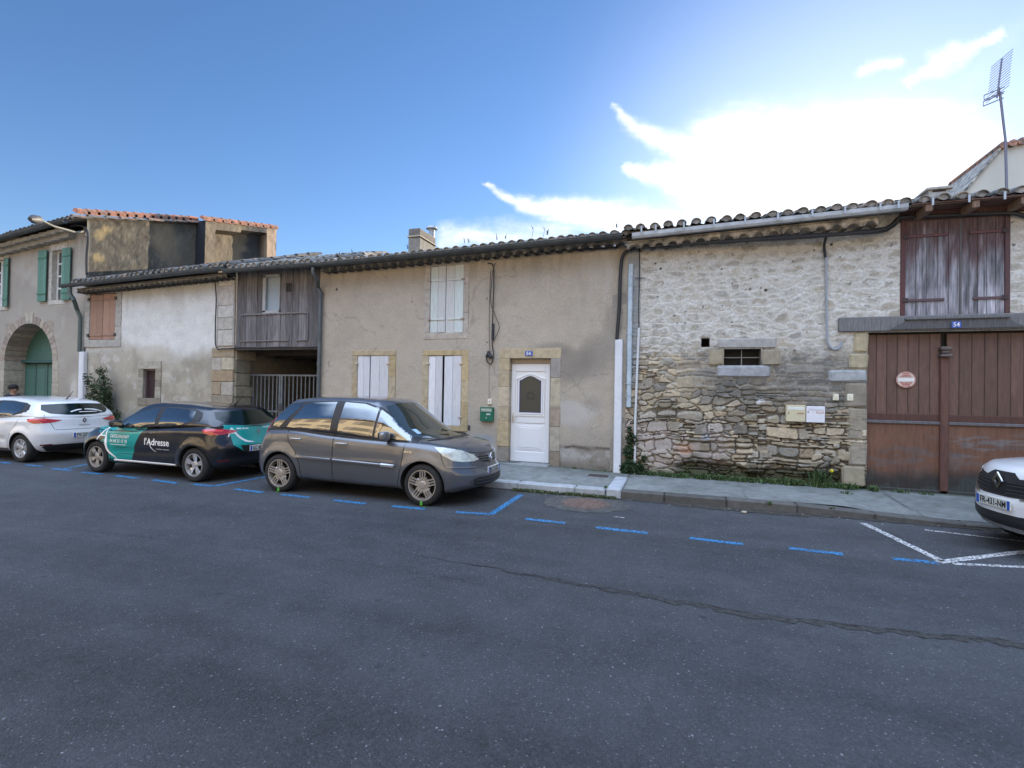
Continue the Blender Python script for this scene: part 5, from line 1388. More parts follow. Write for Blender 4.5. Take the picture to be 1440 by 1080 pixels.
# gable wall with recess and soot
def gable():
    V=[];F=[];C=[]
    ys=np.linspace(0,y1v,70); zs=np.linspace(2.5,1.0,1)
    def skin(xw,ya,yb,zfun,nx,z0,fn,recess=None):
        ys=np.linspace(ya,yb,nx); ts=np.linspace(0,1,60); Y,T=np.meshgrid(ys,ts,indexing='ij'); Zt=zfun(Y); Z=z0+(Zt-z0)*T
        Xw=np.full(Y.shape,xw)+(fbm(Y,Z,3,4,401)-.5)*.05
        if recess: 
            m=(Y>recess[0])&(Y<recess[1])&(Z<zfun(Y)-.32); Xw=np.where(m,Xw-.38,Xw)
        Cc=fn(Y,Z); b=sum(len(v) for v in V); I=np.arange(Y.size).reshape(Y.shape)+b
        V.append(np.stack([Xw.ravel(),Y.ravel(),Z.ravel()],1)); C.append(Cc.reshape(-1,3)); F.append(np.stack([I[:-1,:-1].ravel(),I[1:,:-1].ravel(),I[1:,1:].ravel(),I[:-1,1:].ravel()],1))
    def cf(Y,Z):
        f=fbm(Y,Z,5,6,402,.7); C_=np.ones(Y.shape+(3,))*np.array((.17,.145,.105)); C_*=(.0+1.15*f)[...,None]
        C_=mixc(C_,(.07,.068,.06),.62*sst(.30,.78,fbm(Y,Z,2.2,6,403,.7)+.22*(1-sst(5.0,6.6,Z)))); C_=mixc(C_,(.24,.215,.165),.55*sst(.58,.72,fbm(Y,Z,13,5,404,.7))); C_=mixc(C_,(.25,.19,.12),.6*sst(.5,.7,fbm(Y,Z,.8,4,405))*sst(5.6,6.4,Z))
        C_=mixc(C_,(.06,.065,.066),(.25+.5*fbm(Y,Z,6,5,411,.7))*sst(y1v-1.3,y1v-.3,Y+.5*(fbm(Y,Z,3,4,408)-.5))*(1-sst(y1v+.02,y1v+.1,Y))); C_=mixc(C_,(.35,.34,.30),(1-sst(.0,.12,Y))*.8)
        for y_,z_ in ((.55,6.7),(.35,6.45),(.3,5.7)): C_=mixc(C_,(.42,.32,.15),.6*(1-sst(.04,.22,.25*(fbm(Y,Z,6,3,409)-.5)+np.hypot(Y-y_,Z-z_))))
        return C_
    z1f=lambda Y:z0v-.12+(z1v-z0v)*(Y-y0v)/(y1v-y0v)
    skin(XA1,0.0,y1v,z1f,80,2.0,cf)
    rc=(Xp(303,330,XS)[0],Xp(375,330,XS)[0])
    def cf2(Y,Z):
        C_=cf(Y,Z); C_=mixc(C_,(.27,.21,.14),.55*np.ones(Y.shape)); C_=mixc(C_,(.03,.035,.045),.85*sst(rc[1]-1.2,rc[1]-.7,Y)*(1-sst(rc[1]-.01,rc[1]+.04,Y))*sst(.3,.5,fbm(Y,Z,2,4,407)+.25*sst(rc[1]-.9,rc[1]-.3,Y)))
        C_=mixc(C_,(.50,.36,.26),.7*sst(rc[1],rc[1]+.05,Y)); return C_
    z2f=lambda Y:z2v-.12+(z3v-z2v)*(Y-y2v)/(y3v-y2v)
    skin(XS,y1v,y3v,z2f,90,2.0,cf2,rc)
    m=MB()
    for a in V: m.v+=[tuple(p) for p in a]
    for a in C: m.c+=[tuple(np.clip(c,0,1)) for c in a]
    for a in F: m.f+=[tuple(int(i) for i in f) for f in a]
    m.m=[0]*len(m.f)
    # return face of the projecting part, far end, and body behind
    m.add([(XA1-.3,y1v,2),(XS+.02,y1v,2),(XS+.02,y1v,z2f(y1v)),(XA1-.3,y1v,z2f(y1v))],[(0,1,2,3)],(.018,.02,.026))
    zt=z2f(y3v); m.add([(XS,y3v,2),(XS-1.5,y3v,2),(XS-1.5,y3v,zt),(XS,y3v,zt)],[(0,1,2,3)],(.4,.3,.22))
    m.add([(XS,y1v,z2f(y1v)),(XS,y3v,zt),(XS-3,y3v,zt),(XS-3,y1v,z2f(y1v))],[(0,1,2,3)],(.3,.14,.09))
    return m.build('gable_wall',M_render,recalc=False)
P(e_a,gable())
# street lamp bracket on the corner
a=W(119,325,-.05); b=W(56,309,-1.35); c_=W(42,308,-1.75)
el=empty('street_lamp',(a[0],-.05,a[1]),0,'slender street lamp on a long bent arm reaching out from the green-shuttered house corner','street lamp')
m=MB(); A=Vector((a[0],-.05,a[1])); B=Vector((b[0],-1.35,b[1])); mid=A.lerp(B,.4)+Vector((0,0,-.10)); m.tube([A,A.lerp(mid,.5)+Vector((0,0,-.06)),mid,mid.lerp(B,.5)+Vector((0,0,-.04)),B],.03,8)
m.box(A.x-.05,A.x+.05,-.05,.0,A.z-.15,A.z+.1); P(el,m.build('arm',mat('lamp_arm_paint',(.22,.21,.17),rough=.6),smooth=True,angle=40))
m=MB(); Cc=Vector((c_[0],-1.75,c_[1])); d=(Cc-B); m.tube([B,B+d*.15,B+d*.6,B+d*1.0],.1,12,rs=[.04,.11,.12,.05]); P(el,m.build('lamp_head',mat('lamp_head_paint',(.05,.05,.05),rough=.6),smooth=True))

# ------------------------------------------------------------------ pale house behind, aerial
yF=9.0; ef=empty('pale_house',(10,yF,0),0,'pale rendered house gable rising behind the barn roof at the far right','house')
p0=W(1340,290,yF); p1=W(1412,206,yF); p2=W(1440,200,yF)
sl=(p2[1]-p1[1])/(p2[0]-p1[0]); xe=15.0
sl0=(p1[1]-p0[1])/(p1[0]-p0[0]); xl_=p0[0]-1.6; poly=[(xl_,0),(xl_,p0[1]-1.6*sl0),(p1[0],p1[1]),(xe,p1[1]+sl*(xe-p1[0])),(xe,0)]
m=MB(); m.prism(poly,yF,yF+8,(.60,.55,.47)); P(ef,m.build('wall',M_render))
m=MB()
for i in range(26):
    x=p1[0]-.05+i*.22; z=p1[1]+sl*(x-p1[0]); m.tube([(x,yF-.12,z+.02),(x,yF+3,z+.03)],.11,8,(.42,.20,.13))
m.add([(xl_,yF-.08,p0[1]-1.6*sl0+.0),(p1[0],yF-.08,p1[1]+.04),(p1[0],yF+6,p1[1]+.04),(xl_,yF+6,p0[1]-1.6*sl0),(xl_,yF-.08,p0[1]-1.6*sl0+.08),(p1[0],yF-.08,p1[1]+.14),(p1[0],yF+6,p1[1]+.14),(xl_,yF+6,p0[1]-1.6*sl0+.08)],[(0,1,2,3),(7,6,5,4),(0,4,5,1),(1,5,6,2),(3,7,4,0)],(.50,.44,.38))
P(ef,m.build('roof',M_tile))
ya=8.6; b0=W(1419,275,ya); t0=W(1409,100,ya)
ea=empty('tv_aerial',(b0[0],ya,b0[1]-1),0,'tall rake-shaped television aerial on a mast against the bright sky at the right','aerial')
m=MB(); m.tube([(b0[0],ya,b0[1]-2.5),(W(1414,200,ya)[0],ya,W(1414,200,ya)[1]),(W(1406,130,ya)[0],ya,W(1406,130,ya)[1])],.035,8); P(ea,m.build('mast',mat('galvanised_mast',(.22,.20,.24),rough=.5,metal=.5)))
m=MB(); q0=Vector((W(1402,138,ya)[0],ya,W(1402,138,ya)[1])); q1=Vector((W(1409,82,ya)[0],ya+.0,W(1409,82,ya)[1]))
m.tube([q0,q1],.022,6)
sx=W(1420,100,ya)[0]-W(1399,100,ya)[0]
for i in range(14):
    p=q0.lerp(q1,.10+.9*i/13); w=sx*.42*(1.0 if i>3 else 1.1); tl=Vector((w*.96,-.25,.10)); m.tube([p-tl,p+tl],.009,5)
for k_ in (0,1):
    p=q0.lerp(q1,-.02+.16*k_); tl=Vector((sx*.78,0,.10)); o_=Vector((-.05,0,0))
    for dz in (-.07,.07): m.tube([p+o_-tl+Vector((0,0,dz)),p+o_+tl*.75+Vector((0,0,dz))],.018,5)
    m.tube([p+o_-tl+Vector((0,0,-.07)),p+o_-tl+Vector((0,0,.07))],.010,5)
m.tube([Vector((W(1406,132,ya)[0],ya,W(1406,132,ya)[1])),q0.lerp(q1,.3)],.02,6)
P(ea,m.build('antenna_rake',bpy.data.materials['galvanised_mast']))

# ------------------------------------------------------------------ far side of the street (sunlit, seen in reflections)
def opposite(x0,x1,h,col,seed,label):
    e=empty('opposite_house',((x0+x1)/2,-13.2,0),0,label,'house'); r=random.Random(seed); m=MB()
    m.box(x0,x1,-20,-13.2,-.1,h,col,0); 
    P(e,m.build('wall',M_render))
    m=MB(); tiles(m,x0,x1,-.0,0,R(14),.6,pitch=.4,courses=1,seed=seed)
    m2=MB(); m2.add([(x0-.1,-12.8,h),(x1+.1,-12.8,h),(x1+.1,-16.6,h+1.3),(x0-.1,-16.6,h+1.3),(x0-.1,-20.3,h),(x1+.1,-20.3,h)],[(0,1,2,3),(3,2,5,4),(0,3,4),(1,5,2),(0,4,5,1)],(.34,.2,.13)); m2.box(x0-.1,x1+.1,-13.2,-12.85,h-.16,h-.02,(.4,.34,.26)); P(e,m2.build('roof',M_tile))
    n=int((x1-x0)/2.6)
    for fl in range(int(h//2.7)):
        for i in range(n):
            xa=x0+(x1-x0)*(i+.5)/n-.5; z0_=.9+fl*2.8; mm=MB()
            if fl==0 and i==n//2: z0_=.15
            mm.box(xa,xa+1.0,-13.22,-13.15,z0_,min(z0_+1.5 if z0_>.2 else 2.3,h-.3),(.20,.17,.12),.0); mm.box(xa-.5,xa-.02,-13.2,-13.12,z0_,z0_+1.4,(.30,.25,.2)); mm.box(xa+1.02,xa+1.5,-13.2,-13.12,z0_,z0_+1.4,(.30,.25,.2))
            P(e,mm.build('window',M_plain))
opposite(-26,-9.5,8.4,(.54,.45,.30),61,'sunlit ochre house across the street, mirrored in the black car windows')
opposite(-9.4,4.2,7.9,(.52,.46,.33),62,'sunlit yellow house across the street, mirrored in the grey car windows')
opposite(4.3,22,6.6,(.55,.46,.34),63,'pale house behind the photographer, facing the stone barn and garage')
opposite(-50,-26.2,7,(.55,.45,.32),64,'tall pale house across the street, mirrored faintly in the white car at the left')
# ================================================================== CARS
def carpaint(name, col, metal=.0, rough=.35, coat=1.0, dirt=None):
    m = mat(name, col, rough=rough, metal=metal, nscale=1.2, namp=.06, coat=coat)
    nt = m.node_tree; b = nt.nodes['Principled BSDF']
    if dirt:   # dust film low on the body
        pass
    return m
M_tyre = mat('tyre_rubber', (.018,.018,.019), rough=.85, nscale=20, namp=.3)
M_well = mat('wheel_well', (.008,.008,.008), rough=1)
M_cglass = mat('car_glass', (.012,.016,.018), rough=.02, spec=1.0, ior=2.2)
M_rglass = mat('tinted_rear_glass', (.006,.012,.010), rough=.03, spec=.5, ior=1.5)
M_wglass = mat('windscreen_glass', (.035,.042,.036), rough=.03, spec=1.0, ior=1.8)
M_trim = mat('black_trim', (.018,.018,.02), rough=.5)
M_chrome = mat('chrome', (.62,.63,.65), rough=.15, metal=1.0)
M_silver = mat('wheel_silver', (.62,.62,.63), rough=.3, metal=.7)
M_bronze = mat('wheel_dusty_alloy', (.46,.42,.38), rough=.4, metal=.6)
M_dgrey = mat('wheel_dark_alloy', (.10,.10,.105), rough=.4, metal=.6)
M_seam = mat('panel_gap', (.006,.006,.007), rough=.9)
M_red = mat('red_lamp', (.45,.012,.015), rough=.12, spec=.8, coat=1)
M_redlit = mat('red_lamp_bright', (.75,.03,.04), rough=.15, coat=1)
M_dred = mat('dark_red_lamp', (.12,.008,.012), rough=.12, coat=1)
M_lens = mat('headlamp_lens', (.52,.54,.48), rough=.12, spec=.9, nscale=9, namp=.35, coat=1)
M_plate = mat('number_plate', (.66,.67,.62), rough=.4)
M_pblue = mat('plate_blue', (.02,.10,.50), rough=.4)

def curve(pts):
    xs = np.array([p[0] for p in pts], float); ys = np.array([p[1] for p in pts], float)
    n = len(xs); h = np.diff(xs); d = np.diff(ys)/h; m = np.zeros(n)
    m[0], m[-1] = d[0], d[-1]
    for i in range(1,n-1):
        m[i] = 0 if d[i-1]*d[i] <= 0 else 2/(1/d[i-1]+1/d[i])
    def f(x):
        x = np.clip(x, xs[0], xs[-1]); i = np.clip(np.searchsorted(xs, x, 'right')-1, 0, n-2)
        t = (x-xs[i])/h[i]; t2 = t*t; t3 = t2*t
        return (2*t3-3*t2+1)*ys[i]+(t3-2*t2+t)*h[i]*m[i]+(-2*t3+3*t2)*ys[i+1]+(t3-t2)*h[i]*m[i+1]
    return f

def box_skin(nx, ny, nz, r):
    """unit box surface with rounded edges: arrays of points in [-1,1]^3 and quads"""
    idx = {}; pts = []; F = []
    def P_(i,j,k):
        key = (i,j,k)
        if key not in idx: idx[key] = len(pts); pts.append((2*i/nx-1, 2*j/ny-1, 2*k/nz-1))
        return idx[key]
    for i in range(nx):
        for j in range(ny):
            F.append((P_(i,j,0),P_(i,j+1,0),P_(i+1,j+1,0),P_(i+1,j,0))); F.append((P_(i,j,nz),P_(i+1,j,nz),P_(i+1,j+1,nz),P_(i,j+1,nz)))
    for i in range(nx):
        for k in range(nz):
            F.append((P_(i,0,k),P_(i+1,0,k),P_(i+1,0,k+1),P_(i,0,k+1))); F.append((P_(i,ny,k),P_(i,ny,k+1),P_(i+1,ny,k+1),P_(i+1,ny,k)))
    for j in range(ny):
        for k in range(nz):
            F.append((P_(0,j,k),P_(0,j,k+1),P_(0,j+1,k+1),P_(0,j+1,k))); F.append((P_(nx,j,k),P_(nx,j+1,k),P_(nx,j+1,k+1),P_(nx,j,k+1)))
    p = np.array(pts); r = np.array(r); b = 1-r; q = np.clip(p, -b, b); d = (p-q)/r; L_ = np.linalg.norm(d, axis=1); L_[L_ < 1e-9] = 1
    # max-norm is 1 on the surface; project on the sphere octant
    p = q + r*d/L_[:,None]
    return p, F

class Car:
    def __init__(s, name, label, prm, paint, loc, heading):
        s.p = prm; s.root = empty(name, (0,0,0), 0, label, 'car'); s.paint = paint
        wb = prm['wb']; s.wx = (wb/2, -wb/2); p = prm
        # lower body
        zt, zb, hw = curve(p['deck']), curve(p['floor']), curve(p['width']); vw = curve(p['vside']); fn = curve(p['nose']); rn = curve(p['tail'])
        P0, F0 = box_skin(120, 26, 24, p.get('r', (.05,.16,.30)))
        u, v, w = P0.T; t = (w+1)/2; av = np.abs(v)
        xr = p['xr'] + rn(t) + p['bowr']*av**2.6; xf = p['xf'] - fn(t) - p['bowf']*av**2.4
        x = xr + (xf-xr)*(u+1)/2
        z = zb(x) + (zt(x)-zb(x))*t + p.get('crown',.05)*(1-av**2)*sst(.6,1,t)*(sst(.3,1.1,x)+.3)
        y = v*hw(x)*vw(t)
        side = sst(.55,.95,av)
        for wx in s.wx:     # flared wheel arches
            dd = np.hypot(x-wx, z-p['wr']); fl = p.get('flare',.022)*(1-sst(p['ar']+.01, p['ar']+.15, dd))
            y = y + np.sign(v)*fl*side
        for (zc,dz,amp,x0,x1) in p.get('crease', []):
            y = y + np.sign(v)*side*amp*np.exp(-((z-zc-(x)*p.get('crease_slope',0))/dz)**2)*sst(x0,x0+.25,x)*(1-sst(x1-.25,x1,x))
        V0 = np.stack([x,y,z],1)
        # greenhouse
        rf = curve(p['roof']); gb = curve(p['gbase']); ws = curve(p['ws']); rs__ = curve(p['rs']); gw = curve(p['gw']); gx = curve(p['gwx'])
        P1, F1 = box_skin(90, 26, 20, p.get('gr', (.05,.17,.35)))
        u, v, w = P1.T; t = (w+1)/2; av = np.abs(v)
        xf = ws(t) - p['wsbow']*av**2; xr = rs__(t) + p['rsbow']*av**2
        x = xr + (xf-xr)*(u+1)/2
        z = gb(x) + (rf(x)-gb(x)-.035*av**2)*t
        y = v*gw(t)*gx(x)
        V1 = np.stack([x,y,z],1)
        bm = bmesh.new()
        vs = [bm.verts.new(q) for q in V0]; [bm.faces.new([vs[i] for i in f]) for f in F0]
        me0 = bpy.data.meshes.new('body'); bmesh.ops.recalc_face_normals(bm, faces=bm.faces); bm.to_mesh(me0); bm.free()
        # cut wheel arches
        ob = bpy.data.objects.new('body', me0); COL.objects.link(ob); me0.materials.append(paint); me0.materials.append(M_well)
        cut = MB()
        for wx in s.wx:
            for sy in (-1,1):
                prof = [(.0001,0),(p['ar'],0),(p['ar'],.62),(.0001,.62)]
                y0 = .42 if sy > 0 else -1.04
                cut.lathe(prof, 64, 'y', (wx,y0,p['wr']+p.get('az',0)))
                # open downwards
        co = cut.build('cutter', M_well); me0.materials.append(M_well)
        md = ob.modifiers.new('b','BOOLEAN'); md.operation='DIFFERENCE'; md.object=co; md.solver='EXACT'; md.material_mode='TRANSFER'
        bpy.context.view_layer.update(); dg = bpy.context.evaluated_depsgraph_get()
        me = bpy.data.meshes.new_from_object(ob.evaluated_get(dg)); me.name = 'body'
        bpy.data.objects.remove(ob); bpy.data.objects.remove(co)
        bm = bmesh.new(); bm.from_mesh(me)
        # remove the tin floor of the arches so the wells are open below
        vs = [bm.verts.new(q) for q in V1]; fs = [bm.faces.new([vs[i] for i in f]) for f in F1]
        for f in fs: f.material_index = 0
        bmesh.ops.recalc_face_normals(bm, faces=fs)
        bm.to_mesh(me); 
        s.bvh = BVHTree.FromBMesh(bm); bm.free()
        s.body = link('body', me, [paint, M_well], s.root, True, 32)
        s.loc = loc; s.heading = heading
    # --- projection onto the skin
    def hit(s, o, d):
        h = s.bvh.ray_cast(Vector(o), Vector(d).normalized(), 6)
        return (h[0], h[1]) if h[0] is not None else (None, None)
    def frame(s, kind):
        if kind == 'L': return lambda a,b: (Vector((a, 2, b)), Vector((0,-1,0)))
        if kind == 'R': return lambda a,b: (Vector((a,-2, b)), Vector((0,1,0)))
        if kind == 'F': return lambda a,b: (Vector((4, a, b)), Vector((-1,0,0)))
        if kind == 'B': return lambda a,b: (Vector((-4, a, b)), Vector((1,0,0)))
        if kind == 'T': return lambda a,b: (Vector((a, b, 3)), Vector((0,0,-1)))
        tag_, ang = kind   # oblique: a = distance along the horizontal axis square to the ray
        d = Vector((math.cos(ang), math.sin(ang), 0)); ax = Vector((-d.y, d.x, 0))
        return lambda a,b: (ax*a + Vector((0,0,b)) - d*5, d)
    def patch(s, name, pts, kind, m, off=.003, step=.035, parent=None, curveit=True, skirt=.006):
        fr = s.frame(kind); n0 = len(pts); P2 = []
        for i in range(n0):
            a = Vector(pts[i]); b = Vector(pts[(i+1)%n0]); n = max(1, int((b-a).length/step))
            for k_ in range(n): P2.append(a.lerp(b, k_/n))
        ne = len(P2); edges = [(i,(i+1)%ne) for i in range(ne)]
        xs = [q.x for q in P2]; ys = [q.y for q in P2]
        def inside(x,y):
            c = False; j = ne-1
            for i in range(ne):
                if (P2[i].y > y) != (P2[j].y > y) and x < (P2[j].x-P2[i].x)*(y-P2[i].y)/(P2[j].y-P2[i].y)+P2[i].x: c = not c
                j = i
            return c
        inner = []
        x = min(xs)+step*.5
        while x < max(xs):
            y = min(ys)+step*.5
            while y < max(ys):
                if inside(x,y) and min((q-Vector((x,y))).length for q in P2) > step*.4: inner.append(Vector((x,y)))
                y += step
            x += step
        vs, es, fs, *_ = delaunay_2d_cdt(P2+inner, edges, [], 1, 1e-5)
        out = []; nrm = []; prev = None
        miss = []
        for i, q in enumerate(vs):
            o, d = fr(q.x, q.y); h, n = s.hit(o, d)
            out.append((h, n, d)); 
        good = [(vs[i], out[i]) for i in range(len(vs)) if out[i][0] is not None]
        if not good: return None
        co = []; no = []
        for i, q in enumerate(vs):
            h, n, d = out[i]
            if h is None:
                g_ = min(good, key=lambda e: (e[0]-q).length); o, dd = fr(q.x,q.y); h0 = g_[1][0]; h = o + dd*((h0-o).dot(dd)); n = g_[1][1]
            if n.dot(d) > 0: n = -n
            co.append(h); no.append(n)
        v = [c + n_*off for c, n_ in zip(co, no)]; f = [tuple(q) for q in fs]
        cnt = {}
        for q in f:
            for a,b in zip(q, q[1:]+q[:1]): cnt[(a,b)] = cnt.get((a,b),0)+1
        nb = len(v); bnd = [(a,b) for (a,b) in cnt if (b,a) not in cnt]
        low = {}
        for a,b in bnd:
            for i in (a,b):
                if i not in low: low[i] = len(v); v.append(co[i]-no[i]*skirt)
        f += [(b,a,low[a],low[b]) for a,b in bnd]
        mb = MB(); mb.add(v, f); o = mb.build(name, m, parent or s.root, True, 40, recalc=True)
        return o
    def line(s, name, pts, kind, m, w=.008, off=.0015, parent=None, step=.04, raise_=0.0):
        fr = s.frame(kind); P2 = []
        for a,b in zip(pts[:-1],pts[1:]):
            a=Vector(a);b=Vector(b);n=max(1,int((b-a).length/step)); P2+=[a.lerp(b,i/n) for i in range(n)]
        P2.append(Vector(pts[-1])); v=[];f=[]; H=[]
        for i,q in enumerate(P2):
            o,d=fr(q.x,q.y); h,n=s.hit(o,d)
            if h is None: continue
            if n.dot(d)>0: n=-n
            H.append((h,n))
        for i,(h,n) in enumerate(H):
            t=(H[min(i+1,len(H)-1)][0]-H[max(i-1,0)][0]).normalized(); sd=t.cross(n).normalized()*(w/2)
            if raise_: v+=[h-sd-n*.003,h-sd*.6+n*raise_,h+sd*.6+n*raise_,h+sd-n*.003]
            else: v+=[h-sd+n*off,h+sd+n*off]
        k_=4 if raise_ else 2
        for i in range(len(H)-1):
            for j in range(k_-1): f.append((i*k_+j,i*k_+j+1,(i+1)*k_+j+1,(i+1)*k_+j))
        if raise_ and H: f+=[(0,1,2,3),tuple((len(H)-1)*4+j for j in (3,2,1,0))]
        mb=MB(); mb.add(v,f); return mb.build(name,m,parent or s.root,bool(raise_),50,recalc=bool(raise_))
    def lines(s, name, lst, kind, m, w=.008, off=.0015, parent=None):
        """several seams in one mesh"""
        objs=[s.line('tmp',pts,kind,m,w,off) for pts in lst]; mb=MB()
        for o in objs:
            mb.add([tuple(v.co) for v in o.data.vertices],[tuple(p.vertices) for p in o.data.polygons]); me=o.data; bpy.data.objects.remove(o); bpy.data.meshes.remove(me)
        return mb.build(name,m,parent or s.root,recalc=False)
    def text(s, name, txt, size, width, c, kind, m, parent=None, off=.004, shear=0, flip=1, bold=.001):
        fr = s.frame(kind)
        me = text_mesh(txt, size); xs=[v.co.x for v in me.vertices]; ys=[v.co.y for v in me.vertices]
        k_=(width/(max(xs)-min(xs))) if width else 1; mx=(max(xs)+min(xs))/2; my=(max(ys)+min(ys))/2
        for v in me.vertices:
            a=c[0]+flip*((v.co.x-mx)*k_+shear*(v.co.y-my)); b=c[1]+(v.co.y-my); o,d=fr(a,b); h,n=s.hit(o,d)
            if h is None: h=o-d*(-4)
            elif n.dot(d)>0: n=-n
            v.co=h+(n or -d)*off
        bm=bmesh.new(); bm.from_mesh(me)
        bmesh.ops.triangulate(bm,faces=bm.faces)
        bm.to_mesh(me); bm.free()
        return link(name,me,m,parent or s.root)
    def plate(s, txt, c, kind, w=.52, h=.11, tilt=0, parent=None, loc_='',right_blue=True):
        """licence plate, square on the nose or tail"""
        fr=s.frame(kind); o,d=fr(c[0],c[1]); hp,n=s.hit(o,d); hp=hp if hp is not None else o
        sx=-d.x  # facing
        N=Vector((sx,0,0)); U=Vector((0,sx,0)); base=hp+N*.012
        mb=MB(); mb.box(base.x-.012 if sx>0 else base.x-.004, base.x+.004 if sx>0 else base.x+.012, c[0]-w/2,c[0]+w/2,c[1]-h/2,c[1]+h/2,(1,1,1),.003)
        o_=mb.build('licence_plate',M_plate,s.root)
        for sgn,on in ((-1,True),(1,right_blue)):
            if not on: continue
            cy=c[0]+U.y*sgn*(w/2-.022); mb=MB(); x=base.x+sx*.0055
            mb.box(x-.001,x+.001,cy-.02,cy+.02,c[1]-h/2+.004,c[1]+h/2-.004); b=mb.build('plate_band',M_pblue,o_)
        text_on('lettering',txt,h*.95,w*.76,base+N*.0045,U,(0,0,1),M_text_b,o_,.001,bold=.001)
        return o_
    def emblem(s, c, kind, size=.1, m=None, parent=None, thick=.008):
        """diamond badge"""
        fr=s.frame(kind); o,d=fr(*c); h,n=s.hit(o,d); h=h if h is not None else o+d*2; sx=-d.x; base=h+Vector((sx,0,0))*.012
        mb=MB(); a,b=size*.40,size*.5
        for w0,w1,y in ((1,.62,0),):
            out=[(0,b),(a,0),(0,-b),(-a,0)]; inn=[(0,b*.55),(a*.5,0),(0,-b*.55),(-a*.5,0)]
            v=[(base.x+sx*thick*(1 if k>1 else .2),c[0]+p[0],c[1]+p[1]) for k,l in enumerate((out,inn,out,inn)) for p in l]
            f=[]
            for i in range(4):
                j=(i+1)%4; f+=[(8+i,8+j,12+j,12+i),(i,j,8+j,8+i),(4+i,12+i,12+j,4+j)]
            mb.add(v,f)
        return mb.build('emblem',m or M_chrome,parent or s.root)
    def wheel(s, wx, sy, style, rimR, wid=.205, mrim=None, mdark=None, paintmark=False, ang=0.0, turn=0.0):
        R0=s.p['wr']; yc=s.p['track']/2*sy; M_=Matrix
        def place(mb):
            out=[]
            for (x,y,z) in mb.v:
                q=Vector((x,y*sy,z)); 
                if turn: q=Matrix.Rotation(turn,3,'Z')@q
                out.append((q.x+wx,q.y+yc,q.z+R0))
            mb.v=out; return mb
        h=wid/2
        t=MB(); t.lathe([(rimR,-h*.9),(R0-.03,-h),(R0-.008,-h*.82),(R0,-h*.5),(R0,h*.5),(R0-.008,h*.82),(R0-.03,h),(R0-.07,h+.004),(rimR+.006,h*.92),(rimR,h*.85)],56,'y',close=False)
        for kk in (-.35,0,.35): t.lathe([(R0+.001,h*kk-.006),(R0+.002,h*kk+.006)],56,'y',col=(0,0,0))
        d=MB(); d.lathe([(rimR,-h*.8),(rimR,h*.1),(rimR*.4,h*.05),(.02,h*.05)],40,'y'); d.lathe([(rimR*.62,h*.12),(rimR*.62,h*.2),(.02,h*.2)],32,'y')
        w_=place(d).build('wheel',M_well if False else mdark or M_well,s.root,True,40)
        place(t).build('tyre',M_tyre,w_,True,40)
        r=MB(); rr=rimR+.004
        r.lathe([(rr,h*.9),(rr,h*.98),(rr-.014,h*.98),(rr-.02,h*.7),(rr-.03,h*.2)],56,'y')
        def spoke(a,w0,w1,r0=.05,r1=None,yo=(.78,.9),off=0.0,thick=.02):
            r1=r1 or rr-.012; ca,sa=math.cos(a),math.sin(a); v=[]
            for rad,w2,yy in ((r0,w0,yo[0]),(r1*.55,(w0+w1)/2*.92,(yo[0]+yo[1])/2+.03),(r1,w1,yo[1])):
                for sgn in (-1,1):
                    for top in (0,1):
                        o=off+sgn*w2/2*(1 if not top else .7)
                        v.append((ca*rad-sa*o, h*yy-(0 if top else thick), sa*rad+ca*o))
            f=[]
            for i in (0,1):
                b=i*4; f+=[(b+1,b+3,b+7,b+5),(b,b+1,b+5,b+4),(b+3,b+2,b+6,b+7)]
            f+=[(0,2,3,1),(8,9,11,10)]
            r.add(v,f)
        if style=='twin5':      # five triple-ribbed spokes
            for k_ in range(5):
                a=ang+2*math.pi*k_/5
                for o in (-.040,0,.040): spoke(a,.018,.028,.05,None,off=o*1.0)
                spoke(a,.10,.13,.05,rr*.5,yo=(.72,.76))
        elif style=='y5':       # five wide spokes with split ends
            for k_ in range(5):
                a=ang+2*math.pi*k_/5
                spoke(a,.075,.05,.04,rr*.66,yo=(.7,.84)); spoke(a-.13,.045,.055,rr*.45,None,yo=(.80,.92)); spoke(a+.13,.045,.055,rr*.45,None,yo=(.80,.92))
        elif style=='cap5':     # full wheel cover with five broad blades
            for k_ in range(5):
                a=ang+2*math.pi*k_/5; spoke(a,.06,.12,.03,None,yo=(.72,.90),thick=.03); spoke(a+.42,.02,.05,.06,None,yo=(.66,.86))
        else:
            for k_ in range(5):
                a=ang+2*math.pi*k_/5; spoke(a,.06,.045,.04,None); spoke(a+.30,.03,.03,.06,None)
        r.lathe([(.062,h*.6),(.062,h*.82),(.05,h*.88),(.001,h*.9)],24,'y')
        for k_ in range(5):
            a=ang+2*math.pi*(k_+.5)/5; r.lathe([(.009,h*.8),(.009,h*.86),(.001,h*.86)],8,'y',(.042*math.cos(a),0,.042*math.sin(a)))
        place(r).build('rim',mrim or M_silver,w_,False)
        if paintmark:
            g=MB(); 
            for dz in (.012,.045): g.box(-.022,.018,h*.97,h*1.06,-R0+dz,-R0+dz+.03,(1,1,1),.008)
            place(g).build('paint_spot',M_green,w_)
        return w_
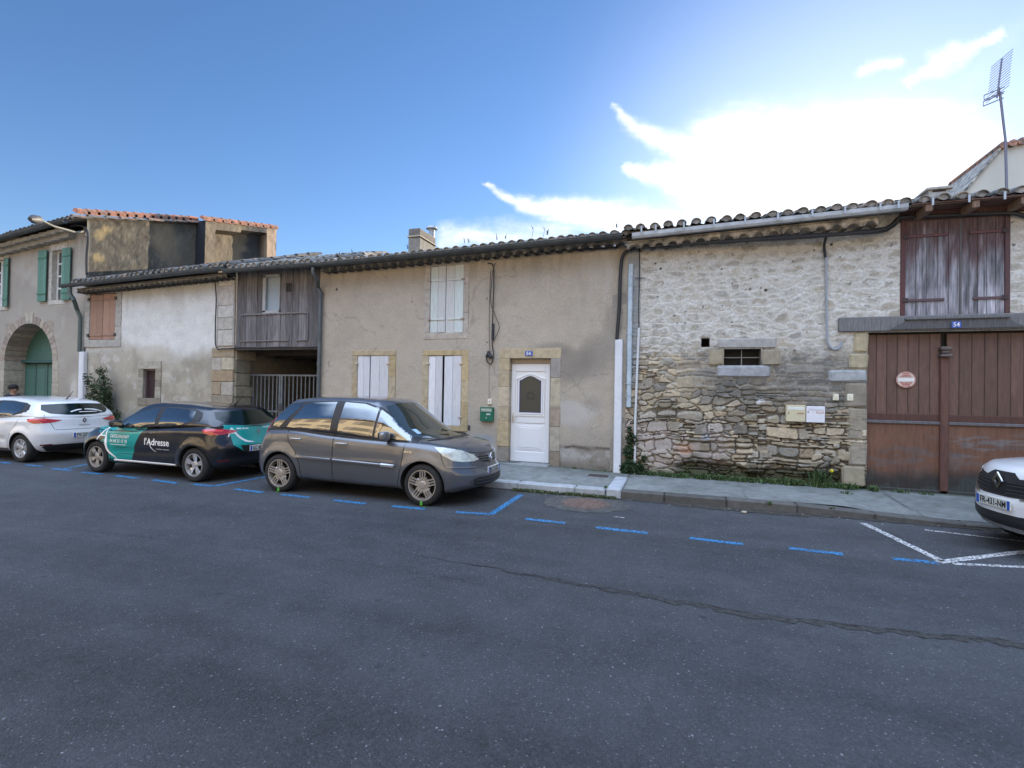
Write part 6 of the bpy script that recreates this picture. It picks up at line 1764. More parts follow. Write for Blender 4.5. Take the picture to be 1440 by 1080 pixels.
    def mirror(s, c, sy, m, size=(.11,.20,.13), stalk=True):
        mb=MB(); sx,sy_,sz=size; P_,F_=box_skin(10,10,10,(.8,.6,.7)); V=[(c[0]+p[0]*sx/2*(1-.25*abs(p[1])**2)+.03*p[1]*0, sy*(c[1])+p[1]*sy_/2, c[2]+p[2]*sz/2) for p in P_]
        mb.add(V,F_); o=mb.build('mirror',m,s.root,True)
        st=MB(); st.box(c[0]-.03,c[0]+.03,min(sy*(c[1]-sy_/2-.06),sy*(c[1]-sy_/2+.03)),max(sy*(c[1]-sy_/2-.06),sy*(c[1]-sy_/2+.03)),c[2]-sz/2-.02,c[2]-sz/2+.05,(1,1,1),.01); st.build('mirror_foot',M_trim,o)
        g=MB(); g.box(c[0]-sx/2-.004,c[0]-sx/2+.012,sy*c[1]-sy_*.40,sy*c[1]+sy_*.40,c[2]-sz*.36,c[2]+sz*.36,(1,1,1),.004); g.build('mirror_glass',M_cglass,o)
        return o
    def handle(s, c, sy, m, w=.17, parent=None):
        k_='L' if sy>0 else 'R'; o,d=s.frame(k_)(*c); h,n=s.hit(o,d); 
        a=MB(); a.box(c[0]-w/2-.01,c[0]+w/2*.4,h.y-.003*sy,h.y+.002*sy,c[1]-.03,c[1]+.035,(1,1,1),.001)
        e=MB(); pts=[(c[0]-w/2,h.y+.004*sy,c[1]),(c[0]-w/2+.03,h.y+.035*sy,c[1]+.004),(c[0],h.y+.040*sy,c[1]+.006),(c[0]+w/2-.03,h.y+.035*sy,c[1]+.004),(c[0]+w/2,h.y+.004*sy,c[1])]
        e.tube(pts,.014,8); return e.build('door_handle',m,parent or s.root,True)
    def finish(s):
        s.root.location = s.loc; s.root.rotation_euler = (0,0,s.heading)

# ------------------------------------------------------------------ grey people carrier
GREY = carpaint('grey_metallic_paint', (.125,.132,.150), metal=.5, rough=.30)
GREYL = carpaint('grey_moulding', (.20,.20,.21), metal=.6, rough=.35)
sc_prm = dict(wb=2.685, wr=.315, ar=.365, az=.0, track=1.60, xf=2.20, xr=-2.07, bowf=.34, bowr=.20, flare=.028, crown=.075,
  deck=[(-2.1,.90),(-1.9,1.0),(-1.2,1.06),(-.3,1.005),(.9,.95),(1.35,.925),(1.75,.86),(2.05,.75),(2.25,.64)],
  floor=[(-2.1,.30),(-1.7,.22),(1.6,.19),(2.2,.24)], width=[(-2.1,.83),(-1.5,.885),(-.5,.905),(.9,.905),(1.5,.895),(2.2,.80)],
  vside=[(0,.90),(.12,.955),(.35,.99),(.55,1.0),(.8,.985),(1,.955)], nose=[(0,.10),(.2,.0),(.45,.0),(.62,.06),(1,.14)], tail=[(0,.07),(.2,.0),(.5,.02),(.75,.08),(1,.18)],
  r=(.045,.13,.24),
  roof=[(-1.75,1.50),(-1.35,1.57),(-.8,1.615),(-.2,1.625),(.3,1.60),(.6,1.55),(1.4,1.40)], gbase=[(-2.2,.93),(-1.2,1.0),(.9,.88),(1.5,.86)],
  ws=[(0,1.52),(.25,1.30),(.6,.95),(.85,.72),(1,.58)], rs=[(0,-1.95),(.3,-1.83),(.7,-1.62),(1,-1.45)], wsbow=.26, rsbow=.16,
  gw=[(0,.885),(.3,.85),(.7,.755),(1,.665)], gwx=[(-2.0,.88),(-1.3,.96),(-.4,1.0),(.5,.985),(1.1,.93),(1.6,.84)],
  crease=[(.60,.03,.010,-1.2,1.0)])
sc = Car('parked_car','dark grey metallic people carrier with dusty alloy wheels, parked in front of the beige house',sc_prm,GREY,(-4.975,-2.72,0),0)
WIN = [('rear_quarter_window',[(-1.57,1.09),(-1.53,1.25),(-1.40,1.445),(-1.02,1.495),(-1.42,1.085)]),
       ('rear_door_window',[(-1.26,1.09),(-.98,1.475),(-.82,1.505),(-.36,1.525),(-.36,1.05)]),
       ('front_door_window',[(-.22,1.045),(-.20,1.525),(.18,1.505),(.45,1.435),(.43,1.0)]),
       ('front_quarter_window',[(.47,.995),(.49,1.42),(.72,1.27),(1.06,1.03),(1.08,.965)])]
for k_,sy in (('R',-1),('L',1)):
    sc.patch('window_trim',[(-1.63,1.07),(-1.56,1.31),(-1.42,1.475),(-1.0,1.525),(-.3,1.548),(.2,1.528),(.47,1.46),(.75,1.29),(1.15,1.02),(1.22,.93),(.3,.985),(-.3,1.022),(-1.2,1.06)],k_,M_trim,.002)
    # painted pillar between rear door and quarter glass
    sc.patch('pillar',[(-1.40,1.075),(-1.24,1.08),(-.93,1.50),(-1.05,1.50)],k_,M_trim,.004,step=.05)
    for n,p_ in WIN: sc.patch(n,p_,k_,M_cglass,.006)
    sc.lines('door_seam',[[(-1.22,1.05),(-1.18,.86),(-1.02,.70),(-.93,.50),(-.90,.235)],[(-.29,1.02),(-.28,.6),(-.30,.225)],[(1.02,.93),(.98,.55),(.90,.215)],[(-.90,.245),(.90,.225)]],k_,M_seam,.013)
    sc.line('rubbing_strip',[(-1.0,.615),(-.31,.60)],k_,GREYL,.045,raise_=.014); sc.line('rubbing_strip',[(-.27,.60),(.87,.57)],k_,GREYL,.045,raise_=.014)
    sc.line('strip_badge',[(.63,.577),(.86,.571)],k_,M_silver,.055,raise_=.018)
    sc.handle((-1.03,.905),sy,M_silver,.20); sc.handle((-.13,.87),sy,M_silver,.22)
    o=(1.04,.93)
    sc.mirror((.72,.965,1.03),sy,GREYL,(.13,.22,.15))
    sc.text('badge','ENVIE',.04,.13,(1.09,.80),k_,M_chrome,off=.004,flip=-sy)
sc.patch('fuel_flap',[(-1.78,.86),(-1.78,.97),(-1.60,.985),(-1.56,.97),(-1.56,.86)],'R',carpaint('fuel_flap_paint',(.15,.145,.14),metal=.4,rough=.4),.004)
sc.lines('bumper_seam',[[(1.62,.82),(1.66,.70),(1.72,.60)],[(-1.66,.62),(-1.85,.70),(-2.0,.76)]],'R',M_seam,.009)
# windscreen and rear glass
sc.patch('windscreen',[(-.77,1.01),(-.68,1.27),(-.585,1.475),(-.33,1.52),(0,1.53),(.33,1.52),(.585,1.475),(.68,1.27),(.77,1.01),(.38,.985),(0,.97),(-.38,.985)],'F',M_wglass,.004,step=.06)
sc.patch('scuttle',[(1.30,-.68),(1.47,-.4),(1.53,0),(1.47,.4),(1.30,.68),(1.36,.66),(1.56,.38),(1.61,0),(1.56,-.38),(1.36,-.66)],'T',M_trim,.008,step=.05)
sc.patch('rear_window',[(-.62,1.08),(-.52,1.46),(.52,1.46),(.62,1.08)],'B',M_cglass,.004,step=.06)
mw=MB(); 
for a,b in (((1.42,-.15),(1.12,-.55)),((1.44,.5),(1.18,.05))):
    pp=[]
    for t in np.linspace(0,1,8):
        h,n=sc.hit((a[0]+(b[0]-a[0])*t,a[1]+(b[1]-a[1])*t,3),(0,0,-1)); pp.append(h+n*.018)
    mw.tube(pp,.010,5)
mw.build('wiper',M_trim,sc.root)
h_,n_=sc.hit((3,-.50,1.08),(-1,0,0)); sc.patch('sticker',[(-.60,1.05),(-.60,1.12),(-.52,1.12),(-.52,1.05)],'F',mat('sticker',(.35,.5,.65),rough=.4),.007)
# hood seam, lights, grille
sc.lines('bonnet_seam',[[(1.25,-.80),(1.6,-.76),(1.9,-.64),(2.03,-.50)],[(1.25,.80),(1.6,.76),(1.9,.64),(2.03,.50)]],'T',M_seam,.008)
sc.line('bonnet_edge',[(-.55,.800),(-.3,.775),(0,.765),(.3,.775),(.55,.800)],'F',M_seam,.010)
sc.line('bonnet_crease',[(1.55,-.50),(1.8,-.40),(2.0,-.24)],'T',GREYL,.012,.001)
for sy in (-1,1):
    k_=('x',math.pi+sy*R(42))
    fr=sc.frame(k_)
    # polygon given as (distance along, height) about the corner
    def toa(x,y): d=Vector((math.cos(k_[1]),math.sin(k_[1]),0)); ax=Vector((-d.y,d.x,0)); return ax.x*x+ax.y*y
    pl=[(1.56,.88,.885),(1.72,.86,.885),(1.95,.72,.84),(2.06,.55,.77),(2.11,.42,.685),(2.04,.52,.665),(1.95,.68,.668),(1.80,.80,.695),(1.66,.86,.775)]
    pts=[(toa(x,y*sy),z) for x,y,z in pl]
    if sy>0: pts=pts[::-1]
    h=sc.patch('headlight',pts,k_,M_lens,.006,step=.03)
    for (x,y,z,r_) in ((1.93,.66,.745,.055),(2.02,.52,.735,.045)):
        a0=toa(x,y*sy); pp=[(a0+r_*math.cos(t),z+r_*.8*math.sin(t)) for t in np.linspace(0,2*math.pi,17)[:-1]]
        sc.patch('reflector',pp,k_,mat('reflector',(.60,.62,.58),rough=.3,metal=.2) if 'reflector' not in bpy.data.materials else bpy.data.materials['reflector'],.008,parent=h,step=.03)
    k2=('x',sy*R(-42))
    def tob(x,y): d=Vector((math.cos(k2[1]),math.sin(k2[1]),0)); ax=Vector((-d.y,d.x,0)); return ax.x*x+ax.y*y
    pl=[(-1.55,.72,1.33),(-1.68,.70,1.16),(-1.90,.66,.96),(-2.0,.60,.80),(-1.93,.74,.82),(-1.86,.80,.90),(-1.66,.80,1.10)]
    sc.patch('tail_light',[(tob(x,y*sy),z) for x,y,z in pl],k2,M_redlit,.006,step=.04)
    # bumper lip moulding
    sc.line('bumper_moulding',[(toa(1.72,.86*sy),.60),(toa(1.95,.76*sy),.59),(toa(2.10,.5*sy),.575)],k_,GREYL,.03,raise_=.012)
g=sc.patch('grille',[(-.40,.705),(-.36,.755),(-.1,.735),(.1,.735),(.36,.755),(.40,.705),(.30,.64),(.12,.615),(-.12,.615),(-.30,.64)],'F',M_trim,.003)
for z in (.66,.695,.73):
    for a,b in ((-.38,-.10),(.10,.38)):
        if z<.67: a,b=(a*.9,b) if a<0 else (a,b*.9)
        sc.line('grille_bar',[(a,z+.008),(b,z)] if a<0 else [(a,z),(b,z+.008)],'F',GREYL,.020,raise_=.010,parent=g)
sc.patch('badge_mount',[(-.11,.74),(.11,.74),(.075,.60),(-.075,.60)],'F',GREY,.010)
sc.emblem((0,.685),'F',.135)
sc.patch('air_intake',[(-.58,.40),(-.50,.425),(.50,.425),(.58,.40),(.56,.32),(.50,.295),(-.50,.295),(-.56,.32)],'F',M_trim,.003)
for z in (.33,.385): sc.line('intake_bar',[(-.52,z),(.52,z)],'F',M_dgrey,.014,raise_=.006)
for sy in (-1,1): sc.patch('fog_lamp',[(sy*.60+.035*math.cos(t),.365+.035*math.sin(t)) for t in np.linspace(0,2*math.pi,13)[:-1]],'F',M_dgrey,.008,step=.03)
sc.plate('BP-225-FC',(0,.50),'F')
for wx in sc.wx:
    for sy in (-1,1): sc.wheel(wx,sy,'twin5',.228,mrim=M_bronze,paintmark=(sy<0),ang=R(90 if wx<0 else 18+72))
sc.finish()
# ------------------------------------------------------------------ small hatchbacks (two of the same body)
cl_prm = dict(wb=2.583, wr=.312, ar=.355, track=1.58, xf=2.10, xr=-1.93, bowf=.36, bowr=.26, flare=.03, crown=.07,
  deck=[(-2.0,.96),(-1.6,1.04),(-1.0,1.03),(0,.965),(.8,.935),(1.3,.89),(1.7,.80),(2.0,.68),(2.2,.62)],
  floor=[(-2.0,.34),(-1.6,.22),(1.5,.19),(2.1,.22)], width=[(-2.0,.82),(-1.4,.90),(-.9,.905),(.2,.885),(1.0,.895),(1.5,.89),(2.1,.78)],
  vside=[(0,.90),(.12,.95),(.4,.985),(.6,1.0),(.82,.985),(1,.94)], nose=[(0,.08),(.2,.0),(.5,.0),(.7,.05),(1,.14)], tail=[(0,.10),(.2,.02),(.45,.0),(.7,.05),(1,.10)],
  r=(.045,.14,.26), gr=(.05,.12,.26),
  roof=[(-1.9,1.26),(-1.6,1.325),(-1.2,1.385),(-.6,1.43),(-.1,1.44),(.3,1.405),(.6,1.33),(1.4,1.10)], gbase=[(-2.2,.94),(-1.2,.99),(.9,.86),(1.5,.84)],
  ws=[(0,1.46),(.25,1.26),(.6,.90),(.85,.62),(1,.42)], rs=[(0,-1.86),(.3,-1.80),(.7,-1.68),(1,-1.60)], wsbow=.26, rsbow=.20,
  gw=[(0,.90),(.25,.865),(.7,.74),(1,.635)], gwx=[(-2.0,.84),(-1.5,.93),(-.8,.99),(.2,1.0),(.9,.94),(1.5,.82)],
  crease=[(.86,.035,.010,-1.9,-.6),(.48,.05,-.022,-.9,.95)], crease_slope=-.03)
def hatch(name, label, paint, loc, heading, plate, rimstyle, rims, tl=M_red, tlm=None, handle_m=None):
    c = Car(name, label, cl_prm, paint, loc, heading)
    W4 = [('front_door_window',[(.66,.965),(.50,1.10),(.25,1.225),(.02,1.29),(-.19,1.315),(-.29,.975),(.3,.955)]),
          ('rear_door_window',[(-.385,.98),(-.33,1.318),(-.60,1.318),(-.95,1.295),(-1.10,1.27),(-1.15,1.11),(-.95,1.035),(-.7,1.0)])]
    for k_,sy in (('R',-1),('L',1)):
        c.patch('window_trim',[(1.0,.925),(.62,1.06),(.25,1.25),(.0,1.315),(-.3,1.343),(-.65,1.343),(-1.1,1.30),(-1.26,1.25),(-1.33,1.15),(-1.20,1.07),(-.8,.985),(-.3,.96),(.3,.94)],k_,M_trim,.002)
        for n,p_ in W4: c.patch(n,p_,k_,M_cglass,.005)
        c.lines('door_seam',[[(-.33,.96),(-.30,.6),(-.34,.215)],[(.92,.93),(.93,.60),(.86,.215)],[(-1.24,1.07),(-1.15,.85),(-.98,.66),(-.90,.45),(-.86,.225)],[(-.86,.235),(.86,.215)]],k_,M_seam,.009)
        c.mirror((.62,.99,1.0),sy,M_trim,(.13,.20,.14))
        c.handle((-.13,.835),sy,handle_m or paint,.18)
        c.patch('rear_door_handle',[(-1.31,1.10),(-1.29,1.17),(-1.18,1.15),(-1.14,1.12)],k_,M_trim,.009)
        c.line('sill_strip',[(.82,.275),(-.80,.275)],k_,(M_white if tlm is None else M_trim),.045,raise_=.012)
        k2=('x',sy*R(-40))
        def tob(x,y): d=Vector((math.cos(k2[1]),math.sin(k2[1]),0)); ax=Vector((-d.y,d.x,0)); return ax.x*x+ax.y*y
        pl=[(-1.45,.87,.955),(-1.62,.84,.975),(-1.80,.74,.965),(-1.93,.52,.925),(-1.88,.62,.885),(-1.78,.74,.865),(-1.62,.84,.86),(-1.50,.87,.90)]
        t_=c.patch('tail_light',[(tob(x,y*sy),z) for x,y,z in pl],k2,tl,.006,step=.035)
        pl=[(-1.50,.86,.945),(-1.64,.83,.952),(-1.80,.72,.942),(-1.78,.73,.925),(-1.62,.83,.93),(-1.50,.86,.925)]
        c.patch('light_bar',[(tob(x,y*sy),z) for x,y,z in pl],k2,mat('lamp_glow',(.8,.10,.10),rough=.2) if 'lamp_glow' not in bpy.data.materials else bpy.data.materials['lamp_glow'],.009,step=.04,parent=t_)
        k3=('x',math.pi+sy*R(40))
        def toa(x,y): d=Vector((math.cos(k3[1]),math.sin(k3[1]),0)); ax=Vector((-d.y,d.x,0)); return ax.x*x+ax.y*y
        pl=[(1.52,.86,.84),(1.75,.80,.80),(1.98,.60,.735),(2.03,.50,.69),(2.0,.56,.665),(1.86,.72,.67),(1.70,.82,.71),(1.56,.86,.78)]
        c.patch('headlight',[(toa(x,y*sy),z) for x,y,z in pl],k3,M_lens,.005,step=.035)
        c.patch('reflector_strip',[(tob(-1.72,.78*sy),.40),(tob(-1.86,.64*sy),.405),(tob(-1.86,.64*sy),.375),(tob(-1.72,.78*sy),.37)],k2,M_dred,.004)
    c.patch('windscreen',[(-.72,.97),(-.60,1.2),(-.5,1.355),(0,1.385),(.5,1.355),(.60,1.2),(.72,.97),(.35,.93),(0,.92),(-.35,.93)],'F',M_wglass,.004,step=.06)
    c.patch('rear_window',[(-.62,1.265),(-.3,1.285),(0,1.29),(.3,1.285),(.62,1.265),(.68,1.15),(.58,1.075),(.3,1.04),(0,1.03),(-.3,1.04),(-.58,1.075),(-.68,1.15)],'B',M_rglass,.005,step=.05)
    an=MB(); h,_=c.hit((-1.25,0,3),(0,0,-1)); an.tube([h,h+Vector((-.06,0,.05)),h+Vector((-.22,0,.20))],.006,6,rs=[.018,.010,.004]); an.build('antenna',M_trim,c.root)
    c.lines('tailgate_seam',[[(-.68,1.05),(-.70,.93),(-.60,.86),(-.56,.73),(-.50,.715),(.50,.715),(.56,.73),(.60,.86),(.70,.93),(.68,1.05)],[(-.8,.60),(-.5,.60)]],'B',M_seam,.009)
    c.patch('rear_bumper_panel',[(-.66,.39),(-.74,.35),(-.62,.24),(.62,.24),(.74,.35),(.66,.39)],'B',M_trim,.004)
    c.patch('plate_recess',[(-.42,.655),(-.36,.53),(-.30,.515),(.30,.515),(.36,.53),(.42,.655)],'B',M_trim if tlm is None else paint,.003)
    c.plate(plate,(0,.585),'B')
    c.emblem((0,.905),'B',.12,M_chrome if tlm is None else M_dgrey)
    c.patch('grille',[(-.42,.665),(-.35,.715),(.35,.715),(.42,.665),(.28,.60),(-.28,.60)],'F',M_trim,.003); c.emblem((0,.66),'F',.14)
    c.patch('air_intake',[(-.6,.42),(.6,.42),(.52,.28),(-.52,.28)],'F',M_trim,.003)
    for wx in c.wx:
        for sy in (-1,1): c.wheel(wx,sy,rimstyle,.205,mrim=rims[0] if wx<0 else rims[1],ang=R(20 if wx<0 else 50))
    return c

BLACKP = carpaint('black_car_paint',(.006,.007,.012),metal=.0,rough=.3)
TEAL = mat('teal_wrap',(.005,.30,.28),rough=.3,coat=.8)
kc = hatch('parked_car','black hatchback with teal panels and white lettering, parked between white and grey cars',BLACKP,(-9.61,-2.66,0),math.pi,'GC-881-KT','y5',(M_silver,M_bronze))
# wrap: teal front door panel, tailgate, lettering (left side faces the street)
kc.patch('teal_panel',[(1.30,.86),(.92,.945),(.30,.935),(-.02,.93),(.12,.80),(.26,.55),(.34,.33),(.40,.215),(.95,.21),(1.0,.40),(1.16,.62),(1.02,.70),(1.22,.80)][::1],'L',TEAL,.0012,step=.04)
kc.patch('teal_panel',[(-.64,1.04),(-.3,1.015),(.3,1.015),(.64,1.04),(.66,.92),(.56,.86),(.54,.67),(.34,.53),(-.34,.53),(-.40,.67),(-.60,.86),(-.62,.92)],'B',TEAL,.002,step=.05)
kc.patch('teal_panel',[(-.80,.60),(-.52,.70),(-.46,.60),(-.62,.42),(-.66,.30),(-.82,.30),(-.76,.42)][::1],'B',TEAL,.002,step=.05)
kc.patch('teal_bonnet_stripe',[(1.28,.82),(1.05,.80),(1.05,.3),(1.7,.3),(1.75,.45),(1.55,.70)],'T',TEAL,.0015,step=.05)
LT=M_text_w
def stroke(c,name,pts,ws,kind,m,off=.004,parent=None):
    fr=c.frame(kind); H=[]
    N=26; P2=[]
    pts=[Vector(p) for p in pts]
    # catmull-rom through the points
    seg=len(pts)-1
    for i in range(N+1):
        t=i/N*seg; k_=min(int(t),seg-1); u=t-k_; p0=pts[max(k_-1,0)];p1=pts[k_];p2=pts[k_+1];p3=pts[min(k_+2,seg)]
        P2.append(.5*((2*p1)+(p2-p0)*u+(2*p0-5*p1+4*p2-p3)*u*u+(3*p1-3*p2+p3-p0)*u**3))
    v=[];f=[]
    for i,q in enumerate(P2):
        o,d=fr(q.x,q.y); h,n=c.hit(o,d)
        if h is None: continue
        if n.dot(d)>0:n=-n
        H.append((h,n,i/N))
    for i,(h,n,t) in enumerate(H):
        tt=(H[min(i+1,len(H)-1)][0]-H[max(i-1,0)][0]).normalized(); w=ws[0]+(ws[1]-ws[0])*math.sin(math.pi*min(t,1)) ; sd=tt.cross(n).normalized()*w/2
        v+=[h-sd+n*off,h+sd+n*off]
    f=[(2*i,2*i+1,2*i+3,2*i+2) for i in range(len(H)-1)]
    mb=MB(); mb.add(v,f); return mb.build(name,m,parent or c.root,recalc=False)
# big capital A, side: photo left = car front (+x)
stroke(kc,'letter_stroke',[(1.02,.915),(1.10,.83),(1.20,.71),(1.22,.66)],(.022,.030),'L',LT)
stroke(kc,'letter_stroke',[(1.01,.92),(1.01,.70),(.93,.46),(.72,.285)],(.010,.045),'L',LT)
stroke(kc,'letter_stroke',[(1.17,.745),(1.02,.745)],(.018,.018),'L',LT)
kc.text('lettering','CASTELNAUDARY',.085,.52,(.645,.745),'L',LT,flip=-1,off=.005,shear=.1)
kc.text('lettering','04 68 23 15 75',.085,.46,(.67,.655),'L',LT,flip=-1,off=.005)
kc.line('underline',[(.88,.585),(.47,.585)],'L',LT,.012,.004)
kc.text('lettering',"l'Adresse",.175,.66,(-.36,.685),'L',LT,flip=-1,off=.006)
kc.text('lettering','immobilier · transaction',.035,.34,(-.50,.555),'L',LT,flip=-1,off=.005)
stroke(kc,'letter_stroke',[(-.15,.70),(-.19,.60),(-.25,.53),(-.32,.49)],(.006,.022),'L',LT,.005)
# tailgate A and small words
stroke(kc,'letter_stroke',[(.52,.985),(.56,.90),(.60,.82)],(.02,.02),'B',LT,.005)
stroke(kc,'letter_stroke',[(.52,.99),(.44,.84),(.30,.73),(.14,.70)],(.01,.04),'B',LT,.005)
stroke(kc,'letter_stroke',[(.56,.885),(.47,.885)],(.014,.014),'B',LT,.005)
kc.text('lettering','IMMOBILIER',.045,.24,(.32,.965),'B',LT,flip=-1,off=.005)
kc.text('lettering',"l'Adresse",.05,.26,(-.26,.965),'B',LT,flip=-1,off=.005)
kc.finish()

WHITEP = carpaint('white_car_paint',(.72,.735,.75),rough=.32)
wc = hatch('parked_car','white hatchback seen from behind, parked in front of the arched green doorway',WHITEP,(-14.95,-2.50,0),math.pi+R(1.5),'FV-233-RZ','cap5',(M_silver,M_silver),tlm='w')
for txt,c_,w in (('RENAULT','',.0),): pass
wc.text('badge','CLIO',.035,.22,(0,.80),'B',M_dgrey,flip=-1,off=.004)
stroke(wc,'window_lettering',[(.22,1.10),(.10,1.135),(-.02,1.155)],(.02,.03),'B',LT,.008); stroke(wc,'window_lettering',[(-.08,1.155),(-.30,1.14),(-.48,1.09)],(.016,.03),'B',LT,.008)
wc.line('window_underline',[(.06,1.095),(-.34,1.095)],'B',LT,.016,.008)
wc.finish()

# ------------------------------------------------------------------ white crossover at the right edge
cx_prm = dict(wb=2.639, wr=.335, ar=.385, track=1.57, xf=2.14, xr=-2.05, bowf=.40, bowr=.22, flare=.03, crown=.06,
  deck=[(-2.1,1.02),(-1.4,1.10),(-.3,1.06),(.7,1.03),(1.2,1.02),(1.7,.97),(2.0,.90),(2.2,.84)],
  floor=[(-2.1,.36),(-1.6,.26),(1.6,.24),(2.2,.27)], width=[(-2.1,.82),(-1.4,.89),(0,.895),(1.4,.895),(1.9,.86),(2.2,.78)],
  vside=[(0,.90),(.12,.96),(.4,.99),(.6,1.0),(.82,.985),(1,.93)], nose=[(0,.10),(.18,.0),(.5,.0),(.75,.04),(1,.10)], tail=[(0,.07),(.2,0),(.5,.0),(.75,.05),(1,.12)],
  r=(.05,.16,.26), roof=[(-1.9,1.40),(-1.5,1.50),(-.8,1.565),(-.1,1.575),(.3,1.54),(.6,1.46),(1.4,1.2)], gbase=[(-2.2,1.0),(-1.2,1.05),(.9,.95),(1.5,.93)],
  ws=[(0,1.42),(.25,1.20),(.6,.86),(.85,.62),(1,.46)], rs=[(0,-1.95),(.3,-1.88),(.7,-1.72),(1,-1.60)], wsbow=.24, rsbow=.18,
  gw=[(0,.89),(.25,.86),(.7,.75),(1,.655)], gwx=[(-2.0,.86),(-1.4,.95),(-.6,1.0),(.3,1.0),(.9,.95),(1.5,.85)])
xc_ = Car('parked_car','white crossover with plate FR-431-NM, only its nose showing before the garage doors',cx_prm,WHITEP,(5.68,-2.74,0),math.pi+R(7))
for k_,sy in (('R',-1),('L',1)):
    xc_.patch('window_trim',[(1.0,1.03),(.62,1.22),(.2,1.46),(-.3,1.51),(-1.0,1.49),(-1.4,1.40),(-1.5,1.2),(-1.2,1.12),(0,1.055)],k_,M_trim,.002)
    xc_.patch('front_door_window',[(.78,1.09),(.2,1.42),(-.15,1.48),(-.22,1.09)],k_,M_cglass,.005); xc_.patch('rear_door_window',[(-.3,1.09),(-.25,1.48),(-.9,1.47),(-1.2,1.40),(-1.28,1.17)],k_,M_cglass,.005)
    xc_.lines('door_seam',[[(-.26,1.05),(-.28,.3)],[(.9,1.02),(.9,.3)],[(-1.2,1.1),(-1.0,.8),(-.9,.3)]],k_,M_seam,.009)
    xc_.mirror((.66,.98,1.08),sy,M_trim,(.14,.22,.15)); xc_.handle((-.1,.93),sy,WHITEP); xc_.line('sill_cladding',[(.9,.34),(-.9,.34)],k_,M_trim,.12,raise_=.014)
    k3=('x',math.pi+sy*R(40))
    def toa(x,y): d=Vector((math.cos(k3[1]),math.sin(k3[1]),0)); ax=Vector((-d.y,d.x,0)); return ax.x*x+ax.y*y
    pl=[(1.50,.87,.955),(1.72,.84,.945),(1.98,.66,.90),(2.06,.56,.865),(2.0,.64,.82),(1.86,.76,.80),(1.80,.79,.70),(1.74,.83,.72),(1.72,.83,.82),(1.56,.87,.90)]
    xc_.patch('headlight',[(toa(x,y*sy),z) for x,y,z in pl],k3,M_lens,.005,step=.035)
    k2=('x',sy*R(-40))
    def tob(x,y): d=Vector((math.cos(k2[1]),math.sin(k2[1]),0)); ax=Vector((-d.y,d.x,0)); return ax.x*x+ax.y*y
    xc_.patch('tail_light',[(tob(x,y*sy),z) for x,y,z in ((-1.5,.86,.98),(-1.8,.74,.98),(-1.95,.5,.94),(-1.8,.72,.86),(-1.5,.86,.88))],k2,M_dred,.006,step=.04)
xc_.patch('windscreen',[(-.70,1.15),(-.6,1.3),(-.52,1.47),(0,1.50),(.52,1.47),(.6,1.3),(.70,1.15),(0,1.12)],'F',M_wglass,.004,step=.06)
xc_.patch('rear_window',[(-.6,1.15),(-.5,1.4),(.5,1.4),(.6,1.15)],'B',M_cglass,.004,step=.06)
xc_.patch('grille_surround',[(-.64,.835),(-.52,.895),(-.24,.865),(-.15,.925),(.15,.925),(.24,.865),(.52,.895),(.64,.835),(.54,.72),(.40,.665),(.2,.65),(-.2,.65),(-.40,.665),(-.54,.72)],'F',M_trim,.003)
g=xc_.patch('grille',[(-.56,.83),(-.5,.845),(-.16,.82),(.16,.82),(.5,.845),(.56,.83),(.47,.72),(.2,.675),(-.2,.675),(-.47,.72)],'F',M_well,.006)
for z in (.70,.74,.785,.82): xc_.line('grille_bar',[(-.5,z+.01),(-.12,z-.01)],'F',M_dgrey,.010,raise_=.008,parent=g); xc_.line('grille_bar',[(.12,z-.01),(.5,z+.01)],'F',M_dgrey,.010,raise_=.008,parent=g)
stroke(xc_,'chrome_strip',[(-.62,.83),(-.56,.73),(-.45,.665),(-.3,.645)],(.018,.03),'F',M_chrome,.008); stroke(xc_,'chrome_strip',[(.62,.83),(.56,.73),(.45,.665),(.3,.645)],(.018,.03),'F',M_chrome,.008)
xc_.emblem((0,.815),'F',.20,thick=.018)
xc_.patch('lower_intake',[(-.70,.50),(-.62,.475),(-.3,.455),(.3,.455),(.62,.475),(.70,.50),(.72,.36),(.60,.315),(-.60,.315),(-.72,.36)],'F',M_trim,.004)
xc_.line('skid_plate',[(-.74,.30),(-.5,.285),(0,.28),(.5,.285),(.74,.30)],'F',mat('grey_skid',(.20,.22,.25),rough=.45),.07,raise_=.03)
xc_.plate('FR-431-NM',(0,.565),'F')
for wx in xc_.wx:
    for sy in (-1,1): xc_.wheel(wx,sy,'y5',.23,mrim=M_silver)
xc_.finish()

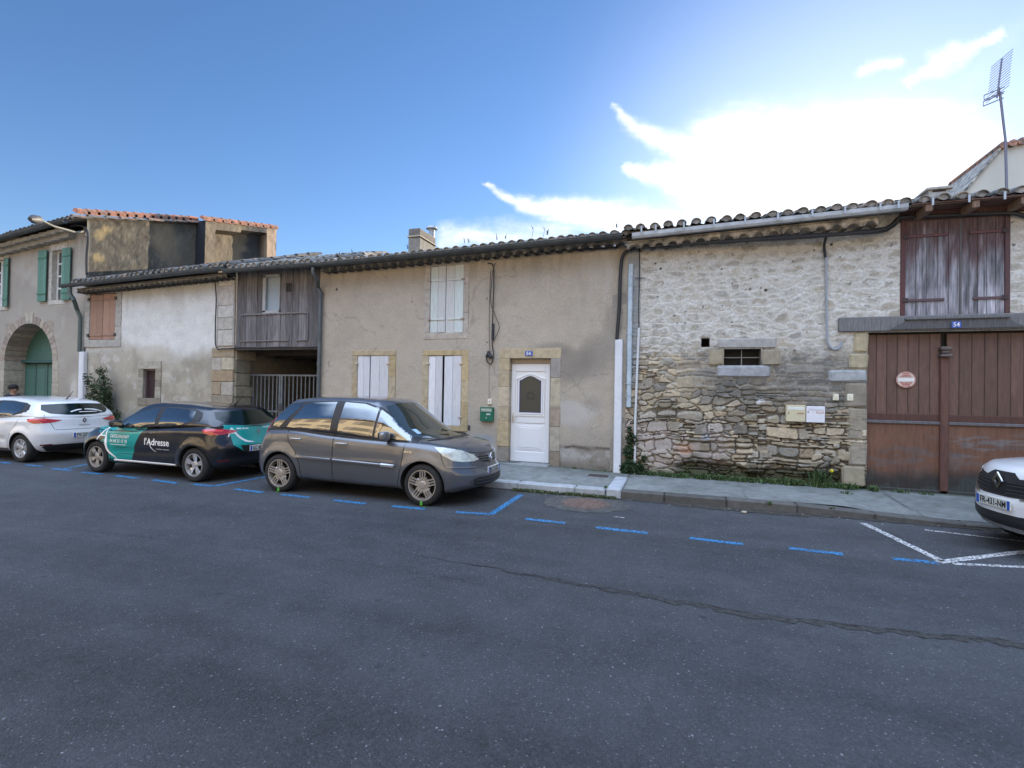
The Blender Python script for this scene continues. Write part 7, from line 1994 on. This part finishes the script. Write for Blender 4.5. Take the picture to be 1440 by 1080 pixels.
# ================================================================== SMALL THINGS
# cables along the facades
def cable(name,label,paths,cat='cable',m=None,group=None):
    c=MB()
    for pts,r_ in paths: c.tube(pts,r_,7)
    o=c.build(name,m or M_cable,smooth=True); tag(o,label,cat,group); return o
def wp(px,py,y=-.06): a=W(px,py,y); return (a[0],y,a[1])
def sag(pts,n=4,a=.012,seed=1):
    r=random.Random(seed); o=[]
    pts=[Vector(p) for p in pts]
    for i in range(len(pts)-1):
        p0=pts[max(i-1,0)];p1=pts[i];p2=pts[i+1];p3=pts[min(i+2,len(pts)-1)]
        for k_ in range(n):
            u=k_/n; o.append(.5*((2*p1)+(p2-p0)*u+(2*p0-5*p1+4*p2-p3)*u*u+(3*p1-3*p2+p3-p0)*u**3)+Vector((0,0,r.uniform(-a,a))))
    return o+[pts[-1]]
main=[wp(867,500),wp(868,470),wp(871,430),wp(872.5,385),wp(876,360),wp(888,350,-.1),wp(910,347,-.2),wp(960,343,-.26),wp(1040,338,-.27),wp(1120,333,-.27),wp(1200,328,-.24),wp(1240,323,-.18),wp(1256,315,-.12),wp(1268,306,-.10),wp(1320,303,-.08),wp(1390,300,-.08),wp(1425,300,-.07),wp(1450,307,-.06)]
cable('wall_cable','thick black cable bundle under the stone barn eave, curving down into the wide white duct',[(sag(main,4,.004,1),.036),(sag([tuple(Vector(p)+Vector((.02,-.01,-.035))) for p in main[6:14]],4,.012,2),.014),(sag([tuple(Vector(p)+Vector((0,-.01,.03))) for p in main[6:12]],4,.014,3),.010)])
c2=[wp(110,409,-.2),wp(150,408,-.12),wp(200,404,-.12),wp(250,399,-.12),wp(300,392,-.12),wp(312,386,-.12),wp(332,384,-.1)]
c3=[wp(302,392),wp(304,420),wp(303,455),wp(304,488),wp(318,490,-.07),wp(345,489,-.03),wp(447,488,-.03)]
cable('wall_cable','dark cable sagging along the white barn eave and down beside the pale stone pier',[(sag(c2,4,.014,4),.018),(sag(c3,4,.010,5),.016)])
c4=[wp(452,378,-.12),wp(520,372,-.14),wp(600,366,-.14),wp(680,359,-.14),wp(760,354,-.12),wp(862,348,-.10)]
cable('wall_cable','thin dark cable run tucked under the gutter of the beige house',[(sag(c4,6,.010,6),.016)])
c5=[wp(686,370),wp(693,373),wp(694.5,395),wp(693,440),wp(692,480),wp(694,500),wp(690,512),wp(684,505),wp(686,494)]
c6=[wp(697,370),wp(694,376),wp(691,400),wp(690,425),wp(697,445),wp(702,460),wp(697,474),wp(693,480)]
c7=[wp(690,380),wp(688.5,420),wp(688,470),wp(689,498)]
cb=cable('hanging_cable','loose looped black telephone cables dangling between the upper shutters and the front door',[(sag(c5,5,.004,7),.012),(sag(c6,5,.003,8),.007),(sag(c7,4,.003,9),.006),([wp(693.3,455),wp(692.8,478)],.030),([wp(686,497),wp(691,503)],.045),([wp(688,494),wp(684,502)],.03)])
c8=[wp(1162,333,-.22),wp(1159,345,-.05),wp(1161,362,-.04)]
cable('wall_cable','short black cable dropping from the eave bundle into the grey conduit on the rubble wall',[(sag(c8,4,.004,10),.022)])
c9=[wp(1162,362,-.05),wp(1162,400,-.05),wp(1162.5,440,-.05),wp(1163,470,-.05),wp(1165,484,-.05),wp(1172,491,-.05),wp(1180,489,-.05),wp(1184,481,-.05)]
cable('conduit','grey conduit with a hooked lower end on the stone wall left of the garage timber',[(sag(c9,4,.001,11),.020)],'conduit',mat('grey_conduit',(.30,.33,.37),rough=.5))
ca=[wp(128,340,-.06),wp(126,352,-.06),wp(125,380,-.06),wp(123,388,-.06)]
cable('wall_cable','black cable looping at the town house corner below the street lamp',[(sag([wp(100,318,-.15),wp(112,317,-.1),wp(121,322,-.06),wp(124,335,-.06),wp(122,360,-.06),wp(122,386,-.06)],4,.004,12),.035),(sag([wp(0,344,-.1),wp(50,331,-.12),wp(100,320,-.12)],4,.01,13),.018)])
# ducts
def boxduct(name,label,px0,px1,py0,py1,dep,m,pxb0=None):
    a0,_=W(px0,py0,-.02); a1,_=W(px1,py0,-.02); zt=W((px0+px1)/2,py0,-.02)[1]; zb_=W((px0+px1)/2,py1,-.02)[1]
    mb=MB(); mb.box(a0,a1,-dep,.02,zb_,zt,(1,1,1),.012); return tag(mb.build(name,m),label,'cable duct')
boxduct('cable_duct','wide white plastic cable duct between the beige house and the stone barn',865.5,876,478,667,.10,M_pvc)
od=MB(); a=W(887,375,-.05); b=W(886,573,-.05)
od.box(a[0]-.045,a[0]+.045,-.10,.0,b[1],W(887,392,-.05)[1],(1,1,1),.012); od.box(a[0]-.045,a[0]+.045,-.045,.0,W(887,392,-.05)[1],a[1]+.06,(1,1,1),.006)
for py in (402,470,540,556): z=W(887,py)[1]; od.tube([(a[0]-.06,-.03,z),(a[0]-.05,-.108,z),(a[0]+.05,-.108,z),(a[0]+.09,-.03,z)],.006,5)
tag(od.build('cable_duct',mat('pale_blue_duct',(.42,.50,.56),rough=.55,nscale=5,namp=.2)),'narrow old pale-blue duct on the stone barn, ending above the ivy','cable duct')
cable('conduit','thin white pipe running down the stone wall into the ivy, right of the pale-blue duct',[([wp(898.5,461,-.05),wp(896,520,-.06),wp(893,600,-.08),wp(892.5,668,-.10)],.024)],'pipe',mat('white_pipe',(.62,.64,.66),rough=.5))
cable('wall_cable','thin dark wire dropping from the eave to the top of the thin white pipe',[([wp(899.5,350,-.04),wp(899,400,-.04),wp(898,430,-.04),wp(898.5,461,-.04)],.010),([wp(893,391,-.04),wp(907,391,-.04)],.008)])

# ------------------------------------------------------------------ plants
def leaves(mb,c,rad,n,size,pal,r,flat=.6):
    for _ in range(n):
        while True:
            p=Vector((r.uniform(-1,1),r.uniform(-1,1),r.uniform(-1,1)))
            if p.length<1: break
        p=Vector((c[0]+p.x*rad[0],c[1]+p.y*rad[1],c[2]+p.z*rad[2])); s=size*r.uniform(.6,1.3)
        a=Vector((r.gauss(0,1),r.gauss(0,1),r.gauss(0,.7))).normalized(); b=a.cross(Vector((r.gauss(0,1),r.gauss(0,1),r.gauss(0,1)))).normalized()*flat
        col=tint(r.choice(pal), r.uniform(.5,1.5))
        mb.add([p-a*s*.5,p+b*s*.35,p+a*s*.6,p-b*s*.35],[(0,1,2,3)],col)
def grass(mb,x,y,z,n,h,pal,r,spread=.06):
    for _ in range(n):
        a=r.uniform(0,2*math.pi); d=r.uniform(0,spread); px,py=x+math.cos(a)*d,y+math.sin(a)*d*.6; hh=h*r.uniform(.5,1.2); lean=r.uniform(.1,.8)*hh; b=r.uniform(0,2*math.pi); w=.004+.004*r.random()
        dx,dy=math.cos(b)*lean,math.sin(b)*lean; col=tint(r.choice(pal), r.uniform(.6,1.4)); nx,ny=-math.sin(b)*w,math.cos(b)*w
        mb.add([(px-nx,py-ny,z),(px+nx,py+ny,z),(px+dx*.4+nx,py+dy*.4+ny,z+hh*.65),(px+dx*.4-nx,py+dy*.4-ny,z+hh*.65),(px+dx,py+dy,z+hh)],[(0,1,2,3),(3,2,4)],col)
GP=[(.045,.10,.025),(.07,.13,.03),(.10,.13,.05),(.035,.07,.02)]
# climbing shrub on the white barn
r=random.Random(71); base=W(146,588,-.25)
es=empty('climbing_shrub',(base[0],-.25,.12),0,'leggy evergreen climbing shrub against the white barn behind the white and black cars','shrub')
m=MB(); stems=[]
for (a,b,c_,d_) in (((148,590),(146,560),(147,545),(143,520)),((143,590),(135,570),(130,555),(124,530)),((150,590),(152,575),(150,560),(150,545)),((150,592),(158,588),(160,586),(164,582))):
    P_=[Vector(wp(q[0],q[1],-.2-.05*i)) for i,q in enumerate((a,b,c_,d_))]; P_=[Vector((base[0],-.25,.12))]+P_; stems.append(P_)
    m.tube(sag(P_,4,.01,1),.02,6,rs=[.024-.016*i/(len(sag(P_,4,.01,1))-1) for i in range(len(sag(P_,4,.01,1)))])
P(es,m.build('trunk',M_bark,smooth=True))
m=MB()
for P_ in stems:
    for i,p in enumerate(sag(P_,5,0,1)[4:]): leaves(m,p,(.16,.13,.13),26,.085,[(.03,.06,.022),(.045,.08,.03),(.025,.045,.018)],r)
for (px,py,q,n) in ((146,562,.30,420),(140,545,.24,220),(130,540,.2,90),(136,572,.28,200),(148,536,.16,60),(152,582,.22,160),(143,522,.12,40),(164,584,.10,30),(128,558,.14,70)):
    a=wp(px,py,-.25); leaves(m,a,(q*.9,.18,q),n,.075,[(.03,.06,.022),(.045,.08,.03),(.065,.10,.04),(.02,.04,.016)],r)
P(es,m.build('crown',M_leaf,recalc=False))
# ivy clump at the duct
r=random.Random(73); a=W(886,640,-.12)
ei=empty('ivy_clump',(a[0],-.1,.13),0,'dark ivy climbing from the ground between the white duct and the thin white pipe','ivy')
m=MB(); m.tube([(a[0],-.05,.1),(a[0]-.03,-.05,.7)],.012,6); P(ei,m.build('stem',M_bark))
m=MB()
for (px,py,q,n) in ((886,655,.14,320),(884,635,.12,240),(888,618,.12,220),(885,605,.08,70),(895,658,.14,260),(900,664,.14,200),(878,658,.1,130),(905,645,.06,40)):
    c_=wp(px,py,-.10); leaves(m,c_,(q,.07,q*1.1),n,.05,[(.012,.035,.010),(.02,.05,.014),(.03,.06,.02)],r,1.0)
P(ei,m.build('crown',M_leaf,recalc=False))
# weeds
r=random.Random(75); m=MB()
for i in range(150):
    x=r.uniform(-.7,3.3); y=r.uniform(-.22,-.06); k_=.4+.9*float(fbm(np.array(x*2.),np.array(1.),1,3,5))
    if r.random()<.75*k_: leaves(m,(x,y,.17+.03*k_),(.07,.05,.035*k_+.01),int(22*k_),.035,GP,r,.9)
    if r.random()<.5: grass(m,x,y,.14,int(16*k_),.08*k_+.03,GP,r)
for (px,py,n,h) in ((1155,676,110,.30),(1150,672,60,.25),(1195,676,70,.12),(1105,672,60,.14),(985,662,80,.12),(1010,664,60,.10),(935,658,90,.10),(960,660,70,.1),(1265,686,50,.06),(1300,690,40,.05),(1165,690,40,.05)):
    a=W(px,py,-.15)[0]; grass(m,a,-.16,.14,n,h,GP,r,.14)
for i in range(60):
    x=r.uniform(-9,-1.2); y=-.05-.06*r.random(); grass(m,x,y,.15,6,.06,GP,r,.04)
for i in range(170):      # growth in the gutter below the kerb
    x=-2.7+1.75*r.random()**1.2; y=r.uniform(-2.02,-1.89); leaves(m,(x,y,.02),(.05,.03,.018),10,.03,[(.06,.085,.03),(.09,.10,.04),(.04,.06,.02)],r,.9); grass(m,x,y,0,5,.05,[(.09,.10,.04),(.05,.07,.02)],r)
grass(m,1.35,-1.88,.10,20,.06,GP,r); grass(m,-1.12,-1.75,.13,26,.05,GP,r,.05); grass(m,2.75,-.6,.13,30,.05,GP,r,.10); grass(m,2.2,-1.86,.1,10,.05,GP,r)
for (px) in (700,712,655,660,770,868,575,480,498): 
    a=W(px,330,-.3)[0]; grass(m,a,-.35,gz(a)+.18,5,.12,[(.05,.05,.03)],r,.02)
tag(m.build('weeds',M_leaf,recalc=False),'straggling green weeds along the foot of the stone wall and in the gutter','weeds',kind='stuff')
# tall stems growing on the roof
m=MB()
for px,py in ((750,322),(765,326),(704,250)): pass
for px in (748,764):
    a=W(px,330,-.25); m.tube([(a[0],-.25,a[1]-.05),(a[0]+.03,-.25,a[1]+.10),(a[0]+.01,-.25,a[1]+.16)],.004,4,(.06,.05,.03)); leaves(m,(a[0]+.01,-.25,a[1]+.15),(.05,.05,.05),12,.03,[(.05,.05,.03)],r)
tag(m.build('roof_weed',M_leaf,recalc=False),'two spindly dried weeds sprouting between the roof tiles of the beige house','weed')
# dandelion
a=W(1168,662,-.2); ed=empty('dandelion',(a[0],-.2,.14),0,'single yellow dandelion flower by the foot of the rubble wall left of the garage','flower')
m=MB(); m.tube([(a[0],-.2,.14),(a[0]+.01,-.2,a[1])],.004,5); P(ed,m.build('stem',mat('stem_green',(.08,.14,.04))))
m=MB(); 
for k_ in range(14): t=k_/14*2*math.pi; m.add([(a[0]+.01,-.22,a[1]),(a[0]+.01+.032*math.cos(t-.2),-.215,a[1]+.026*math.sin(t-.2)),(a[0]+.01+.036*math.cos(t+.2),-.205,a[1]+.03*math.sin(t+.2))],[(0,1,2)])
P(ed,m.build('flower_head',mat('dandelion_yellow',(.8,.7,.02))))
# litter: pebbles and leaves on the road edge
m=MB(); r=random.Random(77)
for i in range(120):
    x=r.uniform(-3,4.5); y=-1.95-.25*r.random()**2; s=r.uniform(.006,.018); c=r.choice([(.2,.16,.12),(.3,.28,.25),(.12,.1,.07)]); m.box(x,x+s*1.5,y,y+s,0,s*.6,c,s*.2)
tag(m.build('grit',M_plain),'loose grit and crumbs lying along the kerb','grit',kind='stuff')
m=MB(); a=G(1047,722); m.box(a[0]-.04,a[0]+.03,a[1]-.02,a[1]+.03,.0,.035,(.42,.38,.3),.012,.006); tag(m.build('stone',M_concrete),'pale loose stone lying in the gutter under the kerb, right of the manhole','stone')

# ------------------------------------------------------------------ person behind the white car
def person(loc, heading):
    root=empty('person',loc,heading,'person with black hair and dark jacket behind the white car, head and shoulders showing','person')
    J={'pel':(0,0,.86),'wst':(0,.0,1.02),'che':(0,.01,1.22),'nk0':(0,0,1.34),'nk1':(0,-.015,1.41),
       'lh':(.09,0,.82),'lk':(.10,-.10,.46),'la':(.10,-.02,.08),'lt':(.10,-.17,.04),'rh':(-.09,0,.82),'rk':(-.10,.03,.46),'ra':(-.10,.20,.10),'rt':(-.10,.08,.03),
       'ls':(.17,0,1.31),'le':(.22,.08,1.05),'lw':(.21,-.02,.83),'lp':(.205,-.05,.76),'rs':(-.17,0,1.31),'re':(-.22,-.03,1.05),'rw':(-.20,-.14,.86),'rp':(-.195,-.17,.80),
       'h0':(0,-.02,1.47),'h1':(0,-.02,1.55),'h2':(0,-.01,1.61)}
    rad={'pel':.14,'wst':.12,'che':.145,'nk0':.075,'nk1':.052,'lh':.095,'lk':.058,'la':.04,'lt':.03,'rh':.095,'rk':.058,'ra':.04,'rt':.03,'ls':.065,'le':.042,'lw':.027,'lp':.03,'rs':.065,'re':.042,'rw':.027,'rp':.03,'h0':.075,'h1':.092,'h2':.07}
    for s in 'lr':
        bx,by,bz=J[s+'p']; sg=1 if s=='l' else -1
        for q,(dx,dy,l) in enumerate(((.0,-.028,.065),(.0,-.010,.072),(0,.008,.068),(0,.024,.055))):
            J[s+'f%d'%q]=(bx,by+dy,bz-.035); J[s+'g%d'%q]=(bx-sg*.010,by+dy-.005,bz-.035-l*.6); J[s+'e%d'%q]=(bx-sg*.025,by+dy-.01,bz-.035-l)
            rad[s+'f%d'%q]=.010; rad[s+'g%d'%q]=.009; rad[s+'e%d'%q]=.007
        J[s+'m0']=(bx-sg*.01,by-.035,bz-.005); J[s+'m1']=(bx-sg*.02,by-.055,bz-.045); rad[s+'m0']=.012; rad[s+'m1']=.009
    E=[('pel','wst'),('wst','che'),('che','nk0'),('nk0','nk1'),('nk1','h0'),('h0','h1'),('h1','h2'),('pel','lh'),('lh','lk'),('lk','la'),('la','lt'),('pel','rh'),('rh','rk'),('rk','ra'),('ra','rt'),('nk0','ls'),('ls','le'),('le','lw'),('lw','lp'),('nk0','rs'),('rs','re'),('re','rw'),('rw','rp')]
    for s in 'lr':
        for q in range(4): E+=[(s+'p',s+'f%d'%q),(s+'f%d'%q,s+'g%d'%q),(s+'g%d'%q,s+'e%d'%q)]
        E+=[(s+'w',s+'m0'),(s+'m0',s+'m1')]
    def skin(names,edges,scale,nm,m):
        ks=list(names); ix={k_:i for i,k_ in enumerate(ks)}
        me=bpy.data.meshes.new(nm); me.from_pydata([J[k_] for k_ in ks],[(ix[a],ix[b]) for a,b in edges],[])
        o=bpy.data.objects.new(nm,me); COL.objects.link(o); md=o.modifiers.new('s','SKIN'); md.use_smooth_shade=True
        for i,k_ in enumerate(ks): sv=me.skin_vertices[0].data[i]; rr=rad[k_]*(scale.get(k_,scale['*'])); sv.radius=(rr,rr); sv.use_root=(i==0)
        o.modifiers.new('u','SUBSURF').levels=1; bpy.context.view_layer.update()
        me2=bpy.data.meshes.new_from_object(o.evaluated_get(bpy.context.evaluated_depsgraph_get())); bpy.data.objects.remove(o); me2.name=nm
        return link(nm,me2,m,root,True)
    skin(J.keys(),E,{'*':1.0},'body',mat('skin',(.30,.17,.11),rough=.6))
    jk=['pel','wst','che','nk0','ls','le','lw','rs','re','rw']; skin(jk,[e_ for e_ in E if e_[0] in jk and e_[1] in jk],{'*':1.22,'lw':1.5,'rw':1.5,'le':1.35,'re':1.35},'jacket',mat('dark_jacket',(.012,.012,.022),rough=.85))
    tr=['pel','lh','lk','la','rh','rk','ra']; skin(tr,[e_ for e_ in E if e_[0] in tr and e_[1] in tr],{'*':1.15,'la':1.5,'ra':1.5},'trousers',mat('dark_trousers',(.02,.022,.03),rough=.9))
    m=MB(); r=random.Random(5); P_,F_=box_skin(14,14,14,(1,1,1)); V=[]
    for p in P_:
        q=Vector(p); n=float(fbm(np.array(q.x*3+9),np.array(q.y*3+q.z*2),1,4,3)); s=1+.18*(n-.5); V.append((q.x*.115*s,.02+q.y*.125*s,1.585+q.z*.10*s))
    m.add(V,F_); m.build('hair',mat('black_hair',(.008,.007,.007),rough=.8,bump=.01,bscale=60),root,True)
    m=MB()
    for sg in (-1,1): m.lathe([(.012,0),(.010,-.006),(.001,-.008)],10,'y',(sg*.032,-.105,1.535),(.02,.02,.02))
    m.tube([(0,-.10,1.53),(0,-.125,1.50),(0,-.108,1.49)],.012,8,(.30,.17,.11)); m.box(-.024,.024,-.108,-.098,1.455,1.463,(.25,.08,.07),.003)
    for sg in (-1,1): m.tube([(sg*.09,-.02,1.545),(sg*.103,.0,1.52),(sg*.09,.0,1.495)],.012,6,(.30,.17,.11))
    m.build('face',M_plain,root)
pp=W(18.5,560,-1.2)
person((pp[0],-1.2,.02),R(80))
SC.view_layers[0].update()
